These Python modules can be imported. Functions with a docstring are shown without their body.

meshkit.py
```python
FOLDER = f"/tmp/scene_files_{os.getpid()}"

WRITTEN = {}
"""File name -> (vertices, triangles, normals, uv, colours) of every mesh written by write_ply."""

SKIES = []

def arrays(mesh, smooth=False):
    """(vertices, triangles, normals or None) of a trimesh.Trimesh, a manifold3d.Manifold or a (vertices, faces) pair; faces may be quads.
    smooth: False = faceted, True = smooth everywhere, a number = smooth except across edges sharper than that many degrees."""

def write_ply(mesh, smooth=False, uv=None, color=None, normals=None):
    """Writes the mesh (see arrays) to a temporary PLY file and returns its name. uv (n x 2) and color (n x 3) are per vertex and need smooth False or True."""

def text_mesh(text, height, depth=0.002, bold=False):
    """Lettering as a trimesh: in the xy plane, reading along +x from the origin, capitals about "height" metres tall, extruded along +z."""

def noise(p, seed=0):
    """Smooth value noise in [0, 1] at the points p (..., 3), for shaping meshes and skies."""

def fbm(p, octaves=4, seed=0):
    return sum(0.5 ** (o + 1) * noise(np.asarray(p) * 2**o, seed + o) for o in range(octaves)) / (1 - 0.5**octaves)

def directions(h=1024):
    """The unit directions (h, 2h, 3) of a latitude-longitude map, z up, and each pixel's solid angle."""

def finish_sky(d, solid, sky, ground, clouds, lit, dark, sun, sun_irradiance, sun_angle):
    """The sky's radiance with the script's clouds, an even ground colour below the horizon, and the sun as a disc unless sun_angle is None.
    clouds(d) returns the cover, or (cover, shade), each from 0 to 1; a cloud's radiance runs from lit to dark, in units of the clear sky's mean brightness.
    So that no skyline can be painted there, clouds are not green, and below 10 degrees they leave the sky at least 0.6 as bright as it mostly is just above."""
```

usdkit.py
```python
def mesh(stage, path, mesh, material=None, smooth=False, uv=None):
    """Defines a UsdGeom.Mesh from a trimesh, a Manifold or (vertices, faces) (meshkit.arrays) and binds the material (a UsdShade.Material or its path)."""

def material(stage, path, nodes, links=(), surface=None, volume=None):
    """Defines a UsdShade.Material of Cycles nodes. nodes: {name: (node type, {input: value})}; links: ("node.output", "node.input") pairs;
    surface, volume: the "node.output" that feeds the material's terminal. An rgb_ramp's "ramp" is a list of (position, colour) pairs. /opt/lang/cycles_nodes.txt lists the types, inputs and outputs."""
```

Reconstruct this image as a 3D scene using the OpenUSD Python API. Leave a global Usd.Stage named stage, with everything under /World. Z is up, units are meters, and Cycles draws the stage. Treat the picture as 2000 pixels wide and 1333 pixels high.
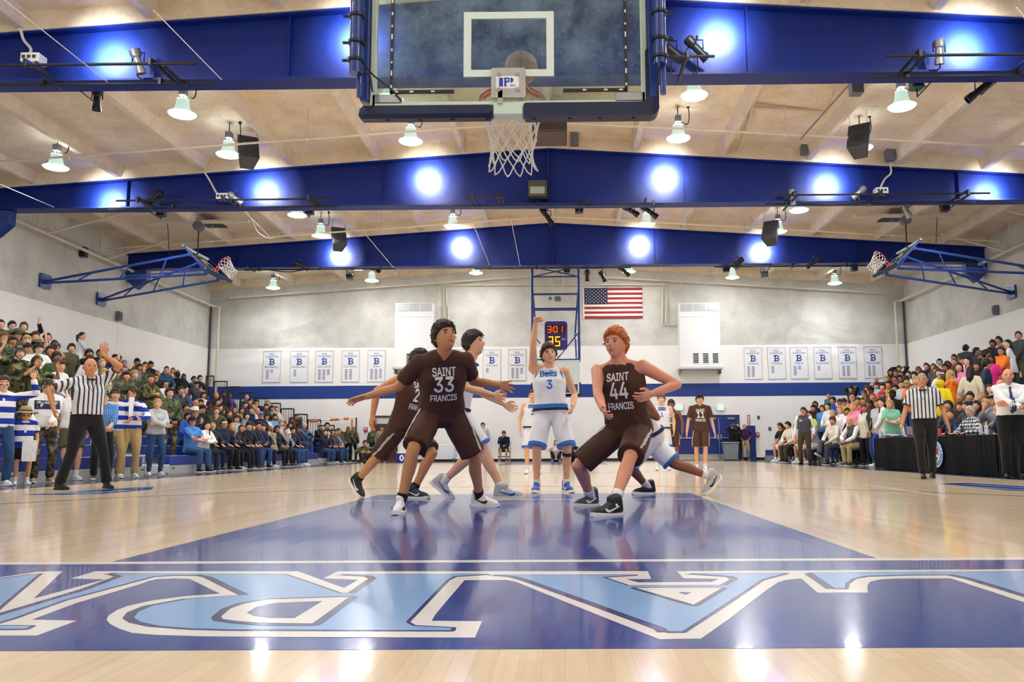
import math, random
import numpy as np, trimesh, manifold3d, usdkit, meshkit
from shapely.geometry import Polygon, box as sbox
from shapely.ops import unary_union
from shapely import affinity
from scipy.spatial import cKDTree
from scipy import sparse
from pxr import Usd, UsdGeom, Gf, Sdf, UsdShade, Vt, UsdLux

stage = Usd.Stage.CreateInMemory()
UsdGeom.SetStageUpAxis(stage, 'Z'); UsdGeom.SetStageMetersPerUnit(stage, 1.0)
UsdGeom.Xform.Define(stage, '/World')
stage.SetDefaultPrim(stage.GetPrimAtPath('/World'))

# ---------------------------------------------------------------- camera (28.6 mm on a 36 mm frame, slightly shifted lens)
FPX, PITCH, YAW, ROLL = 1586.507, 0.11749, 0.00985, -0.00605
EYE = np.array([0.34164, -3.90858, 0.52772]); PPX, PPY = 1082.79, 689.75
_f = np.array([-math.sin(YAW)*math.cos(PITCH), math.cos(YAW)*math.cos(PITCH), math.sin(PITCH)])
_x0 = np.array([math.cos(YAW), math.sin(YAW), 0]); _u0 = np.cross(_x0, _f)
CX = math.cos(ROLL)*_x0 + math.sin(ROLL)*_u0; CU = -math.sin(ROLL)*_x0 + math.cos(ROLL)*_u0; CF = _f
cam = UsdGeom.Camera.Define(stage, '/World/camera')
_m = np.eye(4); _m[0, :3] = CX; _m[1, :3] = CU; _m[2, :3] = -CF; _m[3, :3] = EYE
cam.AddTransformOp().Set(Gf.Matrix4d(*_m.ravel().tolist()))
cam.CreateHorizontalApertureAttr(36.0); cam.CreateVerticalApertureAttr(24.0)
cam.CreateFocalLengthAttr(FPX*36/2000)
cam.CreateHorizontalApertureOffsetAttr((1000-PPX)*36/2000); cam.CreateVerticalApertureOffsetAttr((PPY-666.5)*36/2000)
cam.CreateClippingRangeAttr(Gf.Vec2f(0.05, 500))
EXPOSURE = 0.13
cam.CreateExposureAttr(EXPOSURE)
LAMP, DOME, UPL, SIDE = 104.0, .55, 30.0, 6500.0            # radiance of a high-bay lamp's lens and of its prismatic dome

def ray(u, v): return CF + (u-PPX)/FPX*CX - (v-PPY)/FPX*CU
def aty(u, v, y): r = ray(u, v); return EYE + r*(y-EYE[1])/r[1]
def atz(u, v, z): r = ray(u, v); return EYE + r*(z-EYE[2])/r[2]
def atx(u, v, x): r = ray(u, v); return EYE + r*(x-EYE[0])/r[0]
def topx(P):
    d = np.asarray(P, float)-EYE; w = d@CF
    return PPX+FPX*(d@CX)/w, PPY-FPX*(d@CU)/w

# ---------------------------------------------------------------- materials
def lin(c):
    if isinstance(c, str):
        c = tuple(int(c[i:i+2], 16)/255 for i in (0, 2, 4))
    return tuple(x/12.92 if x <= .04045 else ((x+.055)/1.055)**2.4 for x in c)
_mats = {}
def mat(name, col, rough=.5, metal=0, spec=.5, coat=0, var=0, vscale=4, bump=0, bscale=30, emit=None, estr=0, sheen=0, coatr=.05):
    """A plain painted, plastic, metal or cloth surface: colour with some noise variation and fine relief."""
    key = name
    if key in _mats: return _mats[key]
    c = lin(col)
    nodes = {'p': ('principled_bsdf', dict(base_color=c, roughness=rough, metallic=metal, specular_ior_level=spec))}
    p = nodes['p'][1]; links = []
    if coat: p['coat_weight'] = coat; p['coat_roughness'] = coatr
    if sheen: p['sheen_weight'] = sheen
    if emit is not None: p['emission_color'] = lin(emit); p['emission_strength'] = estr
    if var or bump: nodes['g'] = ('texture_coordinate', {})
    if var:
        nodes['n'] = ('noise_texture', dict(scale=vscale, detail=4.0))
        nodes['r'] = ('rgb_ramp', dict(ramp=[(.3, tuple(x*(1-var) for x in c)), (.7, tuple(min(1, x*(1+var)) for x in c))]))
        links += [('g.object', 'n.vector'), ('n.fac', 'r.fac'), ('r.color', 'p.base_color')]
    if bump:
        nodes['n2'] = ('noise_texture', dict(scale=bscale, detail=3.0)); nodes['b'] = ('bump', dict(strength=bump, distance=.02))
        links += [('g.object', 'n2.vector'), ('n2.fac', 'b.height'), ('b.normal', 'p.normal')]
    m = usdkit.material(stage, '/World/Looks/'+name, nodes, links, surface='p.BSDF')
    _mats[key] = m
    return m
def custom(name, nodes, links, surface):
    if name not in _mats: _mats[name] = usdkit.material(stage, '/World/Looks/'+name, nodes, links, surface=surface)
    return _mats[name]

def gloss_floor(name, nodes, links, colsock, rough=.16):
    """Varnished court floor: colour below, a clear coat with the slow ripple of sanded boards above."""
    nodes = dict(nodes); links = list(links)
    nodes.update({'gg': ('geometry', {}), 'm3': ('mapping', dict(scale=(2.2, .35, 1))), 'nb': ('noise_texture', dict(scale=1.0, detail=2.0)),
                  'm4': ('mapping', dict(scale=(16, 1.2, 1))), 'nc': ('noise_texture', dict(scale=1.0, detail=1.0)),
                  'ad': ('math', dict(math_type='multiply_add', value2=.16)), 'b': ('bump', dict(strength=.10, distance=.02)),
                  'p': ('principled_bsdf', dict(roughness=rough, specular_ior_level=.45, coat_weight=.35, coat_roughness=.05))})
    links += [('gg.position', 'm3.vector'), ('m3.vector', 'nb.vector'), ('gg.position', 'm4.vector'), ('m4.vector', 'nc.vector'), ('nc.fac', 'ad.value1'), ('nb.fac', 'ad.value3'),
              ('ad.value', 'b.height'), ('b.normal', 'p.normal'), ('b.normal', 'p.coat_normal'), (colsock, 'p.base_color')]
    return custom(name, nodes, links, 'p.BSDF')

wood_n = {'g': ('geometry', {}), 'mp': ('mapping', dict(rotation=(0, 0, math.pi/2), scale=(1, 1, 1))),
          'br': ('brick_texture', dict(offset=.37, scale=1.0, mortar_size=.0012, mortar_smooth=.6, brick_width=1.1, row_height=.0572, bias=0.0, color1=lin('fbe9c8'), color2=lin('f3debb'), mortar=lin('e4cda6'))),
          'mg': ('mapping', dict(scale=(38, 2.2, 1))), 'ng': ('noise_texture', dict(scale=1.0, detail=5.0)),
          'mg2': ('mapping', dict(scale=(5, .6, 1))), 'ng2': ('noise_texture', dict(scale=1.0, detail=3.0)),
          'rg': ('rgb_ramp', dict(ramp=[(.3, (.92, .90, .87)), (.7, (1.0, 1.0, 1.0))])), 'rg2': ('rgb_ramp', dict(ramp=[(.3, (.94, .92, .88)), (.7, (1.0, 1.0, 1.0))])),
          'mx': ('mix_color', dict(blend_type='multiply', fac=1.0)), 'mx2': ('mix_color', dict(blend_type='multiply', fac=1.0))}
wood_l = [('g.position', 'mp.vector'), ('mp.vector', 'br.vector'), ('g.position', 'mg.vector'), ('mg.vector', 'ng.vector'), ('ng.fac', 'rg.fac'), ('g.position', 'mg2.vector'), ('mg2.vector', 'ng2.vector'), ('ng2.fac', 'rg2.fac'),
          ('br.color', 'mx.a'), ('rg.color', 'mx.b'), ('mx.result', 'mx2.a'), ('rg2.color', 'mx2.b')]
M_WOOD = gloss_floor('maple_court', wood_n, wood_l, 'mx2.result')
def paint(name, col): return gloss_floor(name, {'c': ('color', dict(value=lin(col)))}, [], 'c.color', .18)
M_BLUE, M_WHITE, M_LIGHT, M_NAVY = paint('court_blue', '0c3f96'), paint('court_white', 'f4f3ee'), paint('court_light_blue', '86b8ee'), paint('court_navy', '16264f')
M_DARK = paint('court_dark_blue', '0a2c74'); M_BLACKL = paint('court_black', '2a2622')

def concrete(name, c1, c2, scale=.9, stain=.5):
    return custom(name, {'g': ('geometry', {}), 'n': ('noise_texture', dict(scale=scale, detail=8.0, roughness=.62)), 'n2': ('noise_texture', dict(scale=14.0, detail=4.0)),
        'r': ('rgb_ramp', dict(ramp=[(.33, lin(c1)), (.62, lin(c2))])), 'r2': ('rgb_ramp', dict(ramp=[(.35, (.86, .86, .86)), (.6, (1., 1., 1.))])),
        'mx': ('mix_color', dict(blend_type='multiply', fac=stain)), 'b': ('bump', dict(strength=.35, distance=.02)), 'p': ('principled_bsdf', dict(roughness=.85, specular_ior_level=.25))},
        [('g.position', 'n.vector'), ('g.position', 'n2.vector'), ('n.fac', 'r.fac'), ('n2.fac', 'r2.fac'), ('r.color', 'mx.a'), ('r2.color', 'mx.b'), ('mx.result', 'p.base_color'), ('n2.fac', 'b.height'), ('b.normal', 'p.normal')], 'p.BSDF')
M_CONC = concrete('grey_concrete', 'c2c3bb', 'dcdcd4'); M_CEIL = concrete('ceiling_concrete', 'dccaae', 'f0e2ca', 1.3, .6); M_RIB = concrete('rib_concrete', 'd8cbb8', 'e6dbca', 2.0, .5)
M_WALL = mat('white_wall_paint', 'f6f5f1', .55, var=.02, vscale=1.2); M_STRIPE = mat('blue_wall_stripe', '10398a', .5)
M_BEAM = custom('blue_beam_enamel', {'g': ('geometry', {}), 'n': ('noise_texture', dict(scale=3.0, detail=3.0)), 'b': ('bump', dict(strength=.06, distance=.02)),
    'p': ('principled_bsdf', dict(base_color=lin('05267e'), roughness=.46, specular_ior_level=.36))},
    [('g.position', 'n.vector'), ('n.fac', 'b.height'), ('b.normal', 'p.normal')], 'p.BSDF')
M_BASE = mat('black_rubber', '15171b', .6); M_BLACK = mat('black_metal', '16171a', .45, var=.1); M_PIPE = mat('cream_pipe_paint', 'ded6c2', .45)
M_STEEL = mat('brushed_steel', 'b9bcbe', .35, 1.0); M_WHITEP = mat('white_enamel', 'f0f0ee', .4); M_GREY = mat('grey_paint', '6c7078', .5); M_DGREY = mat('dark_grey_paint', '3b3e44', .5)
M_BTUBE = mat('blue_tube_enamel', '173a86', .3, coat=.4); M_NAVYP = mat('navy_padding', '141f42', .45); M_RIM = mat('orange_rim_paint', 'e8552a', .35); M_CORD = mat('white_cord', 'f1efe8', .7)
M_ALU = mat('aluminium', 'c9cccb', .4, .6); M_BLEACH = mat('bleacher_grey', 'a9adab', .5, var=.05); M_SEAT = mat('blue_plastic_seat', '15318a', .4)

# ---------------------------------------------------------------- geometry helpers
def cat(*ms):
    ms = [m for m in ms if m is not None]
    if len(ms) == 1 and not isinstance(ms[0], (list, tuple)): return ms[0]
    out = []
    for m in ms: out += list(m) if isinstance(m, (list, tuple)) else [m]
    return trimesh.util.concatenate(out)
def box(x0, x1, y0, y1, z0, z1):
    m = trimesh.creation.box((abs(x1-x0), abs(y1-y0), abs(z1-z0))); m.apply_translation(((x0+x1)/2, (y0+y1)/2, (z0+z1)/2)); return m
def bbox(x0, x1, y0, y1, z0, z1, b=.01):
    """Box with chamfered edges."""
    x0, x1 = sorted((x0, x1)); y0, y1 = sorted((y0, y1)); z0, z1 = sorted((z0, z1))
    b = min(b, (x1-x0)/3, (y1-y0)/3, (z1-z0)/3); P = []
    for sx, x in ((1, x0), (-1, x1)):
        for sy, y in ((1, y0), (-1, y1)):
            for sz, z in ((1, z0), (-1, z1)):
                P += [(x, y+sy*b, z+sz*b), (x+sx*b, y, z+sz*b), (x+sx*b, y+sy*b, z)]
    return trimesh.Trimesh(np.array(P)).convex_hull
def rotm(a, axis, at=(0, 0, 0)): return trimesh.transformations.rotation_matrix(a, axis, at)
def frame(d, up=(0, 0, 1)):
    d = np.asarray(d, float); d = d/np.linalg.norm(d); up = np.asarray(up, float)
    if abs(d@up) > .98: up = np.array([1., 0, 0])
    a = np.cross(up, d); a /= np.linalg.norm(a); return a, np.cross(d, a), d
def cyl(p, q, r, n=12, r2=None):
    p, q = np.asarray(p, float), np.asarray(q, float); a, b, d = frame(q-p); r2 = r if r2 is None else r2
    t = np.arange(n)*2*np.pi/n; ring = np.cos(t)[:, None]*a+np.sin(t)[:, None]*b
    v = np.vstack([p+ring*r, q+ring*r2, p, q]); i = np.arange(n); j = (i+1) % n
    f = np.vstack([np.c_[i, j, j+n], np.c_[i, j+n, i+n], np.c_[j, i, np.full(n, 2*n)], np.c_[i+n, j+n, np.full(n, 2*n+1)]])
    return trimesh.Trimesh(v, f, process=False)
def tube(pts, r, n=8, closed=False):
    p = np.asarray(pts, float); m = len(p)
    t = np.roll(p, -1, 0)-np.roll(p, 1, 0) if closed else np.gradient(p, axis=0)
    t /= np.linalg.norm(t, axis=1, keepdims=True)+1e-12
    a = np.zeros_like(p); prev = frame(t[0])[0]
    for k in range(m):
        prev = prev-t[k]*(prev@t[k]); prev /= np.linalg.norm(prev)+1e-12; a[k] = prev
    b = np.cross(t, a); ang = np.arange(n)*2*np.pi/n; r = np.broadcast_to(r, (m,))
    v = (p[:, None]+r[:, None, None]*(np.cos(ang)[None, :, None]*a[:, None]+np.sin(ang)[None, :, None]*b[:, None])).reshape(-1, 3)
    F = []
    for k in range(m if closed else m-1):
        k2 = (k+1) % m; i = np.arange(n); j = (i+1) % n
        F += [np.c_[k*n+i, k*n+j, k2*n+j], np.c_[k*n+i, k2*n+j, k2*n+i]]
    if not closed:
        i = np.arange(1, n-1); F += [np.c_[np.zeros(n-2, int), i+1, i], np.c_[np.full(n-2, (m-1)*n), (m-1)*n+i, (m-1)*n+i+1]]
    return trimesh.Trimesh(v, np.vstack(F), process=False)
def smoothline(pts, k=6):
    p = np.asarray(pts, float); out = []
    q = np.vstack([2*p[0]-p[1], p, 2*p[-1]-p[-2]])
    for i in range(1, len(q)-2):
        for t in np.linspace(0, 1, k, endpoint=False):
            a, b, c, d = q[i-1:i+3]
            out.append(.5*((2*b)+(-a+c)*t+(2*a-5*b+4*c-d)*t*t+(-a+3*b-3*c+d)*t**3))
    return np.array(out+[p[-1]])
def lathe(prof, n=20):
    return trimesh.creation.revolve(np.asarray(prof, float), sections=n)
def prism(poly, h):
    ms = [trimesh.creation.extrude_polygon(g, h, engine='earcut') for g in getattr(poly, 'geoms', [poly]) if g.area > 1e-9]
    return cat(*ms)
def onwall(m, o, right=(1, 0, 0), up=(0, 0, 1)):
    """Puts a flat mesh (xy plane, thickness along z) at o: its x along right, its y along up."""
    r, u = np.asarray(right, float), np.asarray(up, float); r = r/np.linalg.norm(r); u = u/np.linalg.norm(u)
    T = np.eye(4); T[:3, 0] = r; T[:3, 1] = u; T[:3, 2] = np.cross(r, u); T[:3, 3] = o
    m = m.copy(); m.apply_transform(T); return m
def rrect(w, h, r, n=4): return sbox(-w/2+r, -h/2+r, w/2-r, h/2-r).buffer(r, n)
_txt = {}
def text(s, h, bold=False, depth=.002, width=None):
    k = (s, bold)
    if k not in _txt: _txt[k] = meshkit.text_mesh(s, 1.0, 1.0, bold)
    m = _txt[k].copy(); b = m.bounds; m.apply_translation((-(b[0][0]+b[1][0])/2, 0, 0)); w = b[1][0]-b[0][0]
    sx = h if width is None else width/w
    m.apply_scale((sx, h, depth)); return m

# ---------------------------------------------------------------- scene tree
_count = {}
def path_for(parent, name):
    base = '/World' if parent is None else str(parent.GetPath())
    n = _count.get((base, name), 0); _count[(base, name)] = n+1
    return f'{base}/{name}' if n == 0 else f'{base}/{name}_{n:03d}'
LOC = {}
def tag(p, label=None, cat_=None, group=None, kind=None):
    for k, v in (('label', label), ('category', cat_), ('group', group), ('kind', kind)):
        if v: p.SetCustomDataByKey(k, v)
    return p
def thing(name, label, cat_, loc=(0, 0, 0), rotz=0, group=None, kind=None):
    x = UsdGeom.Xform.Define(stage, path_for(None, name)); x.AddTranslateOp().Set(Gf.Vec3d(*map(float, loc)))
    if rotz: x.AddRotateZOp().Set(math.degrees(rotz))
    p = x.GetPrim(); LOC[str(p.GetPath())] = np.array(loc, float)
    return tag(p, label, cat_, group, kind)
def part(parent, name, mesh, m, smooth=False, label=None, world=False, kind=None, prim=None):
    """One mesh under a thing or under a part's holder; world: the mesh is given in room coordinates."""
    if world and parent is not None:
        q = parent
        while str(q.GetPath()) not in LOC: q = q.GetParent()
        mesh = mesh.copy(); mesh.apply_translation(-LOC[str(q.GetPath())])
    g = usdkit.mesh(stage, path_for(parent, name), mesh, m, smooth)
    p = g.GetPrim(); tag(p, label, None, None, kind)
    if prim is not None:
        UsdGeom.PrimvarsAPI(g).CreatePrimvar('col', Sdf.ValueTypeNames.Color3fArray, 'vertex').Set(Vt.Vec3fArray.FromNumpy(np.asarray(prim, np.float32)))
    return p
def solo(name, mesh, m, label, cat_, group=None, smooth=False, kind=None):
    p = usdkit.mesh(stage, path_for(None, name), mesh, m, smooth).GetPrim(); return tag(p, label, cat_, group, kind)
def dup(src, loc, rotz=0, label=None, group=None):
    was = src.GetCustomData()
    x = UsdGeom.Xform.Define(stage, path_for(None, src.GetName()))
    x.GetPrim().GetReferences().AddInternalReference(src.GetPath())
    x.ClearXformOpOrder(); x.AddTranslateOp(opSuffix='at').Set(Gf.Vec3d(*map(float, loc)))
    if rotz: x.AddRotateZOp(opSuffix='at').Set(math.degrees(rotz))
    p = x.GetPrim(); p.SetInstanceable(True)
    return tag(p, label or was['label'], was['category'], group or was.get('group'))
# ================================================================ the room
YF, XL, XR, YB, ZW = 31.0, -15.05, 15.2, -9.0, 4.93
def zc(x): return 8.80-.066*abs(x)
fl = thing('floor', None, None, kind='structure')
part(fl, 'maple_boards', box(XL-.4, XR+.4, YB-.4, YF+.4, -.12, 0), M_WOOD)
def flat(poly, z, name, m, t=.0006):
    g = prism(poly, t); g.apply_translation((0, 0, z)); return part(fl, name, g, m)
def fp(pts): return Polygon([atz(u, v, 0)[:2] for u, v in pts]).buffer(0)
lane = sbox(-1.83, .055, 1.83, 5.79)
flat(lane, .0001, 'lane_paint', M_BLUE)
flat(sbox(-1.83, 28.65-5.79, 1.83, 28.6), .0001, 'lane_paint', M_BLUE)
band = sbox(-8.75, -1.68, 8.75, 0)
flat(band, .0001, 'baseline_band', M_BLUE)
flat(sbox(-8.75, 28.65, 8.75, 30.5), .0001, 'baseline_band', M_NAVY)
flat(sbox(-8.75, 0, -7.45, 28.65), .0001, 'sideline_band', M_NAVY); flat(sbox(7.45, 0, 8.75, 28.65), .0001, 'sideline_band', M_NAVY)
flat(sbox(-7.45, -.02, 7.45, .055), .0009, 'baseline', M_WHITE)
y0 = atz(1000, 977.2, 0)[1]; flat(sbox(-1.83, y0-.03, 1.83, y0+.03), .0009, 'lane_line', M_WHITE)
t = np.linspace(.02, np.pi-.02, 60)
arc = [(6.12*np.cos(a), 1.6+6.12*np.sin(a)) for a in t]
from shapely.geometry import LineString
flat(LineString(arc).buffer(.025, cap_style=2), .0005, 'three_point_line', M_BLACKL)
flat(LineString([atz(1700, 949, 0)[:2], atz(1850, 970, 0)[:2]]).buffer(.025, cap_style=2), .0009, 'court_line', M_WHITE)
flat(LineString([atz(330, 967, 0)[:2], atz(560, 948, 0)[:2]]).buffer(.025, cap_style=2), .0009, 'court_line', M_WHITE)
flat(sbox(-7.45, 14.3, 7.45, 14.35), .0005, 'half_court_line', M_BLACKL)
# painted lettering of the baseline, as it lies on the boards (it reads from the court side)
low = [(-110, 1243), (72, 1243), (150, 1214), (62, 1212), (150, 1179), (225, 1157), (275, 1142), (290, 1136), (307, 1132.5), (340, 1131), (370, 1132), (430, 1161), (362, 1166), (300, 1174), (250, 1185), (230, 1192.5), (212, 1204), (208, 1212), (215, 1220), (232, 1229), (257, 1237.5), (300, 1241.5), (400, 1244.5), (500, 1245.5), (927.5, 1247),
       (941.5, 1215), (843, 1214.5), (850, 1202), (875, 1172), (907.5, 1134.3), (990, 1134.3), (1008, 1138), (1025, 1145), (1137, 1190), (1287.5, 1250), (1369, 1249), (1425, 1210), (1500, 1152), (1520, 1139), (1535, 1134), (1565, 1131.3), (1597, 1159.3), (1695, 1159), (1694, 1145), (1700, 1137.5), (1720, 1133), (1750, 1131.3), (1857, 1131), (2000, 1177.5), (2110, 1213)]
top = [(2110, 1110), (2000, 1113), (1900, 1114), (1500, 1116), (1322, 1117), (1335, 1131), (1404, 1132), (1390, 1138), (1247, 1139), (1222, 1132.5), (1272, 1132), (1265, 1117), (660, 1117.3), (632, 1131), (699, 1134), (672, 1150), (582, 1117.3), (187, 1117), (139, 1131), (205, 1133), (65, 1171), (122, 1117), (75, 1118), (0, 1129), (-110, 1146)]
flat(fp(low+top), .0009, 'letter_outline', M_WHITE)
lights = [[(220, 1121.5), (240, 1127.5), (175, 1152.5), (0, 1205), (-110, 1238), (-110, 1252), (0, 1217.5), (25, 1210), (125, 1174), (262, 1137.5), (300, 1127.5), (345, 1125), (395, 1125.3), (412, 1128), (487, 1164), (375, 1171), (300, 1185), (270, 1197.5), (262, 1209), (275, 1217), (312, 1225), (375, 1230), (450, 1232), (880, 1233.5), (882, 1229), (805, 1225), (792, 1217.5), (872, 1135), (887, 1127.5), (950, 1123.5), (672, 1124), (727, 1127), (737, 1131), (695, 1161), (662, 1161), (555, 1123.5), (250, 1122.5)],
          [(970, 1125), (1240, 1125), (1175, 1129), (1225, 1146), (1420, 1145.5), (1442, 1132.5), (1432, 1127.5), (1352, 1122.5), (1535, 1121.5), (1487, 1134), (1425, 1176), (1332, 1236), (1306, 1236), (1300, 1230), (1137, 1171), (1042, 1137.5), (1010, 1128)],
          [(1586, 1121), (1630, 1151), (1650, 1151), (1652, 1142), (1665, 1132), (1690, 1127), (1775, 1124.5), (1862, 1124), (1900, 1132), (2000, 1162), (2110, 1197), (2110, 1116), (2000, 1118)],
          [(-110, 1156), (0, 1132.5), (77, 1122.5), (70, 1127.5), (0, 1186), (-110, 1280)], [(-110, 1225), (60, 1225), (50, 1230.5), (-110, 1231.5)]]
L = [fp(p) for p in lights]
inner = fp(low+top).buffer(-.012)
dark = unary_union([affinity.translate(p, -.035, -.006).union(p.buffer(.014)) for p in L]).intersection(inner)
flat(dark, .0016, 'letter_shadow', M_DARK)
for p in L: flat(p.intersection(inner), .0023, 'letter_fill', M_LIGHT)
bowl = fp([(432, 1207.5), (450, 1192), (475, 1182.5), (525, 1174), (682, 1169), (610, 1221), (512, 1220), (462, 1216), (435, 1212)])
tri = fp([(1242, 1151), (1410, 1151), (1355, 1184)])
flat(bowl.buffer(.03), .0030, 'letter_shadow', M_DARK); flat(bowl, .0036, 'letter_outline', M_WHITE)
flat(tri.buffer(.02), .0030, 'letter_shadow', M_DARK); flat(tri, .0036, 'letter_outline', M_WHITE)
flat(fp([(482, 1200), (500, 1189), (537, 1181), (629, 1177.5), (575, 1210.5), (525, 1210), (495, 1206)]), .0042, 'letter_counter', M_BLUE)
flat(fp([(1325, 1160), (1350, 1160), (1340, 1165)]), .0042, 'letter_counter', M_BLUE)
# sideline emblems: streaked pennants of blue, light blue and white
for pts, m, z in [([(44, 967), (110, 964), (180, 961), (300, 952), (296, 957), (200, 965), (120, 967)], M_BLUE, .0005), ([(120, 962.5), (260, 953), (300, 951), (210, 959)], M_BLUE, .0006), ([(90, 965), (190, 960.5), (200, 961.5), (100, 966)], M_LIGHT, .0012), ([(140, 966), (250, 957.5), (255, 958.5), (150, 967)], M_LIGHT, .0012),
                  ([(1830, 945), (1890, 944), (2000, 951), (2080, 958), (2080, 964), (1960, 958), (1880, 950)], M_BLUE, .0005), ([(1850, 947), (1900, 951), (2000, 957), (2000, 959), (1900, 952.5)], M_LIGHT, .0012), ([(1880, 945.5), (2000, 953), (2000, 954.5), (1890, 947)], M_LIGHT, .0012)]:
    flat(fp(pts), z, 'sideline_emblem', m)

def wall(name, boxes): 
    w = thing(name, None, None, kind='structure')
    for n, b, m in boxes: part(w, n, b, m)
    return w
wf = wall('wall_far', [('concrete', box(XL-.4, XR+.4, YF, YF+.3, ZW, 9), M_CONC), ('painted_wall', box(XL-.4, XR+.4, YF-.03, YF+.3, 0, ZW), M_WALL), ('stripe', box(XL, XR, YF-.036, YF-.03, 2.72, 3.28), M_STRIPE)])
wl = wall('wall_left', [('concrete', box(XL-.3, XL, YB, YF, ZW, 9), M_CONC), ('painted_wall', box(XL-.3, XL+.03, YB, YF, 0, ZW), M_WALL)])
wr = wall('wall_right', [('concrete', box(XR, XR+.3, YB, YF, ZW, 9), M_CONC), ('painted_wall', box(XR-.03, XR+.3, YB, YF, 0, ZW), M_WALL)])
wb = wall('wall_back', [('concrete', box(XL-.4, XR+.4, YB-.3, YB, ZW, 9), M_CONC), ('painted_wall', box(XL-.4, XR+.4, YB-.3, YB+.03, 0, ZW), M_WALL)])
bs = thing('baseboard_far', None, None, kind='structure')
for a, b in ((XL, -7.75), (-6.75, 5.13), (7.9, XR)): part(bs, 'rubber_strip', box(a, b, YF-.05, YF-.03, 0, .11), M_BASE)
for x, s in ((XL+.06, 1), (XR-.06, -1)):   # the corner joint and a vertical pipe
    pass
ce = thing('ceiling', None, None, kind='structure')
for s in (-1, 1):
    sl = trimesh.Trimesh([(0, YB-.3, zc(0)), (s*15.7, YB-.3, zc(15.7)), (s*15.7, YF+.3, zc(15.7)), (0, YF+.3, zc(0)), (0, YB-.3, 9.3), (s*15.7, YB-.3, 9.3), (s*15.7, YF+.3, 9.3), (0, YF+.3, 9.3)],
        [(0, 1, 2), (0, 2, 3), (4, 6, 5), (4, 7, 6), (0, 5, 1), (0, 4, 5), (1, 5, 6), (1, 6, 2), (2, 6, 7), (2, 7, 3), (3, 7, 4), (3, 4, 0)]); sl.fix_normals()
    part(ce, 'slab', sl, M_CEIL)
BEAMS = [2.35, 9.65, 17.03, 24.2]
def ribmesh(x, ya, yb, w, d):
    a, b = x-w/2, x+w/2; zt = zc(abs(x))+.02; P = []
    for y in (ya, yb):
        P += [(a-.05, y, zc(abs(a))+.05), (b+.05, y, zc(abs(b))+.05), (b-.01, y, zc(abs(x))-d), (a+.01, y, zc(abs(x))-d)]
    return trimesh.Trimesh(np.array(P)).convex_hull
ends = [YB]+BEAMS+[YF]
for i in range(len(ends)-1):
    for k in range(-6, 7): part(ce, 'rib', ribmesh(2.285*k+.02, ends[i], ends[i+1], .16, .30), M_RIB)
for y in BEAMS+[YF-.12]:
    for s in (-1, 1):
        P = [(0, yy, z) for yy in (y-.2, y+.2) for z in (zc(0)-.34, zc(0)+.1)]+[(s*15.4, yy, z) for yy in (y-.2, y+.2) for z in (zc(15.4)-.34, zc(15.4)+.1)]
        part(ce, 'header', trimesh.Trimesh(np.array(P)).convex_hull, M_CEIL)
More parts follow.
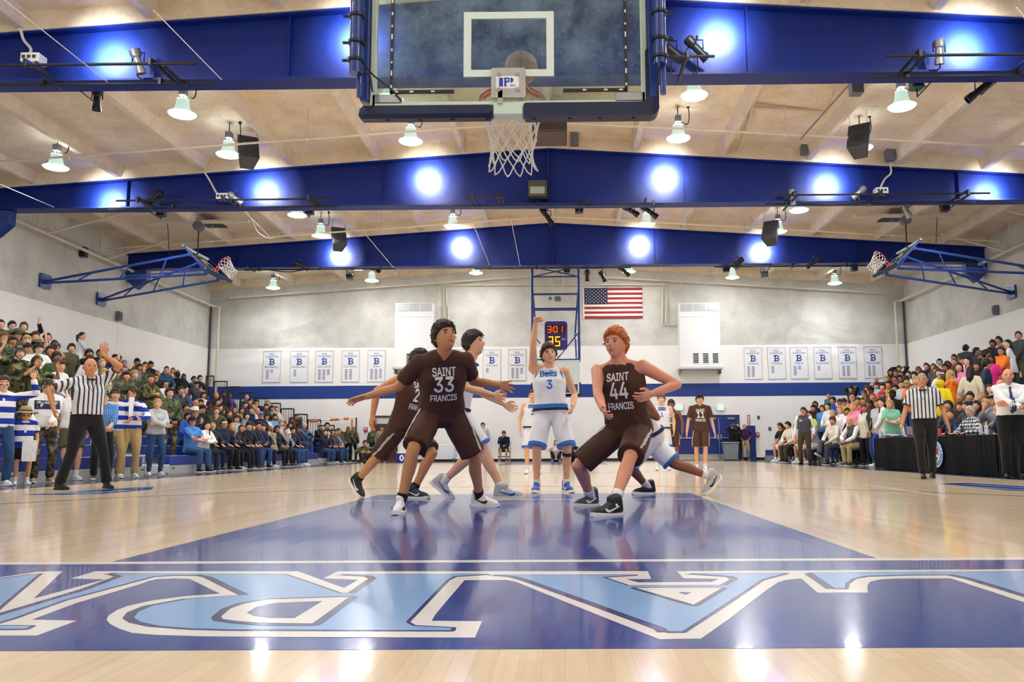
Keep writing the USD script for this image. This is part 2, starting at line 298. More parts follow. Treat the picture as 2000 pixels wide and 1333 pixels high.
# steel roof beams
def beam(y, label):
    t = thing('roof_beam', label, 'roof beam', (0, y, 6.93), kind='structure')
    for s in (-1, 1):
        zt = lambda x: zc(x)-.34
        poly = Polygon([(0, 6.95), (s*15.3, 6.95), (s*15.3, zt(15.3)), (0, zt(0))])
        w = prism(poly, .03); part(t, 'web', onwall(w, (0, y+.015, 0)), M_BEAM, world=True)
        f = [(0, yy, z) for yy in (y-.17, y+.17) for z in (zt(0)-.035, zt(0))]+[(s*15.3, yy, z) for yy in (y-.17, y+.17) for z in (zt(15.3)-.035, zt(15.3))]
        part(t, 'top_flange', trimesh.Trimesh(np.array(f)).convex_hull, M_BEAM, world=True)
        for k in ((3.6, 10.8) if s > 0 else (4.4, 11.2)): part(t, 'stiffener', box(s*k-.012, s*k+.012, y-.14, y+.14, 6.95, zt(k)-.03), M_BEAM, world=True)
    part(t, 'bottom_flange', box(-15.3, 15.3, y-.22, y+.22, 6.92, 6.955), M_BEAM, world=True)
    part(t, 'splice_plate', box(-.02, .02, y-.16, y+.16, 6.95, zc(0)-.36), M_BEAM, world=True)
    return t
bm = [beam(BEAMS[1], 'nearest blue steel roof beam, across the top of the picture behind the backboard'), beam(BEAMS[2], 'middle blue steel roof beam, behind the hanging net'), beam(BEAMS[3], 'farthest blue steel roof beam, above the far basket frame')]
for s, x in ((-1, XL), (1, XR)):      # haunches where the far and middle beams meet the walls
    for y in BEAMS[2:]:
        solo('beam_bracket', onwall(prism(Polygon([(0, 0), (s*-.75, 0), (s*-.75, -.35), (s*-.38, -.68), (0, -.35)]), .30), (x, y+.15, 6.9)), M_BTUBE, f"blue steel bracket under the {'middle' if y < 20 else 'farthest'} roof beam at the {'left' if s < 0 else 'right'} wall", 'bracket')
# ---------------------------------------------------------------- high-bay lamps
M_LENS = custom('lamp_lens', {'e': ('emission', dict(color=(1.0, .99, 1.0), strength=LAMP))}, [], 'e.emission')
M_DOME = custom('lamp_dome', {'e': ('emission', dict(color=(.72, 1.0, .88), strength=DOME)), 'd': ('principled_bsdf', dict(base_color=(.30, .40, .36), roughness=.3)), 'a': ('add_closure', {})}, [('e.emission', 'a.closure1'), ('d.BSDF', 'a.closure2')], 'a.closure')
M_UPL = custom('lamp_open_top', {'e': ('emission', dict(color=(.95, 1.0, .97), strength=UPL))}, [], 'e.emission')
lamps = []
for bi, y in enumerate(BEAMS):
    for row, dy in (('front', 2.6), ('back', 4.95)):
        xs = [-7.55, -3.22, 3.12, 7.4]+([-11.65, 11.6] if row == 'back' and bi != 2 else [])
        lamps += [(x, y+dy, bi, row) for x in xs]
lamps += [(x, y, -1, 'front') for y in (-4.6, -2.4) for x in (-7.55, -3.22, 3.12, 7.4)]
src = None
bayname = {-1: 'behind the basket', 0: 'before the nearest beam', 1: 'between the nearest and middle beams', 2: 'between the middle and farthest beams', 3: 'beyond the farthest beam'}
ordn = {-11.65: 'far left', -7.55: 'left', -3.22: 'left of centre', 3.12: 'right of centre', 7.4: 'right', 11.6: 'far right'}
for x, y, bi, row in lamps:
    lab = f'round glowing lamp {bayname[bi]}, {row} row, {ordn[x]}' if bi >= 0 else f"round glowing lamp behind the picture's viewpoint, {'rear' if y < -3 else 'front'} row, {ordn[x]}"
    z = zc(x)-.82
    if src is None:
        src = thing('ceiling_lamp', lab, 'ceiling lamp', (x, y, z), group='high-bay lamps under the ceiling')
        part(src, 'lens', lathe([(0, -.035), (.14, -.025), (.25, .005), (.275, .03), (0, .035)], 28), M_LENS, True)
        part(src, 'dome', lathe([(.276, .025), (.285, .033), (.23, .055), (.17, .11), (.14, .20), (.12, .33), (0, .335), (0, .32), (.11, .31), (.13, .20), (.16, .10), (.22, .05), (.27, .028)], 28), M_DOME, 40)
        part(src, 'open_top', lathe([(0, .337), (.118, .337), (.118, .341), (0, .341)], 20), M_UPL)
        part(src, 'ballast_box', bbox(-.07, .07, -.08, .08, .42, .58), M_GREY)
        part(src, 'hook', cyl((0, 0, .33), (0, 0, .88), .012, 8), M_BLACK)
        part(src, 'cable', tube(smoothline([(.1, 0, .42), (.22, .02, .38), (.27, 0, .55), (.25, 0, .84)], 5), .012, 6), M_BLACK)
        part(src, 'outlet', cyl((.25, 0, .78), (.25, 0, .88), .035, 10), M_BLACK)
    else: dup(src, (x, y, z), 0, lab)

# side apertures of the rear-row lamps throw a soft beam with a bright core on the beam web next to them
for k, (x, y, bi, row) in enumerate(lamps):
    if row == 'back' and bi in (0, 1, 2):
        for j, (cone, inten) in enumerate(((28.0, SIDE*.16), (17.0, SIDE*.55), (11.0, SIDE*1.5))):
            sl = UsdLux.SphereLight.Define(stage, f'/World/lamp_side_light_{k:03d}_{j}'); sl.CreateRadiusAttr(.10); sl.CreateIntensityAttr(inten); sl.CreateColorAttr(Gf.Vec3f(.97, .99, 1.02))
            sh = UsdLux.ShapingAPI.Apply(sl.GetPrim()); sh.CreateShapingConeAngleAttr(cone); sh.CreateShapingConeSoftnessAttr(1.0)
            sl.AddTranslateOp().Set(Gf.Vec3d(x, y+.32, zc(x)-.98)); sl.AddRotateXOp().Set(92.5)
# ================================================================ near basket, seen from behind
M_GLASS = custom('backboard_glass', {'g': ('geometry', {}), 'mp': ('mapping', dict(scale=(1, 1, 1))), 'n': ('noise_texture', dict(scale=3.2, detail=9.0, roughness=.72)), 'n2': ('noise_texture', dict(scale=26.0, detail=6.0, roughness=.7)),
    'r': ('rgb_ramp', dict(ramp=[(.40, (.06, .06, .06)), (.66, (.40, .40, .40))])), 'r2': ('rgb_ramp', dict(ramp=[(.58, (0., 0., 0.)), (.72, (.40, .40, .40))])), 'ad': ('math', dict(math_type='add', use_clamp=True)), 'sz': ('separate_xyz', {}), 'mr': ('map_range', dict(from_min=2.92, from_max=3.12, to_min=.18, to_max=1.0, clamp=True)), 'mu': ('math', dict(math_type='multiply')),
    't': ('transparent_bsdf', dict(color=(.80, .90, .88))), 'd': ('diffuse_bsdf', dict(color=(.32, .50, .62))), 'gl': ('glossy_bsdf', dict(color=(1, 1, 1), roughness=.03)), 'f': ('fresnel', dict(IOR=1.5)),
    'm1': ('mix_closure', {}), 'm2': ('mix_closure', {})},
    [('g.position', 'n.vector'), ('g.position', 'n2.vector'), ('n.fac', 'r.fac'), ('n2.fac', 'r2.fac'), ('r.color', 'ad.value1'), ('r2.color', 'ad.value2'), ('g.position', 'sz.vector'), ('sz.z', 'mr.value'), ('ad.value', 'mu.value1'), ('mr.result', 'mu.value2'), ('mu.value', 'm1.fac'), ('t.BSDF', 'm1.closure1'), ('d.BSDF', 'm1.closure2'),
     ('f.fac', 'm2.fac'), ('m1.closure', 'm2.closure1'), ('gl.BSDF', 'm2.closure2')], 'm2.closure')
M_CLEARG = custom('clean_glass', {'t': ('transparent_bsdf', dict(color=(.86, .93, .91))), 'gl': ('glossy_bsdf', dict(color=(1, 1, 1), roughness=.03)), 'f': ('fresnel', dict(IOR=1.5)), 'm2': ('mix_closure', {})},
    [('f.fac', 'm2.fac'), ('t.BSDF', 'm2.closure1'), ('gl.BSDF', 'm2.closure2')], 'm2.closure')
M_TARGET = mat('target_paint', 'dfeee6', .5); M_FRAME = mat('pale_green_frame', 'cfe0d2', .45); M_BALL = mat('basketball_leather', 'd08a64', .55, var=.12, vscale=3, bump=.5, bscale=160)
M_LOGOB = mat('logo_blue', '1f3fb0', .5); M_PLATE = mat('worn_grey_plate', 'b8bab2', .45, .35, var=.12, vscale=14)
def ring(c, R, r, n=40, m=8, a0=0, a1=2*np.pi, u=(1, 0, 0), v=(0, 1, 0)):
    full = abs(a1-a0-2*np.pi) < 1e-6; t = np.linspace(a0, a1, n, endpoint=not full)
    return tube(np.array(c)+R*(np.cos(t)[:, None]*np.array(u)+np.sin(t)[:, None]*np.array(v)), r, m, full)
def netmesh(R=.225, h=.45, n=12, rows=6, r=.0042, taper=.72, wob=0):
    rng = np.random.default_rng(3); out = []
    def pt(k, j):
        f = j/rows; rr = R*(1-(1-taper*.85)*min(1, f*1.3)**.8) if f < .8 else R*(taper*.87+.10*(f-.8)/.2*1.2)
        a = 2*np.pi*(k+.5*(j % 2))/n; return np.array([rr*math.cos(a), rr*math.sin(a), -h*f])+(rng.normal(0, wob, 3) if j > 3 else 0)
    P = {(k, j): pt(k, j) for k in range(n) for j in range(rows+1)}
    for j in range(rows):
        for k in range(n):
            for d in ((0, 1) if j % 2 else (0, -1)):
                q0, q1 = P[k, j], P[(k+d) % n, j+1]; mid = (q0+q1)/2+np.array([0, 0, -.012 if j == rows-1 else -.004])
                out.append(tube([q0, mid, q1], r, 5))
            if j: out.append(trimesh.creation.icosphere(1, r*1.7).apply_translation(P[k, j]))
    return cat(*out)
def slabB(w, h):   # serif block capital B
    o = unary_union([sbox(0, 0, .62*w, .17*h), sbox(0, .83*h, .62*w, h), sbox(.14*w, 0, .36*w, h), sbox(.3*w, .43*h, .62*w, .57*h),
                     affinity.scale(sbox(.55*w, 0, .6*w, .57*h).buffer(.0), 1, 1)])
    def lobe(y0, y1, x1):
        e = affinity.scale(Polygon([(math.cos(a), math.sin(a)) for a in np.linspace(0, 2*np.pi, 28)]), (x1-.55*w), (y1-y0)/2, origin=(0, 0)); e = affinity.translate(e, .55*w, (y0+y1)/2)
        i = affinity.scale(e, .55, .5, origin=(.55*w, (y0+y1)/2)); return e.difference(i).intersection(sbox(.55*w, 0, w*1.2, h))
    return unary_union([o, lobe(0, .57*h, w), lobe(.43*h, h, .94*w)]).difference(unary_union([sbox(.36*w, .17*h, .56*w, .43*h), sbox(.36*w, .57*h, .56*w, .83*h)])).buffer(.004*h)
BY = 1.22
hp = thing('basketball_hoop', 'near basket seen from behind: glass backboard, navy padding, orange rim, white net', 'basketball hoop', (0, BY, 2.76))
part(hp, 'glass', box(-.90, .90, BY-.006, BY+.006, 2.79, 3.84), M_GLASS, world=True)
for s in (-1, 1):
    part(hp, 'edge_frame', bbox(s*.875, s*.915, BY-.03, BY+.02, 2.77, 3.86, .006), M_FRAME, world=True)
    part(hp, 'frame_bar', bbox(s*.918, s*.975, BY-.06, BY+.03, 2.80, 3.86, .01), M_BTUBE, world=True)
    part(hp, 'led_strip', cat(box(s*.775-.010, s*.775+.010, BY-.022, BY-.010, 2.86, 3.84), box(s*.775, s*.36, BY-.022, BY-.010, 2.862, 2.884)), M_BLACK, world=True)
    dots = [box(s*.775-.005, s*.775+.005, BY-.024, BY-.021, z, z+h) for z, h in zip(np.arange(2.9, 3.8, .085), [.02, .035, .014]*5)]+[box(s*x-.012, s*x+.012, BY-.024, BY-.021, 2.868, 2.878) for x in (.74, .64, .5)]
    part(hp, 'led_dots', cat(*dots), M_WHITEP, world=True)
    part(hp, 'corner_plate', bbox(s*.70, s*.90, BY-.03, BY-.01, 2.785, 2.855, .005), M_STEEL, world=True)
part(hp, 'rim_support', bbox(-.10, .10, BY-.04, BY+.05, 2.70, 2.79, .008), M_FRAME, world=True)
part(hp, 'bottom_frame', bbox(-.9, .9, BY-.03, BY+.02, 2.772, 2.80, .004), M_FRAME, world=True)
for nm, yy in (('target_square', BY+.0075),):
    sq = sbox(-.3, 2.978, .3, 3.432).difference(sbox(-.25, 3.026, .25, 3.384)); part(hp, nm, onwall(prism(sq, .002), (0, yy, 0)), M_TARGET, world=True)
    part(hp, nm, onwall(prism(sq, .002), (0, BY-.0065, 0)), M_TARGET, world=True)
# padding: two pieces with a gap at the rim, the right one turning up the side
def padx(a, b): return bbox(a, b, BY-.055, BY+.055, 2.685, 2.775, .022)
part(hp, 'pad', padx(-.985, -.10), M_NAVYP, True and 40, world=True)
cor = prism(unary_union([sbox(.10, 2.685, .93, 2.775), sbox(.90, 2.75, .985, 3.14), Polygon([(.93+.055*math.cos(a), 2.74+.055*math.sin(a)) for a in np.linspace(0, 2*np.pi, 24)]).buffer(.001), sbox(.9, 2.74, .985, 2.80)]).buffer(-.02).buffer(.02).buffer(.018).buffer(-.018), .11)
part(hp, 'pad', onwall(cor, (0, BY+.055, 0)), M_NAVYP, world=True)
part(hp, 'pad_screw', cat(*[cyl((x, BY, 2.68), (x, BY, 2.687), .012, 8) for x in (-.8, -.58, -.37, -.14, .17, .4, .6, .82)]), M_BLACK, world=True)
pl = part(hp, 'rim_plate', onwall(prism(rrect(.225, .205, .012), .02), (0, BY-.03, 2.915), right=(1, 0, 0)), M_PLATE, world=True)
for x in (-.062, .062):
    for z in (2.867, 2.972): part(pl, 'bolt', cat(cyl((x, BY-.055, z), (x, BY-.03, z), .016, 6), cyl((x, BY-.036, z), (x, BY-.03, z), .02, 14)), M_STEEL, world=True)
lg = cat(*[onwall(prism(p, .001), (0, BY-.051, 2.918)) for p in (sbox(-.06, -.03, -.034, .03), sbox(-.026, -.03, -.012, .03).union(sbox(-.026, .0, .006, .03).buffer(.001)).difference(sbox(-.014, .010, -.002, .022)), sbox(.014, -.004, .020, .03).union(Polygon([(.02+.014*math.cos(a), .014+.016*math.sin(a)) for a in np.linspace(-np.pi/2, np.pi/2, 12)])))])
inc = onwall(text('inc.', .018), (.033, BY-.051, 2.888))
part(pl, 'sticker', onwall(prism(rrect(.15, .085, .004), .001), (-.005, BY-.0505, 2.918)), M_WHITEP, world=True); part(pl, 'emblem', cat(lg, inc), M_LOGOB, world=True)
part(hp, 'bracket_tab', box(-.068, -.038, BY-.05, BY-.03, 2.775, 2.865), M_PLATE, world=True)
M_CABLE = mat('black_cable', '1c1d20', .6); M_WCABLE = mat('white_cable', 'e9e8e2', .6)
rng0 = np.random.default_rng(5)
for k, pts in enumerate([[(-.96, 1.1, 3.6), (-.93, 1.08, 3.3), (-.97, 1.08, 3.1), (-.9, 1.12, 2.98), (-.84, 1.15, 2.93), (-.76, 1.17, 2.87), (-.70, 1.18, 2.80)], [(-.97, 1.1, 3.55), (-.95, 1.05, 3.2), (-.94, 1.1, 2.99), (-.90, 1.12, 2.95), (-.88, 1.12, 2.84)], [(-.95, 1.1, 3.5), (-.99, 1.06, 3.15), (-.93, 1.09, 2.95), (-.95, 1.1, 3.05), (-.91, 1.1, 3.2)]]):
    part(hp, 'cable', tube(smoothline(pts, 6), .006, 6), M_CABLE, world=True)
# hanging mast of the basket, behind the board
ms = hp
for s in (-1, 1):
    x = s*.975+.005; zb = 2.92 if s < 0 else 2.96
    part(ms, 'mast_tube', cyl((x, 1.03, zb), (x, 1.03, 3.95), .042, 20), M_BTUBE, 40, world=True)
    part(ms, 'mast_inner_tube', cyl((x+.02, 1.07, 2.78), (x+.02, 1.07, 3.4), .02, 12), M_BTUBE, 40, world=True)
    part(ms, 'mast_strut', cyl((x-s*.0, 1.10, 3.25), (x+s*.08, .75, 4.6), .035, 14), M_BTUBE, 40, world=True)
    part(ms, 'mast_clamp', cat(*[cyl((x, 1.03, z), (x, 1.03, z+.018), .052, 18) for z in (3.0, 3.12, 3.3)]+[cyl((x+s*.05, 1.03, z+.01), (x+s*.085, 1.03, z+.01), .01, 8) for z in (3.0, 3.12, 3.3)]), M_BLACK, world=True)
    part(ms, 'mast_arm', bbox(x-.04, x+.04, 1.06, 1.14, 3.55, 3.63), M_BTUBE, world=True)
part(ms, 'mast_crossbar', bbox(-1.05, 1.05, 1.06, 1.14, 4.05, 4.13), M_BTUBE, world=True)
for s in (-1, 1): part(ms, 'mast_hanger', cyl((s*1.02, 1.10, 3.9), (s*1.2, 1.4, 8.4), .045, 14), M_BTUBE, world=True)
rm = part(hp, 'rim', ring((0, 1.60, 2.985), .2286, .009, 48, 10), M_RIM, True, world=True)
part(rm, 'mount', cat(bbox(-.10, .10, BY+.008, BY+.03, 2.86, 2.985, .004), *[tube([(s*.09, BY+.03, 2.95), (s*.13, 1.40, 2.955), (s*.19, 1.50, 2.962)], .012, 8) for s in (-1, 1)], box(-.09, .09, BY+.02, 1.40, 2.955, 2.985)), M_RIM, world=True)
part(rm, 'net_hook', cat(*[ring((.2286*math.cos(a), 1.6+.2286*math.sin(a), 2.95), .010, .003, 8, 5, u=(0, 0, 1), v=(math.cos(a), math.sin(a), 0)) for a in np.linspace(0, 2*np.pi, 12, endpoint=False)]), M_RIM, world=True)
nt = netmesh(.225, .47, 12, 7, .0052, .74, .004); nt.apply_translation((0, 1.60, 2.95)); part(rm, 'net', nt, M_CORD, world=True)
bc = aty(1018, 133, 1.72); bl = thing('basketball', 'brown basketball in the air just above the near rim, behind the glass', 'ball', bc)
part(bl, 'leather', trimesh.creation.icosphere(4, .12), M_BALL, True)
part(bl, 'seam', cat(*[ring((0, 0, 0), .1195, .0022, 40, 5, u=u, v=v) for u, v in (((1, 0, 0), (0, 1, 0)), ((0, .3, 1), (0, -1, .3)), ((1, 0, .2), (0, 0, 1)))]), M_BLACK)
# ================================================================ far basket frame, clock, hoop
FY = 27.45
ff = thing('basketball_hoop', 'far basket behind the shooter: blue tube frame hanging from the roof, glass backboard', 'basketball hoop', (.09, FY, 7.7))
xa, xb = -.82, 1.0
def bt(p, q, r=.045): return cyl(p, q, r, 10)
for x in (xa, xb):
    part(ff, 'post', bt((x, FY, 3.95), (x, FY, 8.76), .05), M_BTUBE, world=True); part(ff, 'rear_post', bt((x*.86, FY+.75, 5.1), (x, FY+.15, 6.95), .035), M_BTUBE, world=True)
    part(ff, 'rear_post', bt((x*.9, FY+.5, 4.0), (x*.86, FY+.75, 5.1), .035), M_BTUBE, world=True)
for z, r in ((3.95, .045), (5.95, .06), (6.55, .04), (7.25, .03)): part(ff, 'crossbar', bt((xa, FY, z), (xb, FY, z), r), M_BTUBE, world=True)
for p, q in (((xa, FY, 7.25), (xb, FY, 7.65)), ((xb, FY, 7.25), (xa, FY, 7.65)), ((xa, FY, 5.0), (xa+.3, FY, 4.6)), ((xb, FY, 5.05), (xb-.85, FY, 4.0))): part(ff, 'brace', bt(p, q, .025), M_BTUBE, world=True)
part(ff, 'winch', bbox(.05, .30, FY-.1, FY+.15, 6.28, 6.45, .02), M_GREY, world=True); part(ff, 'receiver', bbox(-.18, -.06, FY-.06, FY+.04, 6.33, 6.44), mat('teal_box', '3d7fa0', .5), world=True)
part(ff, 'wire', tube(smoothline([(.28, FY, 6.4), (.40, FY, 7.0), (.36, FY, 7.7)], 6), .012, 5), M_WCABLE, world=True)
fb = ff
part(fb, 'drop_tube', cat(*[bt((x, FY-.10, 3.88), (x, FY, 3.98), .04) for x in (xa, xb)]), M_BTUBE, world=True)
part(fb, 'glass', box(-.76, .94, FY-.19, FY-.18, 2.62, 3.86), M_CLEARG, world=True)
fr = sbox(-.82, 2.56, 1.0, 3.92).difference(sbox(-.74, 2.66, .92, 3.84)); part(fb, 'edge_frame', onwall(prism(fr, .05), (0, FY-.17, 0)), M_FRAME, world=True)
part(fb, 'padding', onwall(prism(sbox(-.87, 2.50, 1.05, 2.62).union(sbox(-.87, 2.5, -.80, 3.05)).union(sbox(.98, 2.5, 1.05, 3.05)), .08), (0, FY-.14, 0)), M_NAVYP, world=True)
sq = sbox(-.22, 3.0, .40, 3.45).difference(sbox(-.17, 3.05, .35, 3.40)); part(fb, 'target_square', onwall(prism(sq, .004), (0, FY-.191, 0)), M_TARGET, world=True)
fo = np.array([.09, FY-.6, 2.98]); fh = part(ff, 'rim', ring(fo, .2286, .010, 32, 8), M_RIM, True, world=True); part(fh, 'mount', box(-.08, .08, .2, .42, -.06, 0).apply_translation(fo), M_RIM, world=True)
part(fh, 'net', netmesh(.225, .45, 10, 6, .006).apply_translation(fo), M_CORD, world=True)
M_RED = mat('red_digits', 'ff3a10', .5, emit='ff4a12', estr=2.2); M_AMB = mat('amber_digits', 'ff7a1a', .5, emit='ff8a1c', estr=2.6); M_CLK = mat('clock_face_blue', '2b2a86', .4); M_CLKD = mat('clock_window', '3a1420', .3)
ck = thing('shot_clock', 'blue rounded shot clock reading 3:01 over 35 in glowing digits', 'shot clock', (.16, FY-.15, 4.92))
c0 = aty(1086, 656, FY-.12); HW, HH = .44, .56
part(ck, 'case', onwall(prism(rrect(2*HW, 2*HH, .12), .12), (c0[0], FY-.02, c0[2])), M_CLK, world=True)
part(ck, 'window', cat(onwall(prism(rrect(.76, .36, .03), .012), (c0[0]-.02, FY-.138, c0[2]+.24)), onwall(prism(rrect(.56, .50, .03), .012), (c0[0]-.08, FY-.138, c0[2]-.23))), M_CLKD, world=True)
def seven(d, w, h, t):
    seg = {'a': (0, h-t, w, h), 'd': (0, 0, w, t), 'g': (0, h/2-t/2, w, h/2+t/2), 'f': (0, h/2, t, h), 'e': (0, 0, t, h/2), 'b': (w-t, h/2, w, h), 'c': (w-t, 0, w, h/2)}
    on = {'0': 'abcdef', '1': 'bc', '3': 'abgcd', '5': 'afgcd'}[d]; g = .006
    return unary_union([sbox(a+g, b+g, c-g, e-g) for a, b, c, e in (seg[k] for k in on)])
def digits(s, x, z, w, h, t, m, name):
    for ch in s:
        if ch == ':':
            part(ck, name, cat(*[onwall(prism(sbox(0, q, t, q+t), .004), (c0[0]+x-.02, FY-.151, c0[2]+z)) for q in (h*.25, h*.65)]), m, world=True); x += t*1.1
        else: part(ck, name, onwall(prism(seven(ch, w, h, t), .004), (c0[0]+x, FY-.151, c0[2]+z)), m, world=True); x += w*1.32
digits('3:01', -.34, .11, .155, .26, .036, M_RED, 'red_digit'); digits('35', -.30, -.43, .20, .40, .055, M_AMB, 'amber_digit')
part(ck, 'nameplate', onwall(text('MMC', .05), (c0[0]+.29, FY-.142, c0[2]-.17)), M_WHITEP, world=True)
# ================================================================ side baskets folded up under the roof
def side_basket(s):
    side = 'left' if s < 0 else 'right'; xw = XL if s < 0 else XR
    C = np.array([s*10.85, 21.12, 6.40]); up = np.array([s*.72, 0, .70]); up /= np.linalg.norm(up); n = np.array([-s*.70, 0, .72]); n /= np.linalg.norm(n); yv = np.array([0, 1., 0])
    t = thing('basketball_hoop', f'side basket folded up on blue truss arms on the {side} wall', 'basketball hoop', C)
    def obox(c, a, b, cdim):   # along y, up, n
        m = bbox(-a/2, a/2, -b/2, b/2, -cdim/2, cdim/2, .01); T = np.eye(4); T[:3, 0] = yv; T[:3, 1] = up; T[:3, 2] = np.cross(yv, up); T[:3, 3] = c; m.apply_transform(T); return m
    part(t, 'glass', obox(C, 1.74, .98, .012), M_CLEARG, world=True)
    for d in (-1, 1):
        part(t, 'edge_frame', obox(C+up*d*.51, 1.83, .06, .06), M_TARGET, world=True); part(t, 'edge_frame', obox(C+yv*d*.89, .06, 1.0, .06), M_BTUBE, world=True)
    part(t, 'padding', obox(C-up*.555, 1.9, .06, .11), M_NAVYP, world=True)
    part(t, 'target_square', cat(*[obox(C-up*.12+yv*d*.28+n*.008, .05, .45, .006) for d in (-1, 1)]+[obox(C-up*.12+up*d*.2+n*.008, .6, .05, .006) for d in (-1, 1)]), M_TARGET, world=True)
    R = C-up*.35+n*.40
    r = part(t, 'rim', ring(R, .2286, .012, 32, 8, u=yv, v=n), M_RIM, True, world=True); part(r, 'mount', cat(*[tube([C-up*.35+yv*.08*d, C-up*.35+n*.1+yv*.09*d, R-n*.2+yv*.1*d], .02, 6) for d in (-1, 1)]), M_RIM, world=True)
    nm = netmesh(.225, .42, 10, 6, .007); T = np.eye(4); T[:3, 0] = yv; T[:3, 1] = n; T[:3, 2] = np.cross(yv, n); 
    if T[:3, 2]@up < 0: T[:3, 1] = -n; T[:3, 2] = np.cross(yv, -n)
    nm.apply_transform(T); nm.vertices += np.array([0, 0, -1])*(np.linalg.norm(nm.vertices@up[:, None], axis=1)*.25)[:, None]; nm.apply_translation(R); part(r, 'net', nm, M_CORD, world=True)
    f = t
    back = C-n*.05
    for d, yw in ((-1, 19.64), (1, 22.6)):
        W = np.array([xw-s*.05, yw, 5.56]); T1 = back+up*.35+yv*d*.45; B1 = back-up*.45+yv*d*.45-n*.12
        part(f, 'wall_plate', onwall(prism(rrect(.5, .42, .02), .06), (xw-s*.02, yw, 5.56), right=(0, -s, 0)), M_BTUBE, world=True)
        A = W-np.array([s*.55, 0, 0])*1.0
        part(f, 'chord', bt(W, T1, .038), M_BTUBE, world=True); part(f, 'chord', bt(W-np.array([0, 0, .05]), B1, .038), M_BTUBE, world=True)
        for q in (.3, .55, .8): part(f, 'web_bar', bt(W+(T1-W)*(q+.02), W+(B1-W)*(q-.10), .022), M_BTUBE, world=True)
        part(f, 'upright', bt(T1, B1, .038), M_BTUBE, world=True)
    for q in (-.45, .35): part(f, 'crossbar', bt(back+up*q-yv*.6-n*.05, back+up*q+yv*.6-n*.05, .035), M_BTUBE, world=True)
    part(f, 'brace', bt(np.array([xw-s*2.2, 19.9, 5.75]), back-up*.1+yv*.4, .02), M_BTUBE, world=True)
    h = thing('hoist', f'winch and black rod under the roof above the {side} side basket', 'hoist', C+np.array([s*.35, 0, 1.3]))
    rod = C+up*.45; zt = zc(rod[0])-.35
    part(h, 'rod', cyl(rod, (rod[0], rod[1], zt), .02, 8), M_BLACK, world=True); part(h, 'pulley', cyl((rod[0], rod[1]-.1, zt-.1), (rod[0], rod[1]+.1, zt-.1), .16, 16), M_GREY, world=True)
    part(h, 'rail', bbox(rod[0]-1.6, rod[0]+1.6, rod[1]-.06, rod[1]+.06, zt, zt+.1), M_PIPE, world=True)
    part(h, 'ceiling_hatch', bbox(rod[0]-.5, rod[0]+.5, rod[1]+.1, rod[1]+1.0, zt+.12, zt+.16), M_DGREY, world=True)
    part(h, 'cable', tube([(rod[0]+s*1.0, rod[1], zt), (rod[0]+s*.9, rod[1], zt-1.0), (rod[0]+s*.6, rod[1]+.3, rod[2]-.1)], .010, 5), M_BLACK, world=True)
side_basket(-1); side_basket(1)
# ================================================================ flag, banners, heaters, doors
FW = YF-.03
fg = thing('american_flag', 'American flag hung flat on the far concrete wall', 'flag', (2.54, FW, 6.75))
f0, f1 = aty(1141, 563, YF), aty(1255, 622, YF); fx0, fx1, fz1, fz0 = f0[0], f1[0], f0[2]-.02, f1[2]; sw, sh = fx1-fx0, (fz1-fz0)/13
M_FR, M_FW, M_FB = mat('flag_red', '9c2430', .8, bump=.2), mat('flag_white', 'efe9dc', .8, bump=.2), mat('flag_blue', '1e2348', .8)
for k in range(13): part(fg, 'red_stripe' if k % 2 == 0 else 'white_stripe', onwall(prism(sbox(fx0, fz1-(k+1)*sh, fx1, fz1-k*sh), .012), (0, FW-.008, 0)), M_FR if k % 2 == 0 else M_FW, world=True)
cw, ch = sw*.4, sh*7; part(fg, 'canton', onwall(prism(sbox(fx0, fz1-ch, fx0+cw, fz1), .006), (0, FW-.020, 0)), M_FB, world=True)
star = lambda x, z, r: Polygon([(x+(r if i % 2 == 0 else r*.42)*math.sin(i*np.pi/5), z+(r if i % 2 == 0 else r*.42)*math.cos(i*np.pi/5)) for i in range(10)])
st = [star(fx0+cw*(i+1)/12, fz1-ch*(j+1)/10, sh*.34) for j in range(9) for i in range(11) if (i+j) % 2 == 0]
part(fg, 'stars', cat(*[onwall(prism(p, .004), (0, FW-.027, 0)) for p in st]), M_FW, world=True)
part(fg, 'header_tape', onwall(prism(sbox(fx0-.07, fz0, fx0, fz1), .012), (0, FW-.006, 0)), M_FW, world=True)
M_BCLOTH, M_BTXT, M_BTXT2 = mat('banner_cloth', 'eef0f2', .7), mat('banner_navy_print', '233a78', .7), mat('banner_grey_print', '8d93a5', .7)
sports = [(-12.24, 'BASEBALL', 2, 'first'), (-11.05, 'BASKETBALL', 1, ''), (-9.96, 'CROSS COUNTRY', 3, ''), (-8.82, 'FOOTBALL', 2, ''), (-7.70, 'GOLF', 3, ''), (-4.20, '', 3, ''), (-2.70, 'SOCCER', 3, ''), (-1.60, 'SWIMMING', 3, ''),
          (8.55, 'TENNIS', 3, 'leftmost of the right wall row,'), (9.56, 'TENNIS', 1, 'second of the right wall row,'), (10.52, 'TRACK', 2, ''), (11.54, 'VOLLEYBALL', 2, ''), (12.60, 'WATER POLO', 2, ''), (13.70, 'WRESTLING', 2, '')]
ZB1, ZB0 = 4.80, 3.46
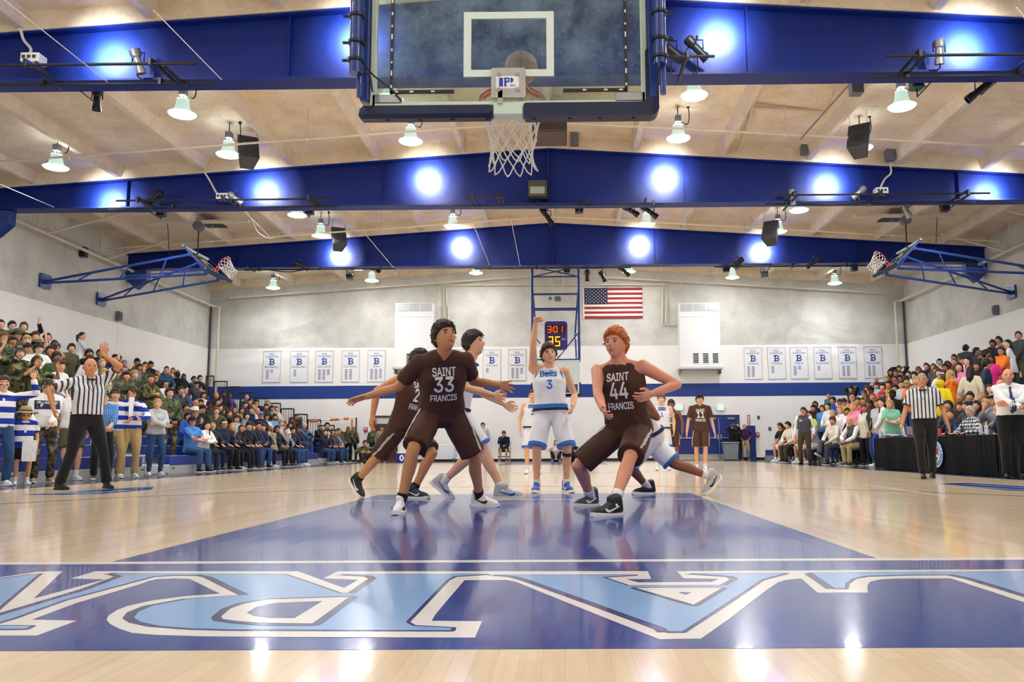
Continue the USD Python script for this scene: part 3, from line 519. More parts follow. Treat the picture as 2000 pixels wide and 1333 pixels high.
for x, s, nc, ex in sports:
    lab = f'white championship banner reading {s} with a blue letter B' if s else 'white championship banner mostly hidden behind the running players'
    if s == 'TENNIS': lab = f'white banner reading TENNIS, {ex} {"three" if nc == 3 else "one"} columns of years'
    b = thing('championship_banner', lab, 'banner', (x, FW, ZB0), group='championship banners on the far wall')
    part(b, 'cloth', onwall(prism(sbox(-.37, 0, .37, ZB1-ZB0), .012), (x, FW-.012, ZB0)), M_BCLOTH, world=True)
    part(b, 'rail', cat(bbox(x-.39, x+.39, FW-.035, FW-.002, ZB1-.01, ZB1+.02, .005), bbox(x-.39, x+.39, FW-.03, FW-.002, ZB0-.02, ZB0+.01, .005)), M_ALU, world=True)
    for d in (-1, 1): part(b, 'edge_cord', cyl((x+d*.375, FW-.02, ZB0), (x+d*.375, FW-.02, ZB1), .006, 5), M_GREY, world=True)
    def put(m, z): return onwall(m, (x, FW-.024, z))
    part(b, 'heading', cat(put(text('WCAL', .085, width=.24), ZB1-.17), put(text('CHAMPIONS', .085, width=.56), ZB1-.28)), M_BTXT, world=True)
    bm_ = prism(slabB(.24, .28), .002); part(b, 'letter_b', onwall(bm_, (x-.12, FW-.024, ZB1-.60)), mat('banner_blue_print', '1f3d94', .7), world=True)
    if s: part(b, 'sport_name', put(text(s, .085, width=min(.62, .075*len(s))), ZB1-.73), M_BTXT, world=True)
    rows = [[8, 3, 0], [4, 0, 0], [9, 9, 5], [9, 9, 0], [9, 9, 8]][sports.index((x, s, nc, ex)) % 5] if nc != 1 else [6, 0, 0]
    ln = [box(-.26+c*.19+.02*(nc < 3), -.26+c*.19+.12+.02*(nc < 3), -.0, .0015, -.018, .018).apply_translation((x, FW-.0262, ZB1-.80-.052*r-.02)) for c in range(nc) for r in range(rows[c])]
    if ln: part(b, 'year_lines', cat(*ln), M_BTXT2, world=True)
M_HV = mat('heater_white', 'eef0ef', .45); M_LOUV = mat('louvre_grey', 'c6cccd', .5)
for nm, u0, u1, ex in (('left', 772, 846, 'left of centre'), ('right', 1326, 1405, 'right of the flag')):
    d = .62; a, bq = aty(u0, 592, YF-d), aty(u1, 592, YF-d); x0, x1, zt = a[0], bq[0], a[2]; zb = aty(u0, 722, YF-d)[2]; w = x1-x0
    h = thing('wall_heater', f'tall white wall heater unit on the far wall, {ex}', 'heater', ((x0+x1)/2, YF-d/2, zb))
    part(h, 'cabinet', bbox(x0, x1, YF-d, FW, zb+.1, zt, .02), M_HV, world=True)
    part(h, 'seam', box(x0+.02, x1-.02, YF-d-.006, YF-d, zt-.62, zt-.60), M_LOUV, world=True)
    for k in range(3):
        g0 = x0+.03+k*(w-.06)/3; part(h, 'grille', cat(box(g0+.02, g0+(w-.06)/3-.02, YF-d-.012, YF-d, zt-.36, zt-.03), *[box(g0+.02, g0+(w-.06)/3-.02, YF-d-.02, YF-d-.012, zt-.35+.045*j, zt-.335+.045*j) for j in range(7)]), M_LOUV, world=True)
    for k in range(3):
        g0 = x0+w*(.32+.24*k); part(h, 'dark_louvre', cat(*[box(g0, g0+w*.13, YF-d-.015, YF-d, zb+.28+.085*j, zb+.33+.085*j) for j in range(5)]), M_BLACK, world=True)
        part(h, 'louvre_frame', cat(*[box(g0-.01, g0+w*.13+.01, YF-d-.02, YF-d, zb+.25+.085*j, zb+.275+.085*j) for j in range(6)]), M_HV, world=True)
    part(h, 'shelf', bbox(x0-.06, x1+.06, YF-d-.12, FW, zb, zb+.09, .015), M_LOUV, world=True)
    part(h, 'bracket', cat(box(x0, x0+.04, YF-d, FW, zb-.18, zb), box(x1-.04, x1, YF-d, FW, zb-.18, zb)), M_GREY, world=True)
def pipe(name, pts, r, m, lab, n=8): return solo(name, tube(pts, r, n), m, lab, 'pipe', smooth=True)
pipe('wall_pipe', [aty(868, 640, 30.85), aty(868, 557, 30.85), aty(1300, 556, 30.85), aty(1300, 630, 30.85)], .035, M_PIPE, 'cream pipe along the top of the far wall, turned down at both ends')
pipe('wall_pipe', [aty(876, 648, 30.9), aty(875, 600, 30.9), aty(872, 592, 30.9), aty(872, 562, 30.9)], .03, M_PIPE, 'cream pipe drop right of the left wall heater')
pipe('wall_pipe', [aty(1318, 634, 30.9), aty(1294, 634, 30.9), aty(1294, 548, 30.9)], .035, M_PIPE, 'cream pipe elbow running into the right wall heater')
for s, u in ((-1, 427), (1, 1748)):
    X = -14.78 if s < 0 else 14.92; sd = 'left' if s < 0 else 'right'
    pipe('side_wall_pipe', [(X, -6, 7.0), (X, 17, 6.93), (X, 30.6, 6.76), (X-s*.25, 30.7, 6.72), (X-s*.25, 30.75, .05)], .055, M_PIPE, f'long cream pipe high along the {sd} wall, turning down in the corner', 10)
    for k, yy in enumerate((18.8, 22.0, 25.0)): solo('pipe_brace', cat(cyl((X, yy, 6.9), (X, yy, zc(14.8)-.05), .03, 6), cyl((X, yy+.3, 6.85), (X-s*1.5, yy+1.6, zc(13.3)-.1), .03, 6)), M_PIPE, f'cream pipe brace on the {sd} wall pipe, {["nearest", "middle", "farthest"][k]}', 'pipe brace')
    pipe('corner_conduit', [(X+s*.2, 30.92, 6.9), (X+s*.2, 30.92, .2)], .03, M_DGREY, f'dark conduit running down the {sd} far corner')
for yy, nm in ((6.6, 'before the nearest beam'), (14.05, 'between the nearest and middle beams'), (21.75, 'between the middle and farthest beams'), (30.55, 'by the far wall')):
    xs = np.linspace(-14.4, 14.4, 13) if yy < 29 else np.linspace(-14.0, 14.2, 13)
    pts = [(x, yy, zc(x)-.78) for x in xs]
    if yy > 20 and yy < 22: pts = [(-14.4, yy, 6.95)]+pts+[(14.4, yy, 6.95)]
    t = thing('sprinkler_pipe', f'thin cream sprinkler pipe under the sloping ceiling {nm}', 'pipe', (0, yy, 8))
    part(t, 'pipe', tube(pts, .028, 8), M_PIPE, world=True)
    for k, x in enumerate(np.linspace(-11, 11, 5)): part(t, 'hanger', cat(cyl((x, yy, zc(x)-.78), (x, yy, zc(x)-.02), .008, 5), cyl((x, yy, zc(x)-.86), (x, yy, zc(x)-.78), .02, 6)), M_PIPE, world=True)
# doors in the far wall
M_DOOR = mat('blue_door_paint', '112c78', .45); M_KICK = mat('steel_kickplate', 'b9b6b2', .35, .7)
dz = aty(1390, 811, YF)[2]
d1 = thing('door_1', None, None, (6.5, FW, 0), kind='structure')
part(d1, 'frame', onwall(prism(sbox(5.16, 0, 7.88, dz).difference(sbox(5.24, 0, 7.80, dz-.07)), .05), (0, FW+.005, 0)), M_DOOR, world=True)
for k, (a, b) in enumerate(((5.25, 6.10), (6.11, 6.99), (7.01, 7.79))):
    lf = part(d1, 'leaf', bbox(a, b, FW-.03, FW, .01, dz-.075, .004), M_DOOR, world=True)
    part(lf, 'kickplate', box(a+.02, b-.02, FW-.036, FW-.03, .02, .26), M_KICK, world=True)
    part(lf, 'push_bar', cat(cyl((a+.06, FW-.09, .94), (b-.06, FW-.09, .94), .022, 8), bbox(a+.02, a+.10, FW-.11, FW-.03, .88, 1.08), bbox(b-.10, b-.02, FW-.11, FW-.03, .88, 1.08)), M_STEEL, world=True)
    part(lf, 'door_closer', cat(bbox(b-.42, b-.12, FW-.09, FW-.03, dz-.20, dz-.14), box(b-.45, b-.05, FW-.10, FW-.085, dz-.115, dz-.10)), M_STEEL, world=True)
d2 = thing('door_2', None, None, (-7.3, FW, 0), kind='structure'); M_BRD = mat('brown_door_paint', '4a2a26', .5)
part(d2, 'frame', onwall(prism(sbox(-7.78, 0, -6.72, 1.98).difference(sbox(-7.68, 0, -6.82, 1.90)), .06), (0, FW+.005, 0)), M_BRD, world=True)
lf = part(d2, 'leaf', bbox(-7.67, -6.83, FW-.03, FW, .01, 1.62, .004), M_BRD, world=True); part(d2, 'transom_glass', box(-7.67, -6.83, FW-.02, FW, 1.64, 1.89), mat('pale_glass', 'cfd6d8', .2), world=True)
part(lf, 'lever', cat(cyl((-6.93, FW-.08, .98), (-6.93, FW-.03, .98), .02, 8), cyl((-7.05, FW-.075, .98), (-6.92, FW-.075, .98), .012, 8)), M_STEEL, world=True)
M_EXIT = mat('exit_green', '7fe0a8', .5, emit='6ff0b0', estr=.9)
for k, u in enumerate((1326, 1406)):
    c = aty(u, 797, YF); t = thing('exit_sign', f"white exit sign with green lettering above the {'left' if k == 0 else 'right'} part of the blue doors", 'exit sign', (c[0], FW-.05, c[2]))
    part(t, 'case', bbox(-.17, .17, -.04, .05, -.13, .15, .01), M_WHITEP); part(t, 'panel', box(-.13, .13, -.046, -.04, -.09, .11), mat('exit_panel', 'dff5e8', .5, emit='c8f5dc', estr=.5)); part(t, 'lettering', onwall(text('EXIT', .12, True, width=.22), (0, -.047, -.05)), M_EXIT)
    part(t, 'emergency_lamp', cat(*[cyl((sx*.2, -.04, 0), (sx*.2, .03, 0), .035, 10) for sx in (-1, 1)]), M_WHITEP)
c = aty(1462, 822, YF); t = thing('extinguisher_sign', 'tall red and white sign on the wall right of the blue doors', 'sign', (c[0], FW, c[2])); part(t, 'panel', box(-.06, .06, -.012, 0, -.24, .24), M_WHITEP); part(t, 'red_border', onwall(prism(sbox(-.06, -.24, .06, .24).difference(sbox(-.03, -.2, .03, .2)), .003), (0, -.012, 0)), mat('sign_red', 'c8323a', .5)); 
part(t, 'lettering', cat(*[box(-.018, .018, -.016, -.012, z, z+.018) for z in np.arange(-.18, .17, .04)]), mat('sign_red', 'c8323a', .5))
for nm, u, v, lab in (('fire_alarm', 1479, 850, 'small red fire alarm right of the blue doors'), ('fire_alarm', 715, 840, 'small red fire alarm left of the brown door')):
    c = aty(u, v, YF); t = thing(nm, lab, 'fire alarm', (c[0], FW, c[2])); part(t, 'case', bbox(-.08, .08, -.06, 0, -.10, .10), mat('alarm_red', 'a83848', .5)); part(t, 'strobe', bbox(-.04, .04, -.075, -.06, .0, .06), M_WHITEP)
for u, v in ((1481, 816), (1503, 838), (1504, 883)):
    c = aty(u, v, YF); t = thing('wall_box', f"small grey {'sensor' if v < 820 else 'switch' if v < 860 else 'socket'} plate on the far wall right of the red alarm", 'wall plate', (c[0], FW, c[2])); part(t, 'plate', bbox(-.06, .06, -.025, 0, -.08, .08), M_GREY); part(t, 'face', bbox(-.03, .03, -.032, -.025, -.05, .05), M_DGREY)
c = atz(1482, 904, 0); tc = thing('trash_can', 'grey plastic trash can standing by the far wall right of the doors', 'trash can', (c[0], 29.9, 0)); M_TC = mat('grey_plastic', '8f9798', .5)
w0, w1 = .24, .30
part(tc, 'bin', trimesh.Trimesh(np.array([(sx*w, sy*w*.8, z) for w, z in ((w0, 0), (w1, .72)) for sx in (-1, 1) for sy in (-1, 1)])).convex_hull, M_TC); part(tc, 'rim', bbox(-.33, .33, -.28, .28, .70, .76, .02), M_TC); part(tc, 'base', bbox(-.25, .25, -.21, .21, 0, .05), M_DGREY)
c = aty(1469, 853, 30.8); t = thing('wall_pad', 'navy panel leaning on the wall behind the man in the purple sweater', 'panel', (c[0], 30.8, 0)); part(t, 'board', bbox(-.22, .14, -.04, .10, 0, 1.45, .01), M_DOOR); part(t, 'edge', bbox(-.24, -.22, -.045, .105, 0, 1.45, .005), M_BTUBE)
# far-left corner: goal frame with orange tape, cooler, table
gx0, gx1 = aty(606, 823, 30.3), aty(696, 816, 30.3)
t = thing('portable_goal_frame', 'white pole frame with orange tape behind the far end of the left bleachers', 'goal frame', (gx1[0], 30.3, 0))
M_TAPE = mat('orange_tape', 'ee7a3c', .5)
part(t, 'top_pole', cyl(gx0, gx1, .03, 8), M_WHITEP, world=True); part(t, 'upright', cyl((gx1[0], 30.3, 0), gx1, .03, 8), M_BLACK, world=True); part(t, 'upright', cyl((gx1[0]-.2, 30.4, 0), (gx1[0]-.2, 30.4, 2.0), .025, 8), M_WHITEP, world=True)
for a, b in ((605, 622), (645, 662), (672, 681)): part(t, 'tape_band', cyl(aty(a, 823.5-(a-606)*.075, 30.28), aty(b, 823.5-(b-606)*.075, 30.28), .055, 8), M_TAPE, world=True)
part(t, 'tape_band', cyl((gx1[0]-.2, 30.38, 1.5), (gx1[0]-.2, 30.38, 1.8), .035, 8), M_TAPE, world=True)
c = atz(783, 905, 0); t = thing('cooler', 'blue drink cooler with a white emblem on the floor at the far end', 'cooler', (c[0], 28.9, 0)); part(t, 'tank', lathe([(0, 0), (.22, 0), (.24, .05), (.24, .38), (0, .38)], 20), mat('cooler_blue', '2a2fb0', .4), 40); part(t, 'lid', lathe([(0, .38), (.25, .38), (.25, .44), (0, .46)], 20), M_WHITEP, 40); part(t, 'emblem', onwall(prism(Polygon([(.09*math.cos(a), .12*math.sin(a)) for a in np.linspace(0, 6.28, 20)]).difference(sbox(-.03, -.06, .03, .06)), .01), (0, -.235, .2)), M_WHITEP)
c = atz(862, 903, 0); t = thing('folding_table', 'white draped table by the far wall behind the running players', 'table', (c[0], 29.6, 0)); part(t, 'tabletop', bbox(-.75, .75, -.35, .35, .70, .74), M_WHITEP); part(t, 'drape', cat(box(-.72, .72, -.355, -.345, .18, .70), box(-.74, -.73, -.35, .35, .18, .7), box(.73, .74, -.35, .35, .18, .7)), mat('table_drape', 'dfe6f0', .8))
for sx in (-.65, .65):
    for sy in (-.28, .28): part(t, 'leg', cyl((sx, sy, 0), (sx, sy, .70), .02, 8), M_GREY)
ORDW = ['first', 'second', 'third', 'fourth', 'fifth', 'sixth', 'seventh', 'eighth', 'ninth', 'tenth']
PIPES = []
# ================================================================ battens, stage lights, speakers on the beams
M_FIX = mat('black_fixture', '202328', .4, .2); M_FIXG = mat('silver_fixture', '9a9da0', .4, .6); M_LENSD = mat('dark_lens', '39444c', .1, coat=1.0); M_TEAL = mat('teal_fixture', '1c5a58', .4)
ZP = 6.82
def batten(label, a, b, arms):
    P, Q = atz(*a, ZP), atz(*b, ZP); c = (P+Q)/2
    y = c[1]; P[1] = Q[1] = y; PIPES.append((P, Q))
    t = thing('lighting_batten', label, 'lighting pipe', c); part(t, 'pipe', cyl(P, Q, .024, 10), M_BLACK, world=True)
    for k, f in enumerate(arms):
        p = P+(Q-P)*f; yb_ = min(BEAMS, key=lambda q: abs(q-y)); ye = min(max(y, yb_-.2), yb_+.2); part(t, 'clamp', cat(bbox(p[0]-.03, p[0]+.03, y-.05, y+.05, ZP-.04, 6.915, .008), box(p[0]-.02, p[0]+.02, min(y, ye)-.01, max(y, ye)+.01, 6.88, 6.919)), M_FIX, world=True)
for lab, a, b, arms in [('front lighting pipe on the nearest beam, left end', (-60, 128), (383, 124), (.25, .8)), ('rear lighting pipe under the nearest beam, left end', (-60, 166), (420, 163), (.3, .78)),
    ('front lighting pipe on the nearest beam, right end', (1732, 107), (2060, 107), (.2, .9)), ('rear lighting pipe under the nearest beam, right end', (1700, 148), (2060, 148), (.2, .8)), ('short lighting pipe on the nearest beam right of the backboard', (1290, 110), (1395, 111), (.5,)),
    ('front lighting pipe on the middle beam, left part', (228, 393), (644, 388), (.1, .5, .9)), ('rear lighting pipe under the middle beam, left part', (300, 406), (658, 404), (.1, .9)), ('front lighting pipe on the middle beam, right part', (1510, 380), (1931, 379), (.1, .5, .9)), ('rear lighting pipe under the middle beam, right part', (1495, 398), (1904, 396), (.1, .5, .9)),
    ('short lighting pipe on the middle beam below the net', (907, 386), (988, 385), (.2, .8)), ('long lighting pipe under the middle beam at its centre', (886, 402), (1297, 399), (.15, .4, .6, .8, .95)),
    ('lighting pipe under the farthest beam, left part', (478, 528), (772, 525), (.1, .5, .9)), ('lighting pipe under the farthest beam at its centre', (926, 525), (1232, 523), (.1, .4, .9)), ('lighting pipe under the farthest beam, right part', (1395, 522), (1700, 519), (.15, .5, .85))]: batten(lab, a, b, arms)
ARMS = [(318, 128, 368, 172), (70, 122, 118, 174), (1805, 108, 1762, 156), (1342, 112, 1325, 158), (275, 393, 300, 413), (603, 388, 622, 410), (1560, 379, 1530, 411), (1720, 379, 1697, 402), (1895, 379, 1862, 401), (920, 388, 925, 407), (981, 387, 985, 405), (1149, 386, 1149, 402), (1262, 386, 1258, 400), (480, 520, 498, 531), (1450, 516, 1436, 527), (1510, 515, 1496, 531), (1555, 515, 1545, 525)]
for k, (u0, v0, u1, v1) in enumerate(ARMS):
    z = 6.88; P, Q = atz(u0, v0, z), atz(u1, v1, z); where = 'nearest' if v0 < 200 else 'middle' if v0 < 450 else 'farthest'
    rank = sorted(q[0] for q in ARMS if (q[1] < 200, q[1] < 450) == (v0 < 200, v0 < 450)).index(u0)
    solo('bracket_arm', cyl(P, Q, .028, 6), M_FIX, f'black cross arm under the {where} roof beam, {ORDW[rank]} from the left', 'bracket arm', group='cross arms under the roof beams')
def hang(t, c, up=.2):
    yb_ = min(BEAMS, key=lambda q: abs(q-c[1])); ye = min(max(c[1], yb_-.19), yb_+.19)
    part(t, 'hanger', tube([c+np.array([0, 0, min(up, 6.9-c[2]) if c[2] < 6.7 else 0]), (c[0], c[1], 6.90), (c[0], ye, 6.915)], .014, 6), M_FIX, world=True)
def along(p, q, prof, n=14):
    m = lathe(prof, n); a, b, d = frame(np.asarray(q)-np.asarray(p)); T = np.eye(4); T[:3, 0] = a; T[:3, 1] = b; T[:3, 2] = d; T[:3, 3] = p; m.apply_transform(T); return m
def spot(label, back, front, y, m=None):
    """Ellipsoidal stage light: lamp house at the back, barrel, gate ring, lens tube."""
    m = m or M_FIX; p, q = aty(*back, y), aty(*front, y); d = (q-p)/np.linalg.norm(q-p); L = max(.42, np.linalg.norm(q-p)); q = p+d*L
    q = q+np.array([0, -.12 if label.count('towards') else .10, 0]); c = (p+q)/2
    t = thing('stage_light', label, 'stage light', c)
    part(t, 'lamp_house', along(p, q, [(0, 0), (.06, .0), (.085, .03), (.085, L*.30), (.06, L*.36), (0, L*.36)]), m, 40, world=True)
    part(t, 'barrel', along(p, q, [(0, L*.34), (.055, L*.34), (.065, L*.42), (.065, L*.80), (0, L*.80)]), m, 40, world=True)
    part(t, 'lens_hood', along(p, q, [(.0, L*.78), (.078, L*.78), (.082, L), (.070, L), (.066, L*.9), (0, L*.9)]), m, 40, world=True)
    part(t, 'lens', along(p, q, [(0, L*.93), (.066, L*.93), (.066, L*.91), (0, L*.91)]), M_LENSD, world=True)
    part(t, 'cooling_fin', cat(*[along(p, q, [(.085, L*f), (.095, L*f), (.095, L*(f+.02)), (.085, L*(f+.02))]) for f in (.06, .12, .18, .24)]), m, world=True)
    part(t, 'yoke', cat(tube([c+np.array([-.10, 0, .0]), c+np.array([-.10, 0, .16]), c+np.array([.10, 0, .16]), c+np.array([.10, 0, 0])], .012, 6), cyl(c+np.array([0, 0, .16]), c+np.array([0, 0, .24]), .02, 6)), M_FIX, world=True)
    hang(t, c)
def par(label, u, v, y, m=None):
    m = m or M_FIX; c = aty(u, v, y); t = thing('stage_flood', label, 'stage light', c)
    part(t, 'housing', bbox(-.11, .11, -.10, .10, -.12, .10, .02), m); part(t, 'lens', bbox(-.085, .085, -.112, -.10, -.095, .075, .01), M_LENSD); part(t, 'yoke', tube([(-.13, 0, 0), (-.13, 0, .17), (.13, 0, .17), (.13, 0, 0)], .012, 6), m); part(t, 'barn_door', bbox(-.10, .10, -.17, -.11, -.13, -.12, .004), m); hang(t, c)
Y1, Y2, Y3 = 9.9, 17.3, 24.5
for lab, a, b, y, m in [('black stage light hanging below the nearest beam at far left', (190, 172), (183, 214), 10.3, None), ('silver stage light upright on the front pipe, nearest beam, left', (262, 96), (268, 124), 9.2, M_FIXG),
    ('dark stage light right of the backboard, left of a pair', (1288, 77), (1334, 112), 9.2, None), ('dark stage light right of the backboard, right of a pair', (1341, 74), (1384, 112), 9.2, None), ('silver stage light upright on the nearest beam, right end', (1834, 76), (1838, 106), 9.2, M_FIXG), ('long black stage light below the nearest beam at far right', (1942, 153), (1894, 192), 10.3, None),
    ('black stage light on the middle beam, left, above the coiled cable', (317, 377), (286, 393), 16.6, None), ('silver stage light on the middle beam, left, beside the white box', (446, 378), (471, 397), 16.6, M_FIXG), ('black stage light hanging under the middle beam at the ridge', (1057, 405), (1080, 439), 17.8, None),
    ('black stage light under the middle beam, left of the pair right of the ridge', (1217, 402), (1248, 419), 17.6, None), ('black stage light under the middle beam, right of the pair right of the ridge', (1253, 402), (1285, 423), 17.6, None), ('silver stage light upright on the middle beam, right', (1546, 369), (1549, 386), 16.6, M_FIXG), ('silver stage light tilted up on the middle beam, right of centre', (1690, 366), (1667, 386), 16.6, M_FIXG), ('silver stage light hanging below the middle beam near the right hoist', (1758, 388), (1780, 424), 17.6, M_FIXG),
    ('black stage light on the farthest beam, leftmost', (573, 513), (601, 525), 23.8, None), ('black stage light on the farthest beam, left of the far frame', (714, 512), (742, 530), 24.6, None), ('black stage light under the farthest beam, right of the far frame', (1206, 518), (1230, 538), 24.6, None), ('black stage light on the farthest beam, right part, left one', (1452, 505), (1431, 520), 23.8, None), ('black stage light on the farthest beam, right part, right one', (1603, 503), (1577, 522), 23.8, None), ('small black stage light hanging under the farthest beam by the far frame', (1147, 527), (1147, 543), 24.6, None), ('coiled black stage light under the farthest beam above the flag', (1172, 530), (1178, 541), 24.6, None)]: spot(lab, a, b, y, m)
for lab, u, v, y, m in [('teal square flood light below the nearest beam, right', 1790, 163, 10.4, M_TEAL), ('black flood light below the middle beam, far left', 315, 415, 17.8, None), ('black flood light below the middle beam, right of the left pipe', 605, 411, 17.8, None), ('black flood light under the middle beam right of the ridge', 1131, 408, 17.6, None), ('black flood light below the middle beam, right end', 1845, 405, 17.8, None), ('black flood light under the farthest beam at the far frame', 1107, 527, 24.6, None), ('black flood light under the farthest beam, right, first', 1418, 525, 24.6, None), ('black flood light under the farthest beam, right, second', 1493, 535, 24.6, None), ('teal flood light under the farthest beam, right, last', 1668, 524, 24.6, M_TEAL), ('teal flood light under the farthest beam at left', 683, 541, 25.0, M_TEAL)]: par(lab, u, v, y, m)
c = aty(1050, 370, 16.7); t = thing('floodlight', 'big grey floodlight on the middle beam at the ridge', 'floodlight', c); part(t, 'housing', bbox(-.25, .25, -.1, .16, -.2, .22, .03), mat('bronze_housing', '4d4f49', .45)); part(t, 'glass', bbox(-.19, .19, -.115, -.10, -.15, .05, .01), mat('flood_glass', 'a7b3ae', .1, coat=1.0)); part(t, 'visor', bbox(-.22, .22, -.16, -.10, .06, .20, .01), mat('bronze_housing', '4d4f49', .45)); part(t, 'bracket', tube([(-.28, 0, 0), (-.28, 0, -.24), (.28, 0, -.24), (.28, 0, 0)], .018, 6), M_BLACK)
c = atz(1074, 258, 7.95); t = thing('ceiling_unit', 'flat brown box under the ceiling right of the net', 'ceiling unit', (c[0], c[1], 7.95)); part(t, 'case', bbox(-.40, .40, -.5, .5, -.16, .16, .02), mat('brown_case', '4c4140', .5)); part(t, 'mount', bbox(-.06, .06, -.06, .06, .16, .8), M_GREY); part(t, 'cover', bbox(-.36, .36, -.46, .46, -.175, -.16, .005), mat('brown_cover', '564a49', .5))
for k, (u, v, y) in enumerate([(1672, 168, 10.6), (1572, 290, 16.6), (1738, 302, 16.6), (1122, 272, 16.6)]):
    c = aty(u, v, y); t = thing('junction_box', f"grey junction box on a ceiling rib, {['high right below the nearest beam', 'left of the right-hand speaker', 'right of the right-hand speaker', 'at the ridge above the middle beam'][k]}", 'junction box', c); part(t, 'case', bbox(-.11, .11, -.10, .10, -.17, .17, .01), M_GREY); part(t, 'conduit', cyl((0, 0, .17), (0, 2.2 if k else 3.5, .35), .018, 6), M_GREY)
def speaker(label, u, v, y, tilt, yaw):
    c = aty(u, v, y); t = thing('loudspeaker', label, 'loudspeaker', c); R = rotm(yaw, (0, 0, 1))@rotm(tilt, (1, 0, 0))
    def T(m): m.apply_transform(R); return m
    cab = trimesh.Trimesh(np.array([(sx*w, y_, sz*.36) for w, y_ in ((.24, -.20), (.15, .20)) for sx in (-1, 1) for sz in (-1, 1)])).convex_hull
    part(t, 'cabinet', T(cab), mat('speaker_grey', '46484d', .6)); part(t, 'grille', T(bbox(-.215, .215, -.225, -.20, -.335, .335, .01)), mat('speaker_grille', '33353a', .7, bump=.6, bscale=120)); part(t, 'woofer', T(cyl((0, -.228, -.12), (0, -.222, -.12), .15, 20)), mat('speaker_cone', '28292d', .6)); part(t, 'horn', T(bbox(-.12, .12, -.232, -.222, .14, .26, .02)), mat('speaker_cone', '28292d', .6))
    part(t, 'hanging_wire', cat(*[cyl((sx*.2, .05, .2), (sx*.2, .05, max(.6, zc(c[0])-c[2]-.05)), .006, 5) for sx in (-1, 1)]), M_STEEL)
speaker('grey loudspeaker hanging beside a lamp, left, before the middle beam', 483, 298, 14.9, -.5, .5); speaker('grey loudspeaker hanging before a lamp, right, before the middle beam', 1680, 276, 14.1, -.5, -.55)
speaker('grey loudspeaker hanging at left before the farthest beam', 660, 468, 22.6, -.5, .5); speaker('grey loudspeaker hanging before a lamp, right, before the farthest beam', 1507, 456, 21.2, -.5, -.55)
for k, (u, v, y, pts) in enumerate([(66, 118, 9.3, [(58, 108), (60, 95), (45, 75), (38, 40)]), (437, 386, 16.7, [(425, 380), (420, 372), (408, 350), (392, 325), (386, 316)]), (1720, 375, 16.7, [(1720, 366), (1728, 350), (1740, 338), (1738, 318)])]):
    c = aty(u, v, y); t = thing('dimmer_box', f"white dimmer box with a curved conduit on the {['nearest beam, left', 'middle beam, left', 'middle beam, right'][k]}", 'dimmer box', c); part(t, 'case', bbox(-.16, .16, -.12, .12, -.07, .09, .01), M_WHITEP); part(t, 'socket', cat(*[bbox(-.13+.09*j, -.07+.09*j, -.13, -.12, -.02, .04, .005) for j in range(3)]), M_DGREY)
    part(t, 'conduit', tube(smoothline([aty(a, b, y+.15) for a, b in pts], 5), .025, 8), M_WCABLE, world=True)
CAB = [[(100, 128, 9.25), (92, 150, 9.6), (130, 165, 10.0), (190, 168, 10.2)], [(240, 126, 9.25), (255, 140, 9.2), (262, 128, 9.2)], [(95, 168, 10.2), (60, 180, 10.2), (0, 183, 10.2)], [(255, 393, 16.6), (252, 415, 17.4), (266, 421, 17.5), (272, 400, 16.9), (258, 398, 16.7)], [(330, 395, 16.6), (370, 402, 16.7), (420, 392, 16.6)], [(1610, 380, 16.6), (1640, 388, 16.6), (1672, 378, 16.6)], [(1790, 400, 17.6), (1830, 412, 17.6), (1880, 398, 17.6)], [(1575, 399, 17.6), (1590, 412, 17.6), (1600, 400, 17.6)], [(1148, 402, 17.6), (1143, 414, 17.6), (1157, 415, 17.6), (1152, 402, 17.6)], [(540, 529, 24.6), (575, 540, 24.6), (610, 528, 24.6)], [(1600, 522, 24.6), (1620, 528, 24.6), (1640, 521, 24.6)], [(1100, 524, 24.6), (1150, 532, 24.6), (1200, 523, 24.6)], [(1880, 148, 10.3), (1960, 168, 10.3), (2010, 145, 10.3)]]
def snap(p):
    return min((P+(Q-P)*np.clip((p-P)@(Q-P)/((Q-P)@(Q-P)), 0, 1) for P, Q in PIPES), key=lambda q: np.linalg.norm(q-p))
for k, pts in enumerate(CAB):
    bi_ = lambda q: 0 if q[0][2] < 12 else 1 if q[0][2] < 20 else 2
    rank = sorted(q[0][0] for q in CAB if bi_(q) == bi_(pts)).index(pts[0][0]); w3 = [aty(*q) for q in pts]; w3[0], w3[-1] = snap(w3[0]), snap(w3[-1])
    for q in w3[1:-1]: q[1] = (w3[0][1]+w3[-1][1])/2-.03; q[2] = min(q[2], ZP-.03)
    solo('cable', tube(smoothline(w3, 6), .014 if pts[0][2] < 12 else .018, 6), M_CABLE, f"black cable drooping from a lighting pipe, {['nearest', 'middle', 'farthest'][bi_(pts)]} beam, {ORDW[rank]} from the left", 'cable', group='cable loops on the lighting pipes')
for k, (a, b) in enumerate([((-10, -15, 6.0), (212, 162, 9.4)), ((300, 20, 7.6), (433, 156, 9.4)), ((-5, 358, 13.0), (106, 405, 16.8)), ((1985, 15, 6.3), (2020, 60, 7.5)), ((470, 406, 17.2), (528, 464, 21.5)), ((712, 456, 21.7), (772, 527, 24.0)), ((922, 432, 21.0), (957, 520, 24.0)), ((998, 429, 21.0), (1016, 520, 24.0))]):
    solo('tension_wire', cyl(aty(*a), aty(*b), .008 if k < 2 else .010, 5), M_WCABLE, f"thin pale wire slanting under the ceiling, {['far upper left', 'left of the backboard', 'left edge below the nearest beam', 'right edge', 'left of centre under the middle beam', 'left of centre at the farthest beam', 'at the farthest beam left of the ridge', 'at the farthest beam nearest the ridge'][k]}", 'wire')
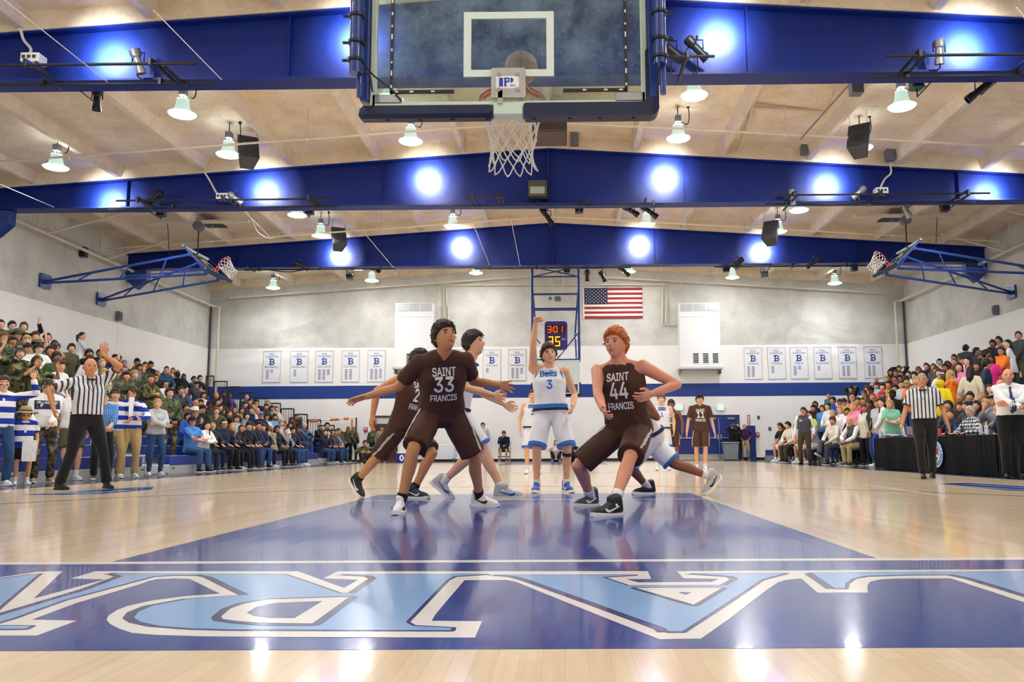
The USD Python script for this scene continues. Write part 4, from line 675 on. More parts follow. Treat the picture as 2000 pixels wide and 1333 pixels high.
solo('cable', tube(smoothline([aty(478, 408, 17.4), aty(492, 430, 18.0), aty(505, 455, 19.5), aty(530, 466, 21.7), aty(548, 455, 21.75)], 6), .012, 6), M_WCABLE, 'white cable drooping from the middle beam, left', 'cable')
M_PVC = mat('cream_conduit', 'dccfb8', .6)
for k, pts in enumerate([[(1498, 152), (1641, 155), (1612, 217), (1466, 210)], [(1445, 290), (1468, 225), (1466, 210), (1480, 180)]]):
    y_ = lambda u, v: atz(u, v, zc(4.8)-.12)
    solo('ceiling_conduit', tube([y_(*p) for p in pts], .05, 8), M_PVC, ['cream conduit bent in an open square on the ceiling, upper right', 'cream conduit along a ceiling rib, upper right'][k], 'conduit')
# ================================================================ bleachers
DX, DZ, X0 = .575, .236, 8.72
def rowx(r): return X0+DX*r
def bleacher(s, ya, yb, aisles):
    side = 'left' if s < 0 else 'right'
    t = thing('bleachers', f'{side} bank of grey bleachers with blue plastic seat modules', 'bleachers', (s*X0, ya, 0))
    for r in range(11):
        x = rowx(r); z = DZ*r
        part(t, 'riser', box(s*(x if r == 0 else x-.275), s*(x+.03 if r == 0 else x-.245), ya, yb, (0 if r == 0 else z-DZ), .20 if r == 0 else z-.03), M_BLEACH, world=True)
        if r: part(t, 'deck', box(s*(x-.275), s*(x+.30), ya, yb, z-.03, z), M_BLEACH, world=True)
        edges = [ya]+[e for a in aisles for e in (a-.6, a+.6)]+[yb]
        for i in range(0, len(edges), 2):
            a, b = edges[i], edges[i+1]; n = max(1, int((b-a)/3.0)) if r < 3 else 1
            for k in range(n):
                q0, q1 = a+(b-a)*k/n+.01, a+(b-a)*(k+1)/n-.01
                part(t, 'seat_module', bbox(s*(x+.02), s*(x+.30), q0, q1, z+.20, z+.43, .02), M_SEAT, world=True)
        for a in aisles:
            part(t, 'aisle_step', bbox(s*(x-.02), s*(x+.28), a-.55, a+.55, z+.02, z+.21 if r else .22, .01), M_ALU, world=True)
    part(t, 'kick_slot', cat(*[box(s*(X0-.004), s*X0, y, y+.12, .12, .145) for y in np.arange(ya+.6, yb, 1.4)]), M_BLACK, world=True)
    part(t, 'end_panel', prism(Polygon([(X0+.05, 0)]+[p for r in range(11) for p in ((rowx(r)+.04, DZ*r), (rowx(r)+.04, DZ*r+.18))][::1]+[(rowx(10)+.5, DZ*10+.15), (rowx(10)+.5, 0)]).buffer(0), .02).apply_transform(np.array([[s, 0, 0, 0], [0, 0, -1, yb], [0, 1, 0, 0], [0, 0, 0, 1]], float)) if False else box(s*(X0+.1), s*(rowx(10)+.5), yb-.02, yb, 0, .12), M_DGREY, world=True)
    return t
bleacher(-1, 4.6, 30.2, (14.3, 20.8, 27.0)); bleacher(1, 4.6, 30.2, (14.0, 21.5))
# guard rails at the far end of the left bleachers, one panel to a row
for r in range(11):
    xa, xb = -(rowx(r)-.02), -(rowx(r)+DX-.06) if r < 10 else -(rowx(r)+.30); zb = DZ*r+.15; zt = DZ*r+1.32 if r else 1.25; y = 30.28
    t = thing('guard_rail', f"black barred guard rail at the far end of the left bleachers, {['lowest', 'second', 'third', 'fourth', 'fifth', 'sixth', 'seventh', 'eighth', 'ninth', 'tenth', 'topmost'][r]} panel", 'guard rail', (xa, y, zb), group='guard rails of the left bleachers')
    c = .09; part(t, 'frame', tube(smoothline([(xa, y, zb), (xa, y, zt-c), (xa-.03, y, zt-.02), (xa-c, y, zt), (xb+c, y, zt), (xb+.03, y, zt-.02), (xb, y, zt-c), (xb, y, zb)], 4), .026, 8), M_BLACK, world=True)
    part(t, 'bottom_bar', cyl((xa, y, zb+.06), (xb, y, zb+.06), .018, 6), M_BLACK, world=True)
    for k in range(1, 5): part(t, 'bar', cyl((xa+(xb-xa)*k/5, y, zb+.06), (xa+(xb-xa)*k/5, y, zt-.01), .009, 5), M_BLACK, world=True)
for k, (r, y, s) in enumerate([(9, 20.8, -1), (6, 27.0, -1), (4, 27.0, -1), (2, 27.0, -1), (0, 27.0, -1), (7, 20.8, -1), (3, 14.0, 1), (6, 14.0, 1)]):
    x = rowx(r); z = DZ*r
    solo('aisle_handrail', tube(smoothline([(s*(x+.05), y, z), (s*(x+.05), y, z+.80), (s*(x+.12), y, z+.93), (s*(x+.25), y, z+.95), (s*(x+.75), y, z+.95+.20), (s*(x+.86), y, z+1.10), (s*(x+.88), y, z+.95), (s*(x+.88), y, z+.36)], 4), .024, 8), M_BLACK, f"black loop handrail in {['the middle aisle, left bleachers, near the top', 'the far aisle, left bleachers, highest', 'the far aisle, left bleachers, second from top', 'the far aisle, left bleachers, second from floor', 'the far aisle, left bleachers, lowest', 'the middle aisle, left bleachers, lower one', 'the right bleachers, lower one', 'the right bleachers, upper one'][k]}", 'handrail', smooth=True)
# ================================================================ scorer's table and what stands on it
TX, TY0, TY1, TZ = 8.0, 7.6, 16.25, .735
M_SKIRT = custom('black_skirt', {'p': ('principled_bsdf', dict(base_color=(.008, .009, .010), roughness=.9, specular_ior_level=.15))}, [], 'p.BSDF')
tb = thing('scorers_table', 'long table with a pleated black skirt along the right sideline', 'table', (8.3, 12, 0))
part(tb, 'tabletop', bbox(TX, TX+.75, TY0, TY1, TZ-.04, TZ, .01), M_SKIRT, world=True)
ys = np.arange(TY0, TY1, .03); off = (.012*np.abs(np.sin(ys*21)))+.012*np.sin(ys*7.3+1)
def curtain(px, py, z0, z1, flare=.02):
    n = len(px); v = np.vstack([np.c_[px, py, np.full(n, z1)], np.c_[px*1, py, np.full(n, z0)]]); i = np.arange(n-1)
    f = np.vstack([np.c_[i, i+n, i+1], np.c_[i+1, i+n, i+n+1]]); m = trimesh.Trimesh(v, f, process=False); b = trimesh.Trimesh(v+np.array([.004, 0, 0]), f[:, ::-1], process=False); return cat(m, b)
for k, (a, b) in enumerate(((TY0, 10.55), (10.6, 13.4), (13.45, TY1))):
    q = (ys >= a) & (ys <= b); part(tb, 'skirt', curtain(TX-.01-off[q], ys[q], .012, TZ-.005), M_SKIRT, True, world=True)
part(tb, 'skirt', box(TX, TX+.74, TY1-.01, TY1, .01, TZ-.01), M_SKIRT, world=True)
for yy in (8.2, 11, 13.6, 15.8):
    for xx in (TX+.08, TX+.66): part(tb, 'leg', cyl((xx, yy, 0), (xx, yy, TZ-.04), .018, 8), M_GREY, world=True)
c = atx(1829, 888, TX-.06); 
em = thing('school_crest', 'round blue crest with a red and white shield on the black table skirt', 'crest', (TX-.05, c[1], c[2])); ee = lambda a, b: Polygon([(a*math.cos(t_), b*math.sin(t_)) for t_ in np.linspace(0, 2*np.pi, 40)])
def onskirt(p, d, m, nm): part(em, nm, onwall(prism(p, .003), (TX-.052-d, c[1], c[2]), right=(0, -1, 0)), m, world=True)
M_CB, M_CW, M_CR, M_CN = mat('crest_blue', '1f6fc0', .6), mat('crest_white', 'e9eef2', .6), mat('crest_red', 'b02a3c', .6), mat('crest_navy', '1a2a66', .6)
onskirt(ee(.27, .27), 0, M_CB, 'disc'); onskirt(ee(.255, .255).difference(ee(.235, .235)), .003, M_CW, 'outer_ring'); onskirt(ee(.17, .17), .003, M_CW, 'inner_disc'); onskirt(ee(.16, .16).difference(ee(.145, .145)), .006, M_CB, 'inner_ring')
onskirt(Polygon([(-.09, .12), (.09, .12), (.09, -.03), (0, -.13), (-.09, -.03)]), .006, M_CN, 'shield'); onskirt(sbox(-.08, .0, .08, .11), .009, M_CR, 'shield_field'); onskirt(sbox(.0, -.06, .07, 0), .009, M_CW, 'shield_field')
onskirt(unary_union([affinity.rotate(affinity.translate(sbox(-.012, -.02, .012, .02), 0, .205), a, origin=(0, 0)) for a in range(-80, 81, 20)]), .003, M_CW, 'lettering'); onskirt(unary_union([affinity.rotate(affinity.translate(sbox(-.012, -.015, .012, .015), 0, -.205), a, origin=(0, 0)) for a in range(-60, 61, 24)]), .003, M_CW, 'lettering')
M_PET = custom('clear_plastic', {'t': ('transparent_bsdf', dict(color=(.93, .95, .97))), 'd': ('principled_bsdf', dict(base_color=(.85, .87, .9), roughness=.15)), 'm': ('mix_closure', dict(fac=.45))}, [('t.BSDF', 'm.closure1'), ('d.BSDF', 'm.closure2')], 'm.closure')
def bottle(label, u, v, x, cap):
    P = atx(u, v, x); P[1] = min(P[1], 16.12 if u > 1713 else 16.18); t = thing('water_bottle', label, 'bottle', (x+(.07 if u > 1713 and u < 1720 else 0), P[1], TZ)); part(t, 'body', lathe([(0, 0), (.034, 0), (.036, .01), (.036, .11), (.033, .125), (.036, .14), (.034, .165), (.014, .20), (.013, .215), (0, .215)], 16), M_PET, 40); part(t, 'cap', lathe([(0, .21), (.015, .21), (.015, .232), (0, .232)], 12), cap); part(t, 'label_band', lathe([(.0365, .06), (.037, .06), (.037, .10), (.0365, .10)], 16), mat('bottle_label', 'c9d3e4', .5))
M_CAPW, M_CAPO = mat('white_cap', 'f2f2f2', .4), mat('orange_cap', 'f08a50', .4)
bottle('clear water bottle at the far end of the table, left one', 1711, 852, TX+.12, M_CAPW); bottle('clear water bottle at the far end of the table, right one', 1717, 852, TX+.12, M_CAPW); bottle('clear bottle with orange cap before the white-haired man', 1916, 848, TX+.15, M_CAPO); bottle('tall clear bottle right of the white-haired man', 1927, 848, TX+.20, M_CAPW)
P = atx(1789, 853, TX+.25); t = thing('laptop', 'open grey laptop on the table behind the right referee', 'laptop', (P[0], P[1], TZ)); part(t, 'base', bbox(-.12, .12, -.17, .17, 0, .018, .004), M_ALU); part(t, 'screen', bbox(-.135, -.125, -.17, .17, .018, .24, .003), M_GREY); part(t, 'screen_panel', bbox(-.124, -.121, -.155, .155, .03, .225, .001), mat('laptop_screen', '4c5158', .3))
P = atx(1835, 851, TX+.2); t = thing('drink_bottle', 'red and black drink bottle on the table right of the right referee', 'bottle', (P[0], P[1], TZ)); part(t, 'body', lathe([(0, 0), (.04, 0), (.04, .13), (.03, .17), (0, .17)], 16), mat('red_bottle', 'c8452e', .4), 40); part(t, 'cap', lathe([(0, .17), (.032, .17), (.03, .21), (0, .215)], 14), M_BLACK)
P = atx(1760, 852, TX+.15); t = thing('cable_tangle', 'tangle of red, blue and white cables on the table near its far end', 'cables', (P[0], P[1], TZ))
for k, (cname, cc) in enumerate((('red_cable', 'b8323c'), ('blue_cable', '2a62c8'), ('white_cable_loop', 'e6e8ea'), ('grey_cable', '70757c'))):
    r_ = np.random.default_rng(k+9); pts = np.c_[r_.uniform(-.12, .08, 9), np.linspace(-.5, .7, 9)+r_.normal(0, .05, 9)+.25*(k-1.5)*.5, .02+.03*np.abs(r_.normal(0, 1, 9))]; part(t, cname, tube(smoothline(pts, 5), .012, 6), mat(cname, cc, .5))
P = atx(1978, 852, TX+.12); t = thing('yellow_card', 'yellow number card standing on the table at its right end', 'card', (P[0], P[1], TZ)); part(t, 'card', bbox(-.01, .01, -.1, .1, 0, .16, .003), mat('card_yellow', 'f2d420', .5)); part(t, 'number', onwall(text('13', .09, True), (-.012, 0, .035), right=(0, -1, 0)), M_BLACK)
for k, (u, w) in enumerate(((1850, .3), (1885, .22), (1935, .2))):
    P = atx(u, 853, TX+.2); t = thing('paper_sheet', f"white paper sheet on the table, {['before the brown-haired woman', 'before the white-haired man', 'before the boy in red'][k]}", 'paper', (P[0], P[1], TZ)); part(t, 'sheet', box(-.12, .12, -w/2, w/2, 0, .004), M_WHITEP); part(t, 'clip', box(-.13, -.11, -.03, .03, .004, .01), M_DGREY)
# bench chairs of the visiting team
CHAIRS = []
ch = None
def chair(x, y, lab):
    global ch
    if ch is None:
        ch = thing('folding_chair', lab, 'chair', (x, y, 0), group='team bench chairs')
        part(ch, 'seat', bbox(-.21, .21, -.22, .22, .42, .46, .015), M_NAVYP); part(ch, 'backrest', bbox(.20, .235, -.22, .22, .60, .86, .012), M_NAVYP)
        for sy in (-.2, .2):
            part(ch, 'leg', cyl((-.2, sy, 0), (.16, sy, .46), .014, 6), M_BLACK); part(ch, 'leg', cyl((.24, sy, 0), (.22, sy, .86), .014, 6), M_BLACK)
        part(ch, 'crossbar', cat(cyl((-.18, -.2, .03), (-.18, .2, .03), .010, 6), cyl((.235, -.2, .12), (.235, .2, .12), .010, 6)), M_BLACK)
    else: dup(ch, (x, y, 0), 0, lab)

for lab, P, m in (('small grey box with a conduit on the left wall above the crowd', atx(231, 618, XL+.05), M_GREY), ('black camera housing on the left concrete wall', atx(163, 493, XL+.1), M_BLACK), ('small grey box on the right concrete wall', atx(1946, 606, XR-.05), M_GREY)):
    s = 1 if P[0] < 0 else -1; t = thing('wall_box', lab, 'wall box', P); part(t, 'case', bbox(-s*.08, s*.10, -.10, .10, -.16, .16, .01), m); part(t, 'cover', bbox(s*.10, s*.115, -.08, .08, -.12, .12, .005), M_DGREY)
    if m is M_GREY and s > 0: part(t, 'conduit', cyl((-.02, .02, -.16), (-.02, .02, -2.4), .018, 6), M_WALL)
# ================================================================ people
MF = manifold3d.Manifold
def _unit(m): v = np.array(m.vertices); return v/np.linalg.norm(v, axis=1, keepdims=True)
S_HI, S_MID, S_LO = (_unit(trimesh.creation.icosphere(k)) for k in (2, 1, 0))
S_OCT = np.array([(1, 0, 0), (-1, 0, 0), (0, 1, 0), (0, -1, 0), (0, 0, 1), (0, 0, -1)], float)
V = lambda *a: np.array(a, float)
def nrm(v): return v/(np.linalg.norm(v)+1e-12)
def hull(sph, S): return MF.hull_points(np.vstack([S*r+np.asarray(c) for c, r in sph]).tolist()) if False else MF.hull_points(np.ascontiguousarray(np.vstack([S*r+np.asarray(c) for c, r in sph])))
def union(ps): return MF.batch_boolean(ps, manifold3d.OpType.Add) if len(ps) > 1 else ps[0]
def arr(m): q = m.to_mesh(); return np.array(q.vert_properties[:, :3], float), np.array(q.tri_verts, int)
def taubin(v, f, n, lam=.5, mu=-.53):
    e = np.vstack([f[:, [0, 1]], f[:, [1, 2]], f[:, [2, 0]]]); N = len(v)
    A = sparse.coo_matrix((np.ones(len(e)*2), (np.r_[e[:, 0], e[:, 1]], np.r_[e[:, 1], e[:, 0]])), shape=(N, N)).tocsr(); A.data[:] = 1
    D = sparse.diags(1/np.maximum(np.asarray(A.sum(1)).ravel(), 1)); Lp = D@A
    for _ in range(n):
        v = v+lam*(Lp@v-v); v = v+mu*(Lp@v-v)
    return v
def shape(ps, edge, n, lam=.5, mu=-.53, tol=0):
    m = union(ps)
    if tol: m = m.simplify(tol)
    if edge: m = m.refine_to_length(edge)
    v, f = arr(m); return taubin(v, f, n, lam, mu), f
def toman(v, f): return MF(manifold3d.Mesh(np.asarray(v, np.float32), np.asarray(f, np.uint32)))
def ik(a, b, l1, l2, pole):
    d = b-a; Ln = np.linalg.norm(d); mx = (l1+l2)*.995
    if Ln > mx: b = a+d*mx/Ln; Ln = mx
    Ln = max(Ln, abs(l1-l2)*1.05+1e-4); u = nrm(b-a); x = (l1*l1-l2*l2+Ln*Ln)/(2*Ln); h = math.sqrt(max(l1*l1-x*x, 0)); p = pole-u*(pole@u); p = nrm(p)
    return a+u*x+p*h, b
def rot(axis, a): return trimesh.transformations.rotation_matrix(a, axis)[:3, :3]
# ---- head: a sphere grid, finer over the face, pressed into skull, jaw, brow, sockets, nose, lips and chin (metres, H = 1.78)
def head_grid(nl, nt):
    t = np.linspace(-1, 1, nl, endpoint=False); ph = np.pi*(t*.55+.45*t**3); z = np.linspace(-1, 1, nt+2)[1:-1]; th = np.pi/2*np.sign(z)*np.abs(z)**1.12
    v = [(0, 0, -1.)]+[(math.cos(a)*math.sin(p), math.cos(a)*math.cos(p), math.sin(a)) for a in th for p in ph]+[(0, 0, 1.)]; f = []
    for j in range(nl): f.append((0, 1+(j+1) % nl, 1+j)); f.append((len(v)-1, 1+(nt-1)*nl+j, 1+(nt-1)*nl+(j+1) % nl))
    for i in range(nt-1):
        for j in range(nl):
            a, b = 1+i*nl+j, 1+i*nl+(j+1) % nl; f += [(a, b, b+nl), (a, b+nl, a+nl)]
    f = np.array(f); v = np.array(v)
    if trimesh.Trimesh(v, f, process=False).volume < 0: f = f[:, ::-1]
    return v, f
def sculpt(d, fem=False):
    x, y, z = d.T; g = lambda v, c, s: np.exp(-((v-c)/s)**2)
    p = np.c_[x*.0755, np.where(y > 0, y*.094, y*.102), np.where(z > 0, z*.113, z*.117)]
    t = np.clip(-z, 0, 1); X, Y, Z = p.T.copy()
    X = X*(1-(.34 if fem else .27)*t**1.4); Y = np.where(Y > 0, Y*(1-.10*t)+.012*t, Y*(1-.50*t)); Y = np.where(Y > .070, .070+(Y-.070)*.62, Y)
    fr = np.clip(y, 0, 1)**.5*(y > 0)
    Y = Y+fr*(.024*g(X, 0, .0115)*g(Z, -.020, .017)+.012*g(X, 0, .010)*g(Z, .002, .018)+.0045*g(np.abs(X), .024, .02)*g(Z, .027, .010)-.011*g(np.abs(X), .031, .014)*g(Z, .007, .012)
        +.004*g(np.abs(X), .045, .016)*g(Z, -.018, .016)+.0075*g(X, 0, .019)*g(Z, -.055, .0085)-.003*g(X, 0, .02)*g(Z, -.055, .0018)-.004*g(X, 0, .02)*g(Z, -.073, .008)+.008*g(X, 0, .020)*g(Z, -.096, .013))
    return np.c_[X, Y, Z]
HEADS = {}
def head_template(hi, fem):
    k = (hi, fem)
    if k not in HEADS:
        d, f = head_grid(56, 50) if hi == 2 else head_grid(34, 28) if hi == 1 else head_grid(24, 20); HEADS[k] = (sculpt(d, fem), f)
    return HEADS[k]
def sm(x): x = np.clip(x, 0, 1); return x*x*(3-2*x)
def face_colors(p, skin, haircol, beard=0, fem=False, paint=None):
    """Flat colours of the face itself: lips, brows, eyes, stubble (head-local points)."""
    x, y, z = p.T; c = np.repeat(np.array([skin]), len(p), 0); front = y > .045; ax = np.abs(x)
    def put(mask, col, a=1.0): c[mask] = c[mask]*(1-a)+np.array(col)*a
    if beard: put((y > .0) & (z < -.030) & (ax < .075) & ~((ax < .02) & (z > -.05)), haircol, beard)
    put(front & (((x)/.023)**2+((z+.055)/.0095)**2 < 1), np.array(skin)*np.array([.80, .50, .50]) if not fem else np.array(skin)*np.array([.85, .38, .42]))
    put(front & (ax > .014) & (ax < .048) & (np.abs(z-.0275+(ax-.03)**2*5) < .0052), np.array(haircol)*.7+np.array(skin)*.1)
    put(front & (((ax-.031)/.0145)**2+((z-.007)/.0068)**2 < 1), (.55, .53, .50)); put(front & (((ax-.031)/.0072)**2+((z-.007)/.0068)**2 < 1), (.02, .013, .01))
    if paint is not None: put(front & (ax > .022) & (ax < .055) & (np.abs(z+.018) < .009), paint)
    return c
def zline(y, style):
    fr = .040 if style in ('mop', 'fringe') else .060
    return np.interp(y, [-.11, -.07, -.03, .0, .02, .045, .07, .1], [-.085, -.078, -.045, -.008, .012, .030, fr-.004, fr])
def hair_mesh(style, hi, fem, seed=0):
    """Hair as a shell over the skull, sunk into the head outside the hair line, with locks, tails or a fringe added."""
    p, f = head_template(hi, fem); x, y, z = p.T; n = nrm_rows(p)
    m = sm((z-zline(y, style))/.014+.5); noise = meshkit.fbm(p*38+seed*7.3, 3, seed % 97); nz2 = meshkit.noise(p*90+seed, seed % 89)
    T = dict(buzz=.006, short=.017, quiff=.018, curly=.026, mop=.020, fringe=.016, long=.016, wavy=.020, pony=.010, bun=.010, bob=.018, grey=.012, crew=.009, fringe_bald=.008).get(style, .012)
    t = T*(.55+.9*noise)+(0 if style in ('buzz', 'crew', 'fringe_bald') else .010*(meshkit.noise(p*np.array([120, 45, 70])+seed, 3+seed % 71)-.5)); m = sm((z-zline(y, style)-.020*(nz2-.5))/.014+.5)
    if style == 'quiff': t = t+.028*np.exp(-((y-.05)/.04)**2)*np.clip(z/.1, 0, 1)
    if style in ('curly',): t = t+.012*(nz2-.4)
    if style in ('mop', 'wavy'): t = t+.006*(nz2-.5)
    if style == 'fringe_bald': m = m*sm((.055-z)/.02)
    if style == 'short': t = t+.014*np.clip(z/.1, 0, 1)
    out = [(p+n*(t*m-.006*(1-m))[:, None], f)]
    # tufts break the outline of the shell
    nt_ = {2: 260, 1: 90, 0: 40}[hi] if style not in ('buzz', 'fringe_bald', 'crew') else 0
    if nt_:
        rg = np.random.default_rng(seed+5); idx = np.where(m > .75)[0]; idx = rg.choice(idx, nt_); q = p[idx]+n[idx]*(t[idx]*.55)[:, None]; nn = n[idx]
        gdir = np.c_[q[:, 0]*9+.25, q[:, 1]*(5 if style in ('quiff', 'fringe', 'mop') else 3), -.35-np.abs(q[:, 1])*2]+rg.normal(0, .45, (nt_, 3)); gdir -= nn*(gdir*nn).sum(1, keepdims=True); gdir = nrm_rows(gdir); sd_ = np.cross(nn, gdir)
        Lh = rg.uniform(.018, .034, nt_)[:, None]*(1.25 if style in ('mop', 'curly', 'quiff') else 1); wd = {2: .0065, 1: .010, 0: .016}[hi]
        mid = q+gdir*Lh*.55+nn*Lh*.32; tip = q+gdir*Lh*1.1+nn*Lh*.20; vv = np.stack([q+sd_*wd, q-sd_*wd, q-nn*.004+gdir*.006, mid+sd_*wd*.7, mid-sd_*wd*.7, mid+nn*wd*.5, tip], 1).reshape(-1, 3)
        T0 = np.array([(0, 3, 5), (0, 5, 1), (1, 5, 4), (0, 2, 3), (2, 4, 3), (2, 1, 4), (3, 6, 5), (5, 6, 4), (4, 6, 3)]); out.append((vv, (T0[None]+7*np.arange(nt_)[:, None, None]).reshape(-1, 3)))
    S = S_MID if hi else S_LO
    def lock(sph):
        v, ff = arr(union([hull([sph[i], sph[i+1]], S) for i in range(len(sph)-1)]).refine_to_length(.022 if hi == 2 else .05 if hi else .09)); nn = meshkit.fbm(v*np.array([45, 45, 9]), 2, seed % 83)-.5; c = v.mean(0); out.append((v+nrm_rows((v-c)*np.array([1, 1, 0]))*(nn*.020)[:, None], ff))
    if style in ('long', 'wavy'):
        w = .006 if style == 'long' else .016
        for s in (-1, 1): lock([((s*.055, -.02, .03), .030), ((s*.066, -.03, -.05), .027+w/2), ((s*.074, -.028, -.13), .026+w), ((s*.070, -.02, -.21), .020+w*.6), ((s*.064, -.01, -.27), .010)])
        lock([((0, -.075, .03), .050), ((0, -.085, -.06), .055), ((0, -.090, -.16), .052), ((0, -.085, -.26), .030)]); lock([((-.05, -.06, -.02), .04), ((-.05, -.07, -.12), .042), ((-.045, -.07, -.22), .028)]); lock([((.05, -.06, -.02), .04), ((.05, -.07, -.12), .042), ((.045, -.07, -.22), .028)])
    if style == 'bob':
        for s in (-1, 1): lock([((s*.06, -.02, .02), .030), ((s*.072, -.02, -.06), .030), ((s*.066, -.01, -.11), .018)])
        lock([((0, -.08, .02), .05), ((0, -.085, -.06), .052), ((0, -.075, -.11), .03)])
    if style == 'pony': lock([((0, -.09, .055), .024), ((0, -.135, .045), .032), ((0, -.15, -.03), .030), ((0, -.135, -.13), .022), ((0, -.12, -.19), .008)])
    if style == 'bun': lock([((0, -.10, .06), .032), ((0, -.125, .075), .030)])
    return joinv(out)
def nrm_rows(v): return v/(np.linalg.norm(v, axis=1, keepdims=True)+1e-12)
def joinv(l):
    vs, fs, k = [], [], 0
    for v, f in l: vs.append(v); fs.append(f+k); k += len(v)
    return np.vstack(vs), np.vstack(fs)
def hat_meshes(kind, hi, fem):
    """[(part name, vertices, faces, material role)] in head space."""
    p, f = head_template(hi, fem); x, y, z = p.T; n = nrm_rows(p)
    def shell(line, t): m = sm((z-line)/.010+.5); return p+n*(t*m-.008*(1-m))[:, None]
    def tm(m): return np.array(m.vertices), np.array(m.faces)
    if kind in ('cap', 'backcap'):
        s = 1 if kind == 'cap' else -1; crown = shell(.040-.0*y, .021); out = [('crown', crown, f)]
        pts = [(r*.088*math.sin(a), s*(.055+r*.115*math.cos(a)*(1 if r else 0)), .047-.10*(r*.088*math.sin(a))**2*9-.012*r) for r in (0.0, 1.0) for a in np.linspace(-1.35, 1.35, 13)]
        b = trimesh.Trimesh(np.vstack([np.array(pts), np.array(pts)+[0, 0, .006]])).convex_hull; out.append(('brim',)+tm(b)); out.append(('button',)+tm(trimesh.creation.icosphere(1, .008).apply_translation((0, -.005, .137)))); return out
    if kind in ('sunhat', 'cowboy', 'bucket'):
        R, rise, crown_h = {'sunhat': (.185, -.020, .155), 'cowboy': (.19, .045, .195), 'bucket': (.135, -.045, .150)}[kind]
        prof = [(.092, .045), (.094, .05), (R, .05+rise*.3), (R+.004, .056+rise*.3), (.098, .060), (.094, .085), (.082, crown_h-.02), (.06, crown_h), (0, crown_h-(.02 if kind == 'cowboy' else -.004)), (0, crown_h-.03), (.07, crown_h-.03), (.088, .08)]
        m = lathe(prof, 26); v = np.array(m.vertices); r = np.hypot(v[:, 0], v[:, 1]); a = np.arctan2(v[:, 1], v[:, 0]); k = np.clip((r-.1)/.09, 0, 1)
        v[:, 2] += k*(rise*1.2*np.cos(a)**2-.012*np.abs(np.sin(a)) if kind == 'cowboy' else rise*.8+.008*np.sin(3*a)); v[:, 1] *= 1.12; return [('hat_body', v, np.array(m.faces)), ('hat_band',)+tm(lathe([(.100, .062), (.101, .064), (.098, .085), (.096, .085)], 24).apply_scale((1, 1.12, 1)))]
    if kind == 'beanie': return [('beanie', shell(.030-.25*np.clip(-y, 0, .1), .022), f)]
    if kind == 'hood': return [('hood', p+n*(.030*sm((z-np.interp(y, [-.1, .0, .03, .06, .1], [-.3, -.3, -.05, .06, .085]))/.02+.5)-.01*(1-sm((z-np.interp(y, [-.1, .0, .03, .06, .1], [-.3, -.3, -.05, .06, .085]))/.02+.5)))[:, None], f)]
    if kind == 'headband': m = sm((z-.034)/.006+.5)*sm((.064-z)/.006+.5); return [('headband', p+n*(.022*m-.02*(1-m))[:, None], f)]
    if kind == 'garrison':
        q = np.array([(sx*w, yy, zz) for yy, w, zz in ((.10, .02, .06), (.10, .004, .12), (.0, .07, .055), (.0, .006, .175), (-.10, .03, .05), (-.10, .004, .13)) for sx in (-1, 1)]); return [('cap_body',)+tm(trimesh.Trimesh(q).convex_hull)]
    return []
def glasses_mesh():
    return cat(*[ring((s*.031, .088, .005), .019, .0022, 16, 5, u=(1, 0, 0), v=(0, 0, .8)) for s in (-1, 1)], cyl((-.012, .092, .007), (.012, .092, .007), .002, 5), *[cyl((s*.05, .086, .008), (s*.078, -.01, .006), .002, 5) for s in (-1, 1)])
SKIN = {k: lin(v) for k, v in dict(pale='f0c6ab', fair='e8b594', tan='cf9468', olive='c58b60', brown='8d5a3c', dark='56362a', asian='e3b088', red='e3a184').items()}
HAIRC = dict(black=('17130f', 'black'), dark=('2a1d14', 'dark brown'), brown=('4a3020', 'brown'), light=('7d5a38', 'light brown'), blond=('c9a564', 'blond'), ginger=('c8661f', 'ginger'), grey=('9a9892', 'grey'), white=('dcdad4', 'white'), red=('8a4526', 'reddish brown'))
M_SKIN = custom('skin', {'a': ('attribute', dict(attribute='col')), 'g': ('texture_coordinate', {}), 'n': ('noise_texture', dict(scale=18.0, detail=3.0)), 'r': ('rgb_ramp', dict(ramp=[(.3, (.93, .90, .89)), (.7, (1., 1., 1.))])), 'mx': ('mix_color', dict(blend_type='multiply', fac=1.0)),
    'p': ('principled_bsdf', dict(roughness=.48, specular_ior_level=.4, subsurface_weight=.08, subsurface_scale=.01))}, [('a.color', 'mx.a'), ('g.object', 'n.vector'), ('n.fac', 'r.fac'), ('r.color', 'mx.b'), ('mx.result', 'p.base_color')], 'p.BSDF')
def hairmat(c): return mat('hair_'+c, HAIRC[c][0], .42, var=.35, vscale=60, bump=.5, bscale=140)
